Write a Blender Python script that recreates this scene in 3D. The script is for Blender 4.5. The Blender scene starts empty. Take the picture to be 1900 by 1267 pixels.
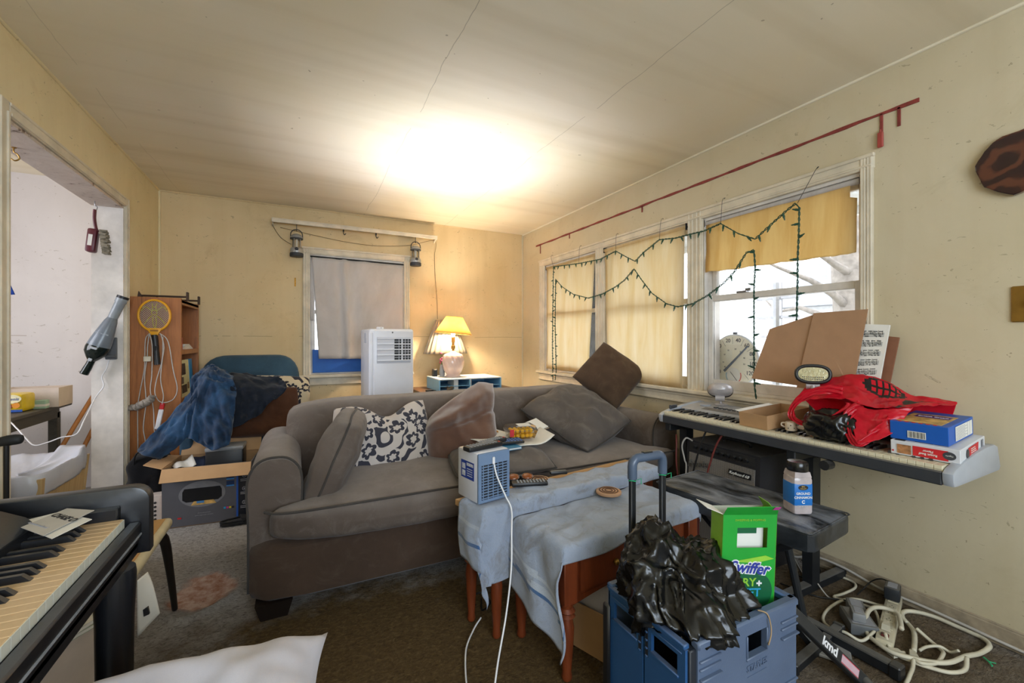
import bpy, bmesh, math, random
from mathutils import Vector, Matrix, Euler, noise
random.seed(7)
PI = math.pi
SC = bpy.context.scene
COL = SC.collection
# ---------------------------------------------------------------- camera, world, exposure
CAM_H = 1.176
YAW = math.atan2(397, 790)
cam_data = bpy.data.cameras.new('camera')
cam = bpy.data.objects.new('camera', cam_data); COL.objects.link(cam)
cam_data.sensor_width = 36.0
cam_data.lens = 36.0 * 790 / 1900
cam_data.shift_y = -3.5 / 1900
cam_data.clip_start = 0.02
cam.location = (0, 0, CAM_H)
cam.rotation_euler = (PI / 2, 0, -YAW)
SC.camera = cam
SC.view_settings.view_transform = 'Standard'
SC.view_settings.look = 'None'
SC.view_settings.exposure = 1.08
SC.view_settings.gamma = 1.0
SC.view_settings.use_curve_mapping = False
W_ = bpy.data.worlds.new('world'); SC.world = W_; W_.use_nodes = True
bg = W_.node_tree.nodes['Background']
bg.inputs[0].default_value = (0.86, 0.92, 1.0, 1)
bg.inputs[1].default_value = 2.1

def area_light(name, loc, rot, sx, sy, power, color):
    d = bpy.data.lights.new(name, 'AREA'); d.shape = 'RECTANGLE'; d.size = sx; d.size_y = sy
    d.energy = power; d.color = color
    o = bpy.data.objects.new(name, d); COL.objects.link(o); o.location = loc; o.rotation_euler = rot
    return o
# assumed daylight
area_light('assumed_front_daylight', (0.4, -2.1, 1.55), (PI / 2, 0, 0), 2.2, 1.4, 46, (0.72, 0.85, 1.0))
area_light('assumed_side_room_daylight', (-3.1, 2.6, 1.6), (0, -PI / 2, 0), 1.4, 1.6, 27, (0.88, 0.90, 1.0))

# added spot with no fixture, aimed up to brighten the ceiling over the sofa
fl_ = bpy.data.lights.new('added_ceiling_spot', 'SPOT'); fl_.energy = 52; fl_.color = (0.93, 0.95, 1.0); fl_.spot_size = math.radians(112); fl_.spot_blend = 1.0; fl_.shadow_soft_size = 0.0
flo = bpy.data.objects.new('added_ceiling_spot', fl_); COL.objects.link(flo); flo.location = (1.04, 2.9, 1.30); flo.rotation_euler = (PI, 0, 0)

# ---------------------------------------------------------------- colour and materials
def lin(h):
    h = h.lstrip('#'); out = []
    for i in (0, 2, 4):
        c = int(h[i:i + 2], 16) / 255
        out.append(c / 12.92 if c <= 0.04045 else ((c + 0.055) / 1.055) ** 2.4)
    return tuple(out)
def C4(h): return (*lin(h), 1)
MATS = {}
class NT:
    """small wrapper for building node materials"""
    def __init__(s, name):
        s.m = bpy.data.materials.new(name); s.m.use_nodes = True
        s.t = s.m.node_tree; s.n = s.t.nodes; s.l = s.t.links
        s.b = s.n['Principled BSDF']; s.out = s.n['Material Output']
    def node(s, typ, **kw):
        n = s.n.new(typ)
        for k, v in kw.items():
            if hasattr(n, k) and not k.startswith('in_'): setattr(n, k, v)
            else: n.inputs[k[3:] if k.startswith('in_') else k].default_value = v
        return n
    def link(s, a, b): s.l.new(a, b)
    def coord(s, kind='Object', scale=None, rot=None):
        tc = s.node('ShaderNodeTexCoord')
        mp = s.node('ShaderNodeMapping')
        if scale is not None: mp.inputs['Scale'].default_value = scale if isinstance(scale, tuple) else (scale,) * 3
        if rot is not None: mp.inputs['Rotation'].default_value = rot
        s.link(tc.outputs[kind], mp.inputs[0]); return mp.outputs[0]
    def noise(s, vec, scale, detail=4, rough=0.55, dist=0.0):
        n = s.node('ShaderNodeTexNoise'); n.inputs['Scale'].default_value = scale; n.inputs['Detail'].default_value = detail
        n.inputs['Roughness'].default_value = rough; n.inputs['Distortion'].default_value = dist
        s.link(vec, n.inputs['Vector']); return n.outputs[0]
    def ramp(s, fac, stops, interp='LINEAR'):
        r = s.node('ShaderNodeValToRGB'); cr = r.color_ramp; cr.interpolation = interp
        while len(cr.elements) < len(stops): cr.elements.new(0.5)
        for e, (p, c) in zip(cr.elements, stops):
            e.position = p; e.color = c if len(c) == 4 else (*c, 1)
        s.link(fac, r.inputs[0]); return r.outputs[0]
    def mix(s, fac, a, b, blend='MIX'):
        m = s.node('ShaderNodeMix', data_type='RGBA', blend_type=blend)
        for sock, v in ((m.inputs[0], fac), (m.inputs[6], a), (m.inputs[7], b)):
            if hasattr(v, 'is_linked') or hasattr(v, 'links'): s.link(v, sock)
            else: sock.default_value = v if not isinstance(v, tuple) or len(v) == 4 else (*v, 1)
        return m.outputs[2]
    def math(s, op, a, b=0.0, c=None):
        m = s.node('ShaderNodeMath', operation=op)
        for i, v in enumerate((a, b) if c is None else (a, b, c)):
            if hasattr(v, 'links'): s.link(v, m.inputs[i])
            else: m.inputs[i].default_value = v
        return m.outputs[0]
    def bump(s, h, strength=0.3, dist=0.01, normal=None):
        b = s.node('ShaderNodeBump'); b.inputs['Strength'].default_value = strength; b.inputs['Distance'].default_value = dist
        s.link(h, b.inputs['Height'])
        if normal is not None: s.link(normal, b.inputs['Normal'])
        s.link(b.outputs[0], s.b.inputs['Normal']); return b.outputs[0]
    def base(s, v):
        if hasattr(v, 'links'): s.link(v, s.b.inputs['Base Color'])
        else: s.b.inputs['Base Color'].default_value = v if len(v) == 4 else (*v, 1)
    def set(s, **kw):
        for k, v in kw.items(): s.b.inputs[k.replace('_', ' ')].default_value = v
        return s

def mat(name, hexc, rough=0.5, metal=0.0, var=0.12, scale=14, bump=0.0, bscale=60, spec=0.5, kind='Object', dust=0.0, dustc='#8a8680'):
    """general surface: colour with a soft variation, optional relief, optional dust lying on upward faces"""
    if name in MATS: return MATS[name]
    t = NT(name); v = t.coord(kind); c = lin(hexc)
    lo = tuple(x * (1 - var) for x in c); hi = tuple(min(1, x * (1 + var)) for x in c)
    col = t.ramp(t.noise(v, scale, 5), [(0.3, lo), (0.7, hi)])
    if dust > 0:
        g = t.node('ShaderNodeNewGeometry'); sx = t.node('ShaderNodeSeparateXYZ'); t.link(g.outputs['Normal'], sx.inputs[0])
        up = t.math('POWER', t.math('MAXIMUM', sx.outputs[2], 0.0), 2.0)
        f = t.math('MULTIPLY', up, t.math('MULTIPLY', t.noise(v, 9, 6, 0.7), dust * 1.8))
        col = t.mix(f, col, lin(dustc))
    t.base(col); t.set(Roughness=rough, Metallic=metal, Specular_IOR_Level=spec)
    if bump: t.bump(t.noise(v, bscale, 4), bump, 0.004)
    MATS[name] = t.m; return t.m

def fabric(name, hexc, hex2=None, weave=420, sheen=0.12, rough=0.9, blotch=3.0, stain='#57534d', amt=0.35, bump=0.25, dust=0.0):
    if name in MATS: return MATS[name]
    t = NT(name); v = t.coord('Object')
    c = lin(hexc); c2 = lin(hex2) if hex2 else tuple(x * 0.72 for x in c)
    n1 = t.noise(v, blotch, 6, 0.6, 0.4)
    col = t.ramp(n1, [(0.32, c2), (0.68, c)])
    n2 = t.noise(t.coord('Object', (weave, weave, weave * 0.25)), 1.0, 2)
    col = t.mix(t.math('MULTIPLY', n2, 0.25), col, tuple(x * 0.45 for x in c))
    n3 = t.noise(v, blotch * 2.7, 7, 0.7, 1.2)
    col = t.mix(t.math('MULTIPLY', t.math('SMOOTH_MIN', t.math('MAXIMUM', t.math('SUBTRACT', n3, 0.52), 0.0), 1.0, 0.01), amt * 5), col, lin(stain))
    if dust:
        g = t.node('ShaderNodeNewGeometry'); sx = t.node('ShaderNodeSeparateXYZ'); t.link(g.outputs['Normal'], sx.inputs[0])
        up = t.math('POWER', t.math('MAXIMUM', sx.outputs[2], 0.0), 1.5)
        col = t.mix(t.math('MULTIPLY', up, t.math('MULTIPLY', t.noise(v, 4, 6, 0.7), dust)), col, lin('#a09a98'))  # pale dust on upward faces, also painting in their lit highlight
    t.base(col); t.set(Roughness=rough, Sheen_Weight=sheen, Specular_IOR_Level=0.2)
    t.bump(t.noise(v, weave * 0.6, 3), bump, 0.002)
    MATS[name] = t.m; return t.m

def wood(name, hexc, hex2, scale=(1.2, 14, 14), rough=0.45, kind='Object', rot=None, bump=0.1):
    if name in MATS: return MATS[name]
    t = NT(name); v = t.coord(kind, scale, rot)
    n = t.noise(v, 2.2, 8, 0.65, 0.8)
    col = t.ramp(n, [(0.25, lin(hex2)), (0.5, lin(hexc)), (0.62, tuple(x * 0.8 for x in lin(hexc))), (0.8, lin(hexc))])
    f = t.noise(v, 9, 4, 0.7)
    col = t.mix(t.math('MULTIPLY', f, 0.35), col, lin(hex2))
    t.base(col); t.set(Roughness=rough); t.bump(f, bump, 0.003)
    MATS[name] = t.m; return t.m

def emit(name, hexc, strength):
    if name in MATS: return MATS[name]
    t = NT(name); t.base(C4(hexc)); t.b.inputs['Emission Color'].default_value = C4(hexc); t.b.inputs['Emission Strength'].default_value = strength
    MATS[name] = t.m; return t.m

def glass(name, tint='#ffffff', rough=0.02, dirt=0.05):
    """thin pane: mostly transparent with a faint reflection and grime"""
    if name in MATS: return MATS[name]
    t = NT(name); tr = t.node('ShaderNodeBsdfTransparent'); tr.inputs[0].default_value = C4(tint)
    gl = t.node('ShaderNodeBsdfGlossy'); gl.inputs[1].default_value = rough
    df = t.node('ShaderNodeBsdfTranslucent'); df.inputs[0].default_value = (0.8, 0.82, 0.85, 1)
    fr = t.node('ShaderNodeFresnel'); fr.inputs[0].default_value = 1.45
    mx = t.node('ShaderNodeMixShader'); t.link(fr.outputs[0], mx.inputs[0]); t.link(tr.outputs[0], mx.inputs[1]); t.link(gl.outputs[0], mx.inputs[2])
    mx2 = t.node('ShaderNodeMixShader')
    t.link(t.math('MULTIPLY', t.noise(t.coord('Object'), 6, 6, 0.7), dirt), mx2.inputs[0]); t.link(mx.outputs[0], mx2.inputs[1]); t.link(df.outputs[0], mx2.inputs[2])
    t.link(mx2.outputs[0], t.out.inputs[0]); MATS[name] = t.m; return t.m

def cloth_through(name, hexc, hex2, trans=0.5, streak=True, rough=0.85, glossy=0.0):
    """thin sheet that lets light through: window shades, lamp shades, plastic bags"""
    if name in MATS: return MATS[name]
    t = NT(name)
    v = t.coord('Object', (1, 5, 0.6) if streak else (1, 1, 1))
    col = t.ramp(t.noise(v, 2.5, 7, 0.65, 0.5), [(0.3, lin(hex2)), (0.65, lin(hexc))])
    t.base(col); t.set(Roughness=rough, Specular_IOR_Level=0.5 if glossy else 0.15)
    tl = t.node('ShaderNodeBsdfTranslucent'); t.link(col, tl.inputs[0])
    mx = t.node('ShaderNodeMixShader'); mx.inputs[0].default_value = trans
    t.link(t.b.outputs[0], mx.inputs[1]); t.link(tl.outputs[0], mx.inputs[2]); t.link(mx.outputs[0], t.out.inputs[0])
    MATS[name] = t.m; return t.m

# ---------------------------------------------------------------- mesh helpers
def T(x=0, y=0, z=0): return Matrix.Translation((x, y, z))
def RZ(a): return Matrix.Rotation(a, 4, 'Z')
def RX(a): return Matrix.Rotation(a, 4, 'X')
def RY(a): return Matrix.Rotation(a, 4, 'Y')

class MB:
    def __init__(s): s.bm = bmesh.new()
    def _xf(s, vs, m):
        if m is not None: bmesh.ops.transform(s.bm, matrix=m, verts=vs)
        return s
    def box(s, x0, x1, y0, y1, z0, z1, bevel=0.0, m=None, seg=1):
        r = bmesh.ops.create_cube(s.bm, size=1.0)
        vs = r['verts']
        bmesh.ops.transform(s.bm, matrix=T((x0 + x1) / 2, (y0 + y1) / 2, (z0 + z1) / 2) @ Matrix.Diagonal((abs(x1 - x0), abs(y1 - y0), abs(z1 - z0), 1)), verts=vs)
        if bevel > 0:
            es = list({e for v in vs for e in v.link_edges})
            r2 = bmesh.ops.bevel(s.bm, geom=es, offset=bevel, segments=seg, affect='EDGES', profile=0.5)
            vs = list({v for f in r2['faces'] for v in f.verts} | {v for v in vs if v.is_valid})
        return s._xf(vs, m)
    def hexa(s, pts):
        """eight corners: bottom four then top four, same order"""
        v = [s.bm.verts.new(p) for p in pts]
        for f in ((3, 2, 1, 0), (4, 5, 6, 7), (0, 1, 5, 4), (1, 2, 6, 5), (2, 3, 7, 6), (3, 0, 4, 7)):
            s.bm.faces.new([v[i] for i in f])
        return s
    def prism(s, poly, h0, h1, axis='z', m=None, bevel=0.0):
        """extrude a 2-D outline; axis names the extrusion direction: z (x,y), y (x,z), x (y,z)"""
        def p3(a, b, h): return (a, b, h) if axis == 'z' else ((a, h, b) if axis == 'y' else (h, a, b))
        lo = [s.bm.verts.new(p3(a, b, h0)) for a, b in poly]; hi = [s.bm.verts.new(p3(a, b, h1)) for a, b in poly]
        n = len(poly)
        fs = [s.bm.faces.new(lo[::-1]), s.bm.faces.new(hi)]
        for i in range(n): fs.append(s.bm.faces.new((lo[i], lo[(i + 1) % n], hi[(i + 1) % n], hi[i])))
        bmesh.ops.recalc_face_normals(s.bm, faces=fs)
        vs = lo + hi
        if bevel > 0:
            es = list({e for f in fs[:2] for e in f.edges})
            r2 = bmesh.ops.bevel(s.bm, geom=es, offset=bevel, segments=2, affect='EDGES', profile=0.5)
            vs = list({v for f in r2['faces'] for v in f.verts} | {v for v in vs if v.is_valid})
        return s._xf(vs, m)
    def tube(s, path, r, n=8, cap=True, closed=False, flat=1.0):
        """sweep a circle along points; r may be a number or a list; flat squashes it"""
        P = [Vector(p) for p in path]; k = len(P); rings = []
        up = Vector((0, 0, 1)); prev = None
        for i, p in enumerate(P):
            if closed: d = P[(i + 1) % k] - P[(i - 1) % k]
            else: d = (P[min(i + 1, k - 1)] - P[max(i - 1, 0)])
            if d.length < 1e-9: d = Vector((0, 0, 1))
            d.normalize()
            if prev is None:
                a = up if abs(d.dot(up)) < 0.95 else Vector((1, 0, 0))
                u = d.cross(a).normalized()
            else:
                u = prev - d * prev.dot(d)
                u = u.normalized() if u.length > 1e-6 else d.orthogonal().normalized()
            prev = u; w = d.cross(u); rr = r[i] if isinstance(r, (list, tuple)) else r
            rings.append([s.bm.verts.new(p + u * (math.cos(2 * PI * j / n) * rr) + w * (math.sin(2 * PI * j / n) * rr * flat)) for j in range(n)])
        m = k if closed else k - 1
        for i in range(m):
            A, B = rings[i], rings[(i + 1) % k]
            for j in range(n): s.bm.faces.new((A[j], A[(j + 1) % n], B[(j + 1) % n], B[j]))
        if cap and not closed:
            s.bm.faces.new(rings[0][::-1]); s.bm.faces.new(rings[-1])
        return s
    def rod(s, a, b, r, n=10, r2=None): return s.tube([a, b], [r, r if r2 is None else r2], n)
    def lathe(s, prof, n=24, m=None, cap=True, sx=1.0, sy=1.0):
        rings = [[s.bm.verts.new((r * math.cos(2 * PI * j / n) * sx, r * math.sin(2 * PI * j / n) * sy, z)) for j in range(n)] for r, z in prof]
        for A, B in zip(rings, rings[1:]):
            for j in range(n): s.bm.faces.new((A[j], A[(j + 1) % n], B[(j + 1) % n], B[j]))
        if cap:
            s.bm.faces.new(rings[0][::-1]); s.bm.faces.new(rings[-1])
        return s._xf([v for r in rings for v in r], m)
    def ball(s, c, rx, ry=None, rz=None, seg=12, m=None):
        r = bmesh.ops.create_uvsphere(s.bm, u_segments=seg, v_segments=max(6, seg * 2 // 3), radius=1)
        mm = T(*c) @ Matrix.Diagonal((rx, ry or rx, rz or rx, 1))
        return s._xf(r['verts'], (m @ mm) if m is not None else mm)
    def grid(s, f, nu, nv, closed_u=False, thick=None):
        V = [[s.bm.verts.new(f(i / nu, j / nv)) for j in range(nv + 1)] for i in range(nu + (0 if closed_u else 1))]
        k = len(V)
        for i in range(nu):
            A, B = V[i], V[(i + 1) % k]
            for j in range(nv): s.bm.faces.new((A[j], B[j], B[j + 1], A[j + 1]))
        return s
    def panel(s, quad, th):
        """four-corner (or n-corner) board with thickness along its own normal"""
        P = [Vector(p) for p in quad]; nrm = (P[1] - P[0]).cross(P[-1] - P[0]).normalized() * th
        lo = [s.bm.verts.new(p) for p in P]; hi = [s.bm.verts.new(p + nrm) for p in P]; n = len(P)
        s.bm.faces.new(lo[::-1]); s.bm.faces.new(hi)
        for i in range(n): s.bm.faces.new((lo[i], lo[(i + 1) % n], hi[(i + 1) % n], hi[i]))
        return s
    def build(s, name, m, parent=None, smooth=False, world=False, solid=0.0, subsurf=0, kind=None):
        bmesh.ops.recalc_face_normals(s.bm, faces=s.bm.faces[:])
        me = bpy.data.meshes.new(name)
        if world and parent is not None:
            bmesh.ops.transform(s.bm, matrix=MW(parent).inverted(), verts=s.bm.verts[:])
        s.bm.to_mesh(me); s.bm.free()
        if smooth:
            for p in me.polygons: p.use_smooth = True
            if smooth == 'auto':
                try: me.set_sharp_from_angle(angle=math.radians(38))
                except Exception: pass
        o = bpy.data.objects.new(name, me); COL.objects.link(o)
        for mm in (m if isinstance(m, (list, tuple)) else [m]): me.materials.append(mm)
        if parent is not None: o.parent = parent
        if solid:
            md = o.modifiers.new('solid', 'SOLIDIFY'); md.thickness = solid; md.offset = 0
        if subsurf:
            md = o.modifiers.new('sub', 'SUBSURF'); md.levels = subsurf; md.render_levels = subsurf
        if kind: o['kind'] = kind
        return o

def MW(o):
    m = o.matrix_basis.copy()
    while o.parent is not None:
        o = o.parent; m = o.matrix_basis @ m
    return m
def tag(o, label=None, cat=None, group=None, kind=None):
    if label: o['label'] = label
    if cat: o['category'] = cat
    if group: o['group'] = group
    if kind: o['kind'] = kind
    return o
def thing(name, label, cat, loc=(0, 0, 0), rz=0.0, group=None, rot=None):
    o = bpy.data.objects.new(name, None); COL.objects.link(o); o.empty_display_size = 0.1
    o.location = loc; o.rotation_euler = rot if rot is not None else (0, 0, rz)
    return tag(o, label, cat, group)
def structure(name, loc=(0, 0, 0)):
    o = bpy.data.objects.new(name, None); COL.objects.link(o); o.location = loc; o['kind'] = 'structure'; return o
def text(name, body, size, m, parent, mtx, ext=0.0004, off=0.0, align='CENTER', sx=1.0, shear=0.0, space=1.0):
    """flat lettering lying in the local XY plane of mtx"""
    c = bpy.data.curves.new(name, 'FONT'); c.body = body; c.size = size; c.extrude = ext; c.offset = off
    c.align_x = align; c.align_y = 'CENTER'; c.shear = shear; c.space_character = space; c.resolution_u = 3
    c.materials.append(m)
    tmp = bpy.data.objects.new(name, c); me = bpy.data.meshes.new_from_object(tmp); bpy.data.objects.remove(tmp)
    o = bpy.data.objects.new(name, me); COL.objects.link(o); o.parent = parent
    o.matrix_basis = mtx @ Matrix.Diagonal((sx, 1, 1, 1)); return o
def frame(o, x, y):
    """matrix with origin o, first axis along x, second along y"""
    x = Vector(x).normalized(); y = Vector(y); z = x.cross(y).normalized(); y = z.cross(x)
    return Matrix(((x.x, y.x, z.x, o[0]), (x.y, y.y, z.y, o[1]), (x.z, y.z, z.z, o[2]), (0, 0, 0, 1)))
def copy_tree(o, parent=None):
    c = o.copy(); COL.objects.link(c)
    if parent is not None: c.parent = parent
    for ch in list(o.children): copy_tree(ch, c)
    return c
def fbm(p, scale, oct=4): return noise.fractal(Vector(p) * scale, 1.0, 2.0, oct, noise_basis='PERLIN_ORIGINAL')
def spline(pts, n=8, closed=False):
    """Catmull-Rom through points"""
    P = [Vector(p) for p in pts]; k = len(P); out = []
    rng = range(k) if closed else range(k - 1)
    for i in rng:
        p0 = P[(i - 1) % k] if closed or i > 0 else P[0]; p1 = P[i]; p2 = P[(i + 1) % k]
        p3 = P[(i + 2) % k] if closed or i + 2 < k else P[-1]
        for j in range(n):
            t = j / n
            out.append(0.5 * ((2 * p1) + (p2 - p0) * t + (2 * p0 - 5 * p1 + 4 * p2 - p3) * t * t + (3 * p1 - p0 - 3 * p2 + p3) * t ** 3))
    if not closed: out.append(P[-1].copy())
    return out
def cord(name, pts, r, m, label=None, cat='cord', group=None, parent=None, n=6, seg=8):
    mb = MB(); mb.tube(spline(pts, seg), r, n)
    o = mb.build(name, m, parent, smooth=True)
    if label: tag(o, label, cat, group)
    return o

def cushion(w, h, t, nu=36, nv=36, seed=0.0, wr=0.012, pin=0.10, sag=0.0, pw=2.4, ex=0.5, extra=None, rnd=0.4):
    """closed pillow in its local XY plane (w along x, h along y, thickness along z); edges pinch between the corners"""
    mb = MB(); bm = mb.bm; top = {}; bot = {}
    for i in range(nu + 1):
        for j in range(nv + 1):
            u = i / nu * 2 - 1; v = j / nv * 2 - 1
            su, sv = u * math.sqrt(1 - rnd * v * v / 2), v * math.sqrt(1 - rnd * u * u / 2)
            x = w / 2 * su * (1 - pin * (1 - v * v)* abs(u)**2); y = h / 2 * sv * (1 - pin * (1 - u * u) * abs(v)**2)
            e = max(0.0, (1 - abs(u) ** pw) * (1 - abs(v) ** pw)) ** ex
            edge = i in (0, nu) or j in (0, nv)
            for side in (1, -1):
                if edge and side < 0: bot[i, j] = top[i, j]; continue
                z = side * t / 2 * e
                p = Vector((x, y, z))
                nz = fbm((x + seed, y - seed * 2, side * 3 + seed), 5.0, 3) * wr * 1.6 * (0.25 + e) + \
                     (1 - abs(noise.noise(Vector((x * 9 + seed + y * 3, y * 4 - x * 2, seed + side))))) * wr * 0.8 * e
                if edge: nz = fbm((x + seed, y, seed), 4.0, 2) * wr
                p.z += side * nz if not edge else nz
                p.z -= sag * (u * u + v * v)
                if extra: p = extra(p, u, v, side if not edge else 0)
                (top if side > 0 else bot)[i, j] = bm.verts.new(p)
    for i in range(nu):
        for j in range(nv):
            bm.faces.new((top[i, j], top[i + 1, j], top[i + 1, j + 1], top[i, j + 1]))
            q = (bot[i, j], bot[i, j + 1], bot[i + 1, j + 1], bot[i + 1, j])
            if len(set(q)) == 4:
                try: bm.faces.new(q)
                except ValueError: pass
    rim = [top[i, 0].co.copy() for i in range(nu + 1)] + [top[nu, j].co.copy() for j in range(1, nv + 1)] + \
          [top[i, nv].co.copy() for i in range(nu - 1, -1, -1)] + [top[0, j].co.copy() for j in range(nv - 1, 0, -1)]
    return mb, rim

def softbox(x0, x1, y0, y1, z0, z1, n=20, p=5.0, f=None):
    """rounded upholstered block: a cube mapped towards a superellipsoid"""
    mb = MB(); bm = mb.bm; cache = {}
    c = Vector(((x0 + x1) / 2, (y0 + y1) / 2, (z0 + z1) / 2)); hs = Vector(((x1 - x0) / 2, (y1 - y0) / 2, (z1 - z0) / 2))
    def vert(a):
        k = tuple(round(q, 5) for q in a)
        if k not in cache:
            d = Vector(a); r = (sum(abs(q) ** p for q in d)) ** (1 / p); d = d / r
            q = Vector((c.x + d.x * hs.x, c.y + d.y * hs.y, c.z + d.z * hs.z))
            if f: q = f(q, d)
            cache[k] = bm.verts.new(q)
        return cache[k]
    for ax in range(3):
        for sg in (-1, 1):
            for i in range(n):
                for j in range(n):
                    def P(i_, j_):
                        a = [0, 0, 0]; a[ax] = sg; a[(ax + 1) % 3] = math.tan((i_ / n * 2 - 1) * PI / 4); a[(ax + 2) % 3] = math.tan((j_ / n * 2 - 1) * PI / 4); return a
                    q = [vert(P(i, j)), vert(P(i + 1, j)), vert(P(i + 1, j + 1)), vert(P(i, j + 1))]
                    if sg < 0: q.reverse()
                    bm.faces.new(q)
    return mb

M_white = mat('white_plastic', '#e6e6ea', 0.35)
M_black = mat('black_plastic', '#1a1b1e', 0.4, dust=0.25)
M_dark = mat('dark_metal', '#26282c', 0.38, 0.4, dust=0.3)
M_steel = mat('steel', '#9a9a9c', 0.3, 0.9)
M_brass = mat('brass', '#9c7a3c', 0.35, 0.8)
M_card = mat('cardboard', '#b08a62', 0.85, var=0.06, bump=0.05, bscale=200)
M_card_in = mat('cardboard_inside', '#c09a70', 0.85, var=0.05)
M_paper = mat('paper', '#e4e2dc', 0.8, var=0.04)
M_ink = mat('print_ink', '#26262a', 0.7)
M_cordw = mat('cream_cord', '#cfc8b4', 0.5)
M_cordk = mat('black_cord', '#1b1a1a', 0.5)
M_blueprint = mat('blue_print', '#2353a8', 0.55)
M_red = mat('red_print', '#c8242c', 0.5)
# ================================================================ setting
XR, XL, YB, YF, HC = 2.433, -1.052, 4.555, -2.2, 2.44
def wall_paint(name, top, low, stain, grime=0.5, crk=0.55):
    t = NT(name); v = t.coord('Object')
    a = t.ramp(t.noise(v, 1.1, 6, 0.6, 0.5), [(0.3, lin(low)), (0.7, lin(top))])
    drip = t.noise(t.coord('Object', (7, 7, 0.5)), 1.0, 5, 0.6)
    a = t.mix(t.math('MULTIPLY', t.math('MAXIMUM', t.math('SUBTRACT', drip, 0.5), 0), 0.8 * grime), a, lin(stain))
    sp = t.noise(v, 34, 3, 0.6)
    a = t.mix(t.math('MULTIPLY', t.math('GREATER_THAN', sp, 0.715), 0.5), a, lin('#6d5a3a'))
    dirt = t.noise(v, 3.3, 8, 0.72, 0.8)
    a = t.mix(t.math('MULTIPLY', t.math('MAXIMUM', t.math('SUBTRACT', dirt, 0.56), 0), 2.2 * grime), a, lin(stain))
    sc = t.noise(t.coord('Object', (16, 16, 34), (0.5, 0.3, 0.2)), 1.0, 3, 0.6, 1.5)
    a = t.mix(t.math('MULTIPLY', t.math('GREATER_THAN', sc, 0.69), 0.4), a, lin('#7a6c50'))
    sz = t.node('ShaderNodeSeparateXYZ'); t.link(v, sz.inputs[0])
    w = t.math('ADD', sz.outputs[2], t.math('MULTIPLY', t.noise(v, 1.3, 4), 0.03))
    crack = t.math('LESS_THAN', t.math('ABSOLUTE', t.math('SUBTRACT', w, 1.22)), 0.0022)
    crack = t.math('MULTIPLY', crack, t.math('GREATER_THAN', t.noise(v, 2.2, 3), 0.47))
    a = t.mix(t.math('MULTIPLY', crack, crk), a, lin('#7d6640'))
    low_ = t.math('MULTIPLY', t.math('MAXIMUM', t.math('SUBTRACT', 0.55, sz.outputs[2]), 0.0), t.math('MULTIPLY', t.noise(v, 30, 5, 0.7), 0.7 * grime))
    a = t.mix(low_, a, lin('#6f6450'))
    t.base(a); t.set(Roughness=0.62, Specular_IOR_Level=0.3)
    t.bump(t.noise(v, 120, 3), 0.12, 0.002)
    return t.m
M_wall = wall_paint('yellowed_wall_paint', '#e3cea6', '#d7be90', '#ac8b55', 0.8)
M_wall_r = wall_paint('yellowed_window_wall_paint', '#d6cab0', '#c9bb9b', '#a8946c', 0.6, 0.0)
M_wall_l = wall_paint('yellowed_side_wall_paint', '#ecdeb8', '#e0cd9f', '#b89c66', 0.6)
M_wall_w = wall_paint('white_side_room_paint', '#dcd8d8', '#cfcaca', '#ada2a0', 0.45)

t = NT('stained_ceiling_paint'); v = t.coord('Object')
a = t.ramp(t.noise(v, 0.7, 5, 0.55, 0.4), [(0.3, lin('#e8dcbe')), (0.7, lin('#f2e9d8'))])
# faint roller bands along the ceiling boards
bands = t.noise(t.coord('Object', (0.35, 6, 1)), 1.0, 4, 0.5)
a = t.mix(t.math('MULTIPLY', t.math('MAXIMUM', t.math('SUBTRACT', bands, 0.48), 0), 0.9), a, lin('#b6a27a'))
sx = t.node('ShaderNodeSeparateXYZ'); t.link(v, sx.inputs[0])
wob = t.math('MULTIPLY', t.math('SUBTRACT', t.noise(v, 2.5, 4), 0.5), 0.06)
xx = t.math('ADD', sx.outputs[0], wob)
cr = None
for cx, amt in ((0.60, 1.0), (1.45, 1.0), (-0.91, 0.5)):
    c_ = t.math('MULTIPLY', t.math('LESS_THAN', t.math('ABSOLUTE', t.math('SUBTRACT', xx, cx)), 0.0017), amt)
    cr = c_ if cr is None else t.math('MAXIMUM', cr, c_)
cr = t.math('MULTIPLY', cr, t.math('GREATER_THAN', t.noise(v, 1.7, 4), 0.44))
a = t.mix(t.math('MULTIPLY', cr, 0.45), a, lin('#7d7058'))
dots = t.math('GREATER_THAN', t.noise(v, 26, 2), 0.77)
a = t.mix(t.math('MULTIPLY', dots, 0.5), a, lin('#7c6a48'))
t.base(a); t.set(Roughness=0.7); t.bump(t.noise(v, 90, 3), 0.1, 0.002)
M_ceil = t.m

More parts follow.
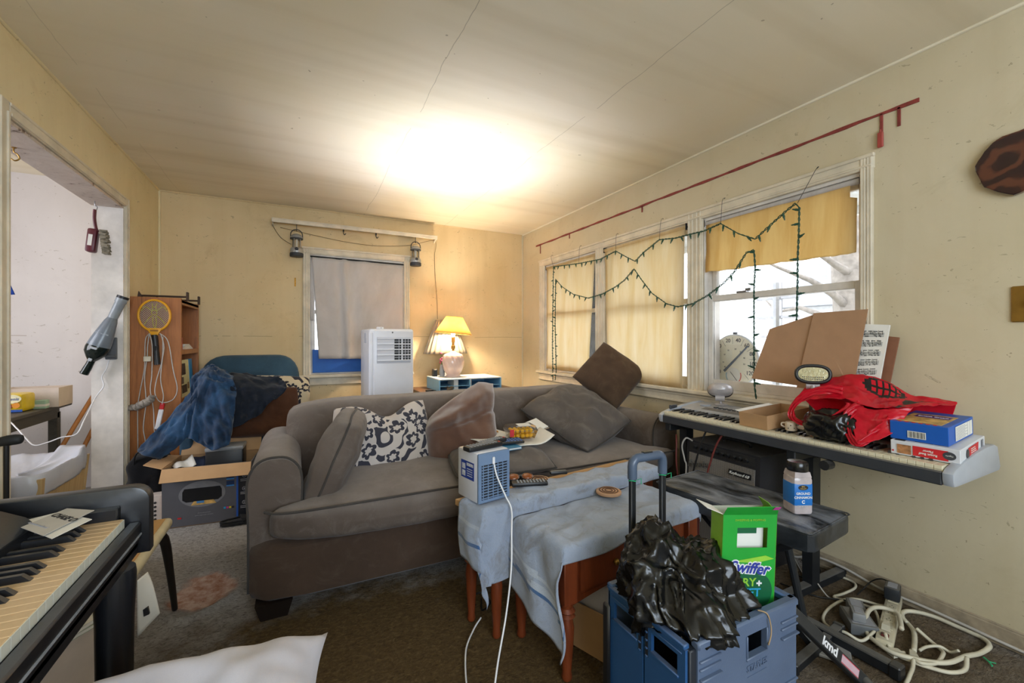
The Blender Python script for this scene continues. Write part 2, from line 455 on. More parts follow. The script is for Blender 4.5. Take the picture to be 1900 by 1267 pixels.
t = NT('worn_carpet'); v = t.coord('Object')
pile = t.noise(v, 260, 4, 0.7); clump = t.noise(t.coord('Object', (1, 1.7, 1), (0, 0, 0.5)), 52, 5, 0.68, 0.9)
base = t.ramp(clump, [(0.32, lin('#8c857e')), (0.47, lin('#d0cac4')), (0.70, lin('#efece8'))])
sx = t.node('ShaderNodeSeparateXYZ'); t.link(v, sx.inputs[0])
X, Y = sx.outputs[0], sx.outputs[1]
def ell(cx, cy, rx, ry, soft=0.25, wob=0.35, sc=5):
    """soft-edged worn patch at a place on the floor"""
    dx = t.math('DIVIDE', t.math('SUBTRACT', X, cx), rx); dy = t.math('DIVIDE', t.math('SUBTRACT', Y, cy), ry)
    r = t.math('SQRT', t.math('ADD', t.math('MULTIPLY', dx, dx), t.math('MULTIPLY', dy, dy)))
    r = t.math('ADD', r, t.math('MULTIPLY', t.math('SUBTRACT', t.noise(v, sc, 6, 0.65), 0.5), wob * 2))
    m_ = t.node('ShaderNodeMapRange'); m_.interpolation_type = 'SMOOTHSTEP'
    m_.inputs[1].default_value = 1 - soft; m_.inputs[2].default_value = 1 + soft; m_.inputs[3].default_value = 1; m_.inputs[4].default_value = 0
    t.link(r, m_.inputs[0]); return m_.outputs[0]
brown = t.ramp(clump, [(0.28, lin('#4a3512')), (0.52, lin('#70531f')), (0.8, lin('#9a7e48'))])
stain = ell(0.22, 1.42, 0.98, 0.78, 0.25, 0.45)
stain2 = ell(2.05, 0.98, 0.62, 0.6, 0.5, 0.6)
base = t.mix(t.math('MULTIPLY', stain, 0.96), base, brown)
base = t.mix(t.math('MULTIPLY', stain2, 0.85), base, brown)
bare = ell(-0.40, 2.44, 0.13, 0.16, 0.16, 0.45, 9)
dust = t.ramp(t.noise(v, 22, 6, 0.7), [(0.35, lin('#9a6a52')), (0.62, lin('#c7ada0'))])
base = t.mix(bare, base, dust)
base = t.mix(t.math('MULTIPLY', t.math('GREATER_THAN', t.noise(v, 48, 2), 0.76), 0.6), base, lin('#4a3c28'))
t.base(base); t.set(Roughness=0.95, Sheen_Weight=0.05, Specular_IOR_Level=0.1)
hgt = t.math('ADD', t.math('MULTIPLY', clump, 1.0), t.math('MULTIPLY', pile, 0.5))
hgt = t.math('MULTIPLY', hgt, t.math('SUBTRACT', 1.0, t.math('MULTIPLY', bare, 0.85)))
t.bump(hgt, 1.0, 0.035)
M_carpet = t.m
M_trim = mat('old_cream_trim_paint', '#d8cdb8', 0.5, var=0.14, scale=9, bump=0.25, bscale=35)
M_trim_w = mat('old_white_trim_paint', '#d9d3cc', 0.5, var=0.14, scale=9, bump=0.2, bscale=35)
M_base = mat('grimy_baseboard_paint', '#9b8d78', 0.6, var=0.3, scale=18, bump=0.3, bscale=40)

def floor_h(x, y): return 0.0
def carpet_z(x, y):
    """matted pile: clumps a few millimetres deep, a hollow where the pile is gone and a rolled edge beside it"""
    c = noise.noise(Vector((x * 22 + y * 9, y * 34, 0))) * 0.5 + noise.noise(Vector((x * 48, y * 62 + x * 12, 3))) * 0.5
    z = -0.004 + 0.0045 * c
    dx, dy = (x + 0.40) / 0.13, (y - 2.44) / 0.16; r = math.hypot(dx, dy) + 0.45 * noise.noise(Vector((x * 6, y * 6, 1)))
    if r < 1.5:
        k = max(0.0, min(1.0, (1.15 - r) / 0.3)); z = z * (1 - k) - 0.011 * k
        z += 0.016 * math.exp(-((r - 1.28) / 0.12) ** 2) * (0.4 + max(0, -dy)) * (0.7 + 0.5 * c)
    return min(z, 0.016)
mb = MB(); gx0, gx1, gy0, gy1 = -1.04, XR, 0.55, 3.35
def cf(u, v):
    x = gx0 + (gx1 - gx0) * u; y = gy0 + (gy1 - gy0) * v; e = min(u, 1 - u, v, 1 - v) * 40
    return (x, y, carpet_z(x, y) * min(1, e))
mb.grid(cf, 330, 270)
for q in ((-3.4, gx0, YF - 0.1, YB + 0.1), (gx0, gx1, YF - 0.1, gy0), (gx0, gx1, gy1, YB + 0.1), (gx1, XR + 0.1, YF - 0.1, YB + 0.1)): mb.box(*q, -0.08, 0.0)
mb.box(gx0, gx1, gy0, gy1, -0.08, -0.03)
o = mb.build('floor', M_carpet, smooth='auto'); o['kind'] = 'structure'
mb = MB(); mb.box(-3.4, XR + 0.2, YF - 0.1, YB + 0.2, HC, HC + 0.12)
o = mb.build('ceiling', M_ceil); o['kind'] = 'structure'

def wall_with_holes(name, axis, pos, th, a0, a1, z1, holes, m):
    """wall plane at axis=pos, thickness th outward (signed); holes are (lo, hi, zlo, zhi) along the wall"""
    mb = MB(); cuts = sorted({a0, a1, *[h[0] for h in holes], *[h[1] for h in holes]}); zc = sorted({0.0, z1, *[h[2] for h in holes], *[h[3] for h in holes]})
    for p, q in zip(cuts, cuts[1:]):
        for r, s_ in zip(zc, zc[1:]):
            mid = ((p + q) / 2, (r + s_) / 2)
            if any(h[0] < mid[0] < h[1] and h[2] < mid[1] < h[3] for h in holes): continue
            if axis == 'x': mb.box(min(pos, pos + th), max(pos, pos + th), p, q, r, s_)
            else: mb.box(p, q, min(pos, pos + th), max(pos, pos + th), r, s_)
    bmesh.ops.remove_doubles(mb.bm, verts=mb.bm.verts[:], dist=1e-5)
    inner = [f for f in mb.bm.faces if all(len(e.link_faces) > 2 for e in f.edges)]
    o = mb.build(name, m); o['kind'] = 'structure'; return o
WZ0, WZ1 = 0.835, 1.985
RWIN = [(3.123, 4.022), (2.098, 2.986), (1.077, 1.975)]
wall_with_holes('wall_right', 'x', XR, 0.16, YF - 0.16, YB + 0.16, HC, [(a, b, WZ0, WZ1) for a, b in RWIN], M_wall_r)
BW = (0.102, 0.999, 0.835, 2.0)
wall_with_holes('wall_back', 'y', YB, 0.16, XL, XR, HC, [BW], M_wall)
LO = (2.44, 3.732, 0.0, 2.07)
wall_with_holes('wall_left', 'x', XL, -0.15, YF, YB, HC, [LO], M_wall_l)
mb = MB(); mb.box(XL - 2.3, XR + 0.16, YF - 0.15, YF, 0, HC); o = mb.build('wall_front', M_wall_l); o['kind'] = 'structure'
mb = MB(); mb.box(XL - 2.3, XL - 0.001, YB, YB + 0.15, 0, HC); o = mb.build('wall_back.001', M_wall_w); o['kind'] = 'structure'
mb = MB(); mb.box(XL - 2.35, XL - 2.2, YF, YB, 0, HC); o = mb.build('wall_left.001', M_wall_w); o['kind'] = 'structure'

# ---- opening in the left wall: lining boards and casing
lin_ = structure('trim_1')
mb = MB(); mb.box(XL - 0.155, XL + 0.006, 3.718, 3.734, 0, 2.07); mb.build('lining_board', M_trim_w, lin_)
mb = MB(); mb.box(XL - 0.155, XL + 0.006, 2.436, 2.452, 0, 2.07); mb.build('lining_board', M_trim, lin_)
t = NT('flaking_header_paint'); v = t.coord('Object')
a = t.ramp(t.noise(v, 9, 7, 0.75, 0.6), [(0.42, lin('#d2c4b8')), (0.58, lin('#c8b8ac')), (0.66, lin('#5c4634'))])
t.base(a); t.set(Roughness=0.7); t.bump(t.noise(v, 20, 6, 0.7), 0.5, 0.004)
mb = MB(); mb.box(XL - 0.155, XL + 0.006, 2.452, 3.718, 2.054, 2.07); mb.build('header_board', t.m, lin_)
mb = MB()
for p, q, dx in ((0.0, 0.062, 0.016), (0.004, 0.018, 0.022), (0.046, 0.060, 0.020)):
    mb.box(XL, XL + dx, 3.734 - 0.0 + p, 3.734 + q, 0, 2.072 + q, 0.002)
mb.build('casing_board', M_trim, lin_)
mb = MB()
for p, q, dx in ((0.0, 0.062, 0.016), (0.004, 0.018, 0.022), (0.046, 0.060, 0.020)):
    mb.box(XL, XL + dx, 2.436 - q, 2.436 - p, 0, 2.072 + q, 0.002)
mb.build('casing_board', M_trim, lin_)
mb = MB()
for p, q, dx in ((0.0, 0.062, 0.016), (0.004, 0.018, 0.022), (0.046, 0.060, 0.020)):
    mb.box(XL, XL + dx, 2.44, 3.73, 2.072 + p, 2.072 + q, 0.002)
mb.build('casing_head', M_trim, lin_)

# ---- quarter strips in the corners and under the ceiling
o = structure('trim_2'); r_ = 0.011
mb = MB(); mb.rod((XR - 0.004, YB - 0.004, 0), (XR - 0.004, YB - 0.004, HC), r_, 8); mb.build('corner_bead', M_wall_r, o)
mb = MB(); mb.rod((XL + 0.004, YB - 0.004, 0), (XL + 0.004, YB - 0.004, HC), r_, 8); mb.build('corner_bead', M_wall_l, o)
o = structure('trim_3')
mb = MB(); mb.rod((XR - 0.003, YF, HC - 0.003), (XR - 0.003, YB, HC - 0.003), 0.008, 8); mb.build('ceiling_bead', M_ceil, o)
mb = MB(); mb.rod((XL + 0.003, YF, HC - 0.003), (XL + 0.003, YB, HC - 0.003), 0.008, 8); mb.build('ceiling_bead', M_wall_l, o)
mb = MB(); mb.rod((XL, YB - 0.003, HC - 0.003), (XR, YB - 0.003, HC - 0.003), 0.008, 8); mb.build('ceiling_bead', M_wall, o)

def baseboard(name, p0, p1, nrm):
    """board with a stepped top and a rounded shoe strip"""
    mb = MB(); d = Vector(nrm)
    for th, z0, z1 in ((0.012, 0, 0.066), (0.008, 0.06, 0.074), (0.026, 0, 0.022)):
        a = Vector(p0); b = Vector(p1); e = d * th
        mb.box(min(a.x, b.x, a.x + e.x, b.x + e.x), max(a.x, b.x, a.x + e.x, b.x + e.x), min(a.y, b.y, a.y + e.y, b.y + e.y), max(a.y, b.y, a.y + e.y, b.y + e.y), z0, z1, 0.003)
    o = mb.build(name, M_base); o['kind'] = 'structure'
baseboard('baseboard_right', (XR, YF, 0), (XR, YB, 0), (-1, 0, 0))
baseboard('baseboard_back', (XL, YB, 0), (XR, YB, 0), (0, -1, 0))
baseboard('baseboard_left', (XL, 3.80, 0), (XL, YB, 0), (1, 0, 0))
baseboard('baseboard_left.001', (XL, YF, 0), (XL, 2.37, 0), (1, 0, 0))

# ---- triple window on the right wall
M_pane = glass('window_glass')
def sash_window(name, axis, pos, a0, a1, z0, z1, mt, dirn=1, catch=True):
    """double-hung window; pos = wall plane, dirn = outward sign along the wall normal"""
    root = structure(name)
    def B(mb, p, q, d0, d1, r, s_, bev=0.003):
        lo, hi = sorted((pos + dirn * d0, pos + dirn * d1))
        if axis == 'x': mb.box(lo, hi, p, q, r, s_, bev)
        else: mb.box(p, q, lo, hi, r, s_, bev)
    mb = MB()
    B(mb, a0 - 0.002, a0 + 0.010, 0.0, 0.15, z0, z1); B(mb, a1 - 0.010, a1 + 0.002, 0.0, 0.15, z0, z1)
    B(mb, a0, a1, 0.0, 0.15, z1 - 0.018, z1 + 0.002); B(mb, a0, a1, 0.03, 0.17, z0 - 0.002, z0 + 0.018)
    mb.build('jamb', mt, root)
    zm = 1.43
    for nm, d, r, s_ in (('sash_upper', 0.068, zm, z1 - 0.018), ('sash_lower', 0.030, z0 + 0.018, zm + 0.038)):
        mb = MB(); st = 0.034; b0 = a0 + 0.011; b1 = a1 - 0.011
        B(mb, b0, b0 + st, d, d + 0.035, r, s_); B(mb, b1 - st, b1, d, d + 0.035, r, s_)
        B(mb, b0 + st, b1 - st, d, d + 0.035, s_ - 0.038, s_)
        bt = 0.06 if nm == 'sash_lower' else 0.038
        B(mb, b0 + st, b1 - st, d, d + 0.035, r, r + bt)
        so = mb.build(nm, mt, root)
        mb = MB(); B(mb, b0 + st, b1 - st, d + 0.014, d + 0.018, r + bt, s_ - 0.038, 0); mb.build('pane', M_pane, so)
        if nm == 'sash_lower' and catch:
            c = (a0 + a1) / 2 + 0.2
            mb = MB(); B(mb, c - 0.035, c + 0.035, d - 0.002, d + 0.03, s_, s_ + 0.012); B(mb, c - 0.06, c - 0.02, d + 0.004, d + 0.014, s_ + 0.008, s_ + 0.026)
            mb.build('sash_catch', M_steel, so)
    return root
for k, (a, b) in enumerate(RWIN): sash_window('window_%d' % (k + 1), 'x', XR, a, b, WZ0, WZ1, M_trim_w)
sash_window('window_4', 'y', YB, BW[0], BW[1], BW[2], BW[3], M_trim_w)

o = structure('trim_4')
def casing_v(name, ya, yb):
    mb = MB(); w = yb - ya
    mb.box(XR - 0.018, XR, ya, yb, 0.83, 2.05, 0.003)
    for c in (0.12, 0.36, 0.64, 0.88): mb.box(XR - 0.024, XR - 0.01, ya + w * c - 0.006, ya + w * c + 0.006, 0.83, 2.045, 0.003)
    mb.build(name, M_trim, o)
casing_v('casing_side', 4.022, 4.127); casing_v('casing_side', 1.029, 1.077)
casing_v('casing_mullion', 2.986, 3.123); casing_v('casing_mullion', 1.975, 2.098)
mb = MB(); mb.box(XR - 0.02, XR, 1.025, 4.13, 1.985, 2.052, 0.003); mb.box(XR - 0.028, XR - 0.01, 1.02, 4.135, 2.038, 2.056, 0.003); mb.box(XR - 0.025, XR - 0.01, 1.03, 4.12, 1.995, 2.008, 0.003)
mb.build('casing_head', M_trim, o)
mb = MB(); mb.box(XR - 0.055, XR + 0.03, 1.0, 4.15, 0.806, 0.835, 0.006)
mb.build('window_stool', M_trim, o)
mb = MB(); mb.box(XR - 0.02, XR, 1.02, 4.13, 0.735, 0.806, 0.003); mb.box(XR - 0.028, XR - 0.01, 1.02, 4.13, 0.735, 0.75, 0.003); mb.box(XR - 0.03, XR - 0.01, 1.02, 4.13, 0.785, 0.8, 0.003)
mb.build('window_apron', M_trim, o)
# ---- back window casing
o = structure('trim_5')
for xa, xb in ((0.040, 0.102), (0.999, 1.064)):
    mb = MB(); mb.box(xa, xb, YB - 0.018, YB, 0.83, 2.06, 0.003)
    for c in (0.15, 0.5, 0.85): mb.box(xa + (xb - xa) * c - 0.006, xa + (xb - xa) * c + 0.006, YB - 0.025, YB - 0.01, 0.83, 2.05, 0.003)
    mb.build('casing_side', M_trim, o)
mb = MB(); mb.box(0.036, 1.068, YB - 0.02, YB, 2.0, 2.064, 0.003); mb.box(0.03, 1.074, YB - 0.028, YB - 0.01, 2.05, 2.068, 0.003); mb.box(0.05, 1.05, YB - 0.025, YB - 0.01, 2.008, 2.02, 0.003)
mb.build('casing_head', M_trim, o)
mb = MB(); mb.box(0.0, 1.10, YB - 0.06, YB + 0.03, 0.806, 0.835, 0.006); mb.build('window_stool', M_trim, o)
mb = MB(); mb.box(0.02, 1.08, YB - 0.02, YB, 0.735, 0.806, 0.003); mb.build('window_apron', M_trim, o)

# ---- outside: ground, eave, neighbouring house front, tree, pole
mb = MB(); mb.box(-8, 30, -20, 30, -0.9, -0.8)
o = mb.build('exterior_ground', mat('pale_yard_ground', '#b5b2a6', 0.9, var=0.2, scale=3)); o['kind'] = 'structure'
M_eave = mat('white_eave_boards', '#dfe3e8', 0.7)
mb = MB()
for k in range(6): mb.box(XR + 0.17, XR + 0.95, -1 + k * 1.2, 0.19 + k * 1.2, 2.08, 2.11, 0.006)
mb.box(XR + 0.93, XR + 0.97, -1, 6.2, 2.02, 2.18, 0.004)
o = mb.build('roof_eave', M_eave); o['kind'] = 'structure'
mb = MB(); 
tr = thing('bare_tree', 'bare tree trunk with rough grey bark outside the right window', 'tree', (7.2, 3.05, -0.8))
tp = [(0, 0, 0), (0.03, 0.02, 0.8), (-0.05, 0.05, 1.6), (0.05, 0.25, 2.4), (0.0, 0.3, 3.6), (0.1, 0.2, 5)]
mb.tube(spline(tp, 6), [0.42 - 0.009 * i for i in range(31)], 14)
M_bark = mat('pale_bark', '#8d857c', 0.95, var=0.35, scale=12, bump=0.8, bscale=30)
mb.build('trunk', M_bark, tr, smooth=True)
rr = random.Random(3)
for k in range(14):
    z0 = 2.2 + k * 0.18; a = rr.uniform(0, 2 * PI); p = Vector((0, 0.25, z0)); pts = [p.copy()]
    for j in range(5):
        p = p + Vector((math.cos(a) * 0.4, math.sin(a) * 0.4, 0.22 + rr.uniform(-0.3, 0.1))); a += rr.uniform(-0.5, 0.5); pts.append(p.copy())
    mb = MB(); mb.tube(pts, [0.07, 0.05, 0.035, 0.022, 0.014, 0.006], 6); mb.build('branch', M_bark, tr, smooth=True)
an = thing('antenna_mast', 'grey mast with short crossbars standing outside the right window', 'mast', (5.6, 3.42, -0.8))
mb = MB(); mb.rod((0, 0, 0), (0, 0, 2.72), 0.06, 10); mb.build('mast_pole', M_steel, an)
for z in (1.25, 1.5, 1.75, 2.0, 2.25, 2.5):
    mb = MB(); mb.box(-0.02, 0.02, -0.27, 0.27, z, z + 0.035, 0.004); mb.build('crossbar', M_steel, an)
hs = thing('neighbour_house', 'white boarded house across the yard outside the right window', 'house', (13, 4.0, -0.8))
M_side = mat('white_siding', '#e4e6ea', 0.8)
mb = MB(); mb.box(0, 4, -6, 3.6, 0, 3.0); mb.build('wall', M_side, hs)
mb = MB()
for k in range(18): mb.prism([(-0.02, k * 0.165), (0.0, k * 0.165 + 0.165), (0.0, k * 0.165)], -6, 3.6, 'y')
mb.build('siding', M_side, hs, kind='stuff')
mb = MB(); mb.prism([(-0.5, 2.9), (2, 4.4), (4.5, 2.9)], -6.3, 3.9, 'y'); mb.build('roof', mat('grey_shingles', '#8e9096', 0.9), hs)
mb = MB(); mb.box(-0.04, 0.0, 0.2, 1.3, 0.9, 2.2, 0.01); f_ = mb.build('window', M_eave, hs)
mb = MB(); mb.box(-0.05, -0.02, 0.28, 1.22, 0.98, 2.12); mb.build('pane', mat('far_pane', '#5b6a7c', 0.1), f_)
# ================================================================ window dressings and the back wall
M_shade = cloth_through('amber_window_shade', '#faf0da', '#f0dfb8', 0.82)
M_shade_d = cloth_through('dark_amber_window_shade', '#f4e0b2', '#e6ca92', 0.78)
M_curt = cloth_through('grey_blackout_cloth', '#cfcac8', '#b9b2ae', 0.12)

def shade(name, label, y_l, y_r, y_lb, y_rb, z_top, z_l, z_r, m, x=XR + 0.004, seed=0.0, notch=False, roller=True):
    """roller shade hanging in the window: left edge is the far one (larger y)"""
    ya = max(y_l, y_lb); t_ = thing(name, label, 'window shade', (x, (y_l + y_r) / 2, z_top), group='roller shades of the triple window')
    def f(u, v):
        y = (y_l + (y_lb - y_l) * v) * (1 - u) + (y_r + (y_rb - y_r) * v) * u
        zb = z_l * (1 - u) + z_r * u
        z = z_top * (1 - v) + zb * v
        if v > 0.98: z += fbm((u * 3 + seed, 0, seed), 3.0, 3) * 0.008
        dx = fbm((u * 1.3 + seed, v * 0.6, seed), 2.2, 3) * 0.012 * (0.3 + v) - 0.012 * v
        if notch and v < 0.22 and u > 0.965 - 0.25 * max(0, 0.12 - v): y = y + 0.03
        return (x + dx, y, z)
    mb = MB(); mb.grid(f, 26, 30)
    c = mb.build('shade_cloth', m, t_, smooth=True, world=True, solid=0.0012)
    if roller:
        mb = MB(); mb.rod((x + 0.008, y_l + 0.01, z_top), (x + 0.008, y_r - 0.01, z_top), 0.015, 12)
        mb.build('roller', M_curt if notch else M_shade, t_, smooth='auto', world=True)
        for yy in (y_l + 0.014, y_r - 0.014):
            mb = MB(); mb.box(x - 0.006, x + 0.03, yy - 0.002, yy + 0.002, z_top - 0.02, z_top + 0.025); mb.rod((x + 0.012, yy - 0.008, z_top), (x + 0.012, yy + 0.008, z_top), 0.008, 8)
            mb.build('bracket', M_dark, t_, world=True)
    mb = MB(); mb.rod((x - 0.002 if not notch else x - 0.004, y_lb - 0.005, z_l + 0.008), (x - 0.002 if not notch else x - 0.004, y_rb + 0.005, z_r + 0.008), 0.005, 6)
    if not notch: mb.build('hem_slat', m, t_, world=True)
    else: mb.bm.free()
    return t_
shade('window_shade', 'yellowed shade pulled right down in the narrow far pane beside the corner', 4.0, 3.15, 3.985, 3.238, 1.958, 0.862, 0.858, M_shade, seed=1.3)
shade('window_shade', 'yellowed shade pulled down past the sill in the middle pane', 2.972, 2.112, 2.93, 2.122, 1.958, 0.838, 0.836, M_shade, x=XR - 0.026, seed=5.1)
shade('window_shade', 'torn amber shade rolled halfway up in the near pane above the thermometer', 1.955, 1.10, 1.955, 1.098, 1.95, 1.622, 1.597, M_shade_d, seed=9.7, notch=True)

# blackout cloth over the back window
t_ = thing('blackout_curtain', 'pale grey cloth curtain hung flat over the back window', 'curtain', (0.55, YB - 0.03, 1.97))
def f(u, v):
    x = (0.118 + 0.062 * v) * (1 - u) + 0.99 * u
    z = 1.975 - 0.015 * u - (0.985 + 0.0 * u) * v
    fold = math.exp(-((u - 0.335) / 0.035) ** 2) * 0.022 + math.exp(-((u - 0.27) / 0.03) ** 2) * -0.014 + math.exp(-((u - 0.43) / 0.05) ** 2) * -0.01
    return (x, YB - 0.032 - fold * (0.35 + 0.65 * v) - fbm((u * 2, v * 0.7, 3), 2.5, 3) * 0.006, z)
mb = MB(); mb.grid(f, 60, 24); mb.build('curtain_cloth', M_curt, t_, smooth=True, world=True, solid=0.002)
mb = MB(); mb.rod((0.105, YB - 0.03, 1.978), (0.995, YB - 0.03, 1.965), 0.008, 8); mb.build('curtain_rod', M_dark, t_, world=True)
mb = MB(); mb.grid(lambda u, v: (0.106 + 0.028 * u, YB - 0.015 + 0.004 * math.sin(v * 9), 1.96 - 0.60 * v), 3, 12)
o = mb.build('curtain_scrap', M_curt, t_, smooth=True, world=True, solid=0.002)
# blue filler board with the exhaust outlet
M_blueb = mat('blue_foam_board', '#0f5ab4', 0.55, var=0.1, scale=5, bump=0.15, bscale=30)
t_ = thing('blue_filler_board', 'bright blue foam board filling the bottom of the back window', 'board', (0.55, YB + 0.02, 0.853))
mb = MB(); mb.box(-0.425, 0.06, -0.012, 0.012, 0, 0.225, 0.002); mb.build('board_panel', M_blueb, t_)
mb = MB(); mb.box(0.064, 0.425, -0.016, 0.008, 0, 0.20, 0.002); mb.build('board_panel', mat('blue_bubble_film', '#2f86d8', 0.2, var=0.3, scale=9, bump=0.6, bscale=50), t_)

# cornice shelf above the back window
t_ = thing('curtain_cornice', 'cream painted wooden curtain cornice above the back window', 'shelf', (0.56, YB - 0.004, 2.25))
x0, x1 = -0.775, 0.775
mb = MB(); mb.box(x0, x1, -0.115, 0.0, 0.022, 0.034, 0.003); mb.build('top_board', M_trim, t_)
mb = MB(); mb.box(x0, x1, -0.118, -0.106, -0.002, 0.03, 0.003); mb.box(x0, x1, -0.123, -0.104, 0.026, 0.036, 0.002); mb.build('front_strip', M_trim, t_)
for s_ in (x0, x1 - 0.012):
    mb = MB(); mb.prism([(-0.116, 0.02), (0, 0.02), (0, -0.02), (-0.02, -0.02), (-0.06, 0.0), (-0.116, 0.0)], s_, s_ + 0.012, 'x'); mb.build('end_bracket', M_trim, t_)
for hx in (-0.16, 0.15):
    mb = MB(); mb.tube(spline([(hx, -0.055, 0.022), (hx, -0.055, -0.02), (hx + 0.01, -0.055, -0.04), (hx + 0.022, -0.055, -0.025)], 5), 0.004, 6); mb.box(hx - 0.006, hx + 0.006, -0.06, -0.05, -0.012, 0.022); mb.build('hook', M_dark, t_)
# camping lanterns
def lantern(label, x):
    t_ = thing('camping_lantern', label, 'lantern', (x, YB - 0.088, 1.952), group='grey camping lanterns hung from the cornice')
    g = mat('grey_lantern_plastic', '#a3a2a0', 0.35, 0.3); k = mat('dark_lantern_rubber', '#2f3136', 0.6)
    mb = MB(); mb.lathe([(0.055, 0), (0.058, 0.004), (0.058, 0.03), (0.054, 0.034)], 20); mb.build('base', k, t_, smooth='auto')
    mb = MB(); mb.lathe([(0.052, 0.032), (0.056, 0.05), (0.052, 0.072), (0.044, 0.082), (0.036, 0.085)], 20); b = mb.build('body', g, t_, smooth='auto')
    mb = MB(); mb.ball((0, -0.052, 0.064), 0.016, 0.008, 0.016); mb.build('switch_knob', k, b, smooth=True)
    mb = MB(); mb.lathe([(0.036, 0.084), (0.036, 0.165)], 20, cap=False); mb.build('clear_globe', glass('lantern_globe', '#f4f1e6', 0.05, 0.35), t_, smooth=True)
    mb = MB(); mb.rod((0, 0, 0.085), (0, 0, 0.16), 0.011, 10); mb.build('tube_lamp', M_white, t_, smooth='auto')
    for a in (0.6, 2.5, 4.2, 5.6):
        mb = MB(); mb.rod((0.041 * math.cos(a), 0.041 * math.sin(a), 0.083), (0.041 * math.cos(a), 0.041 * math.sin(a), 0.17), 0.003, 6); mb.build('cage_rod', g, t_)
    mb = MB(); mb.lathe([(0.05, 0.162), (0.054, 0.168), (0.052, 0.182), (0.038, 0.203), (0.018, 0.212), (0.0, 0.214)], 20, cap=False); mb.build('cap', g, t_, smooth='auto')
    mb = MB(); mb.lathe([(0.0545, 0.163), (0.0555, 0.172)], 20); mb.build('cap_band', k, t_)
    mb = MB(); mb.tube(spline([(-0.05, 0, 0.178), (-0.046, 0, 0.222), (-0.02, 0, 0.25), (0.02, 0, 0.25), (0.046, 0, 0.222), (0.05, 0, 0.178)], 6), 0.0045, 6); mb.build('bail_handle', k, t_, smooth=True)
    mb = MB(); mb.tube(spline([(0, -0.012, 0.252), (0, 0.008, 0.244), (0, 0.01, 0.27), (0, 0.0, 0.318)], 5), 0.003, 6); mb.build('hanger', M_dark, t_)
lantern('grey camping lantern hung from the cornice above the curtain\'s left corner', -0.012)
lantern('grey camping lantern hung from the cornice on the side towards the lit lamp', 1.108)
cord('hanging_wire', [(x, YB - 0.010 - (0.05 if i in (0, 2, 7) else 0), z) for i, (x, z) in enumerate([(-0.215, 2.239), (-0.15, 2.14), (-0.059, 2.069)])], 0.0022, M_cordk, 'thin brown wire drooping from the cornice behind the first lantern', 'wire')
cord('hanging_wire', [(-0.149, YB - 0.02, 2.226), (0.221, YB - 0.012, 2.175), (0.468, YB - 0.012, 2.148), (0.729, YB - 0.012, 2.142), (1.061, YB - 0.012, 2.18), (1.326, YB - 0.03, 2.252), (1.334, YB - 0.012, 2.10), (1.336, YB - 0.012, 2.0), (1.344, YB - 0.012, 1.825), (1.362, YB - 0.012, 1.619), (1.368, YB - 0.012, 1.401)], 0.0022, mat('brown_wire', '#6b5232', 0.6), 'thin brown wire looped below the cornice and hanging down the back wall', 'wire')
mb = MB(); mb.box(-0.031, -0.018, YB - 0.0015, YB, 1.683, 1.765)
tag(mb.build('yellow_paint_mark', mat('ochre_paint', '#c8921e', 0.6, var=0.3, scale=60)), 'small ochre paint smear on the back wall beside the window', 'paint mark')

# ---- string of lights in front of the triple window
M_green = mat('green_light_wire', '#1f4a3a', 0.5)
t_ = thing('string_lights', 'green wired string of small lights draped across the triple window', 'string lights', (2.395, 2.8, 1.9))
A_ = [(3.786, 0.747), (3.796, 1.119), (3.786, 1.571), (3.775, 1.936), (3.328, 1.899), (3.006, 1.885), (2.8, 1.919), (2.669, 1.846), (2.57, 1.795), (2.482, 1.847), (2.318, 1.913), (2.168, 1.893), (2.043, 1.892), (1.931, 1.889), (1.808, 1.908), (1.687, 1.817), (1.581, 1.762), (1.505, 1.813), (1.412, 1.874), (1.356, 1.905), (1.336, 1.877), (1.339, 1.731), (1.345, 1.605), (1.345, 1.505), (1.35, 1.27)]
B_ = [(3.744, 0.756), (3.723, 0.842), (3.744, 1.344), (3.734, 1.801), (3.613, 1.71), (3.416, 1.615), (3.177, 1.557), (2.969, 1.577), (2.8, 1.62), (2.694, 1.661), (2.582, 1.737), (2.505, 1.646), (2.393, 1.526), (2.246, 1.434), (2.148, 1.407), (2.025, 1.417), (1.915, 1.458), (1.789, 1.528), (1.715, 1.589), (1.635, 1.693), (1.588, 1.7), (1.581, 1.595), (1.588, 1.473), (1.588, 1.286), (1.588, 1.1), (1.585, 0.911), (1.575, 0.833)]
rr = random.Random(11); bulb_me = None
M_bulbs = [mat('green_bulb_socket', '#1d4d3c', 0.4), mat('red_bulb', '#b7392f', 0.3)]
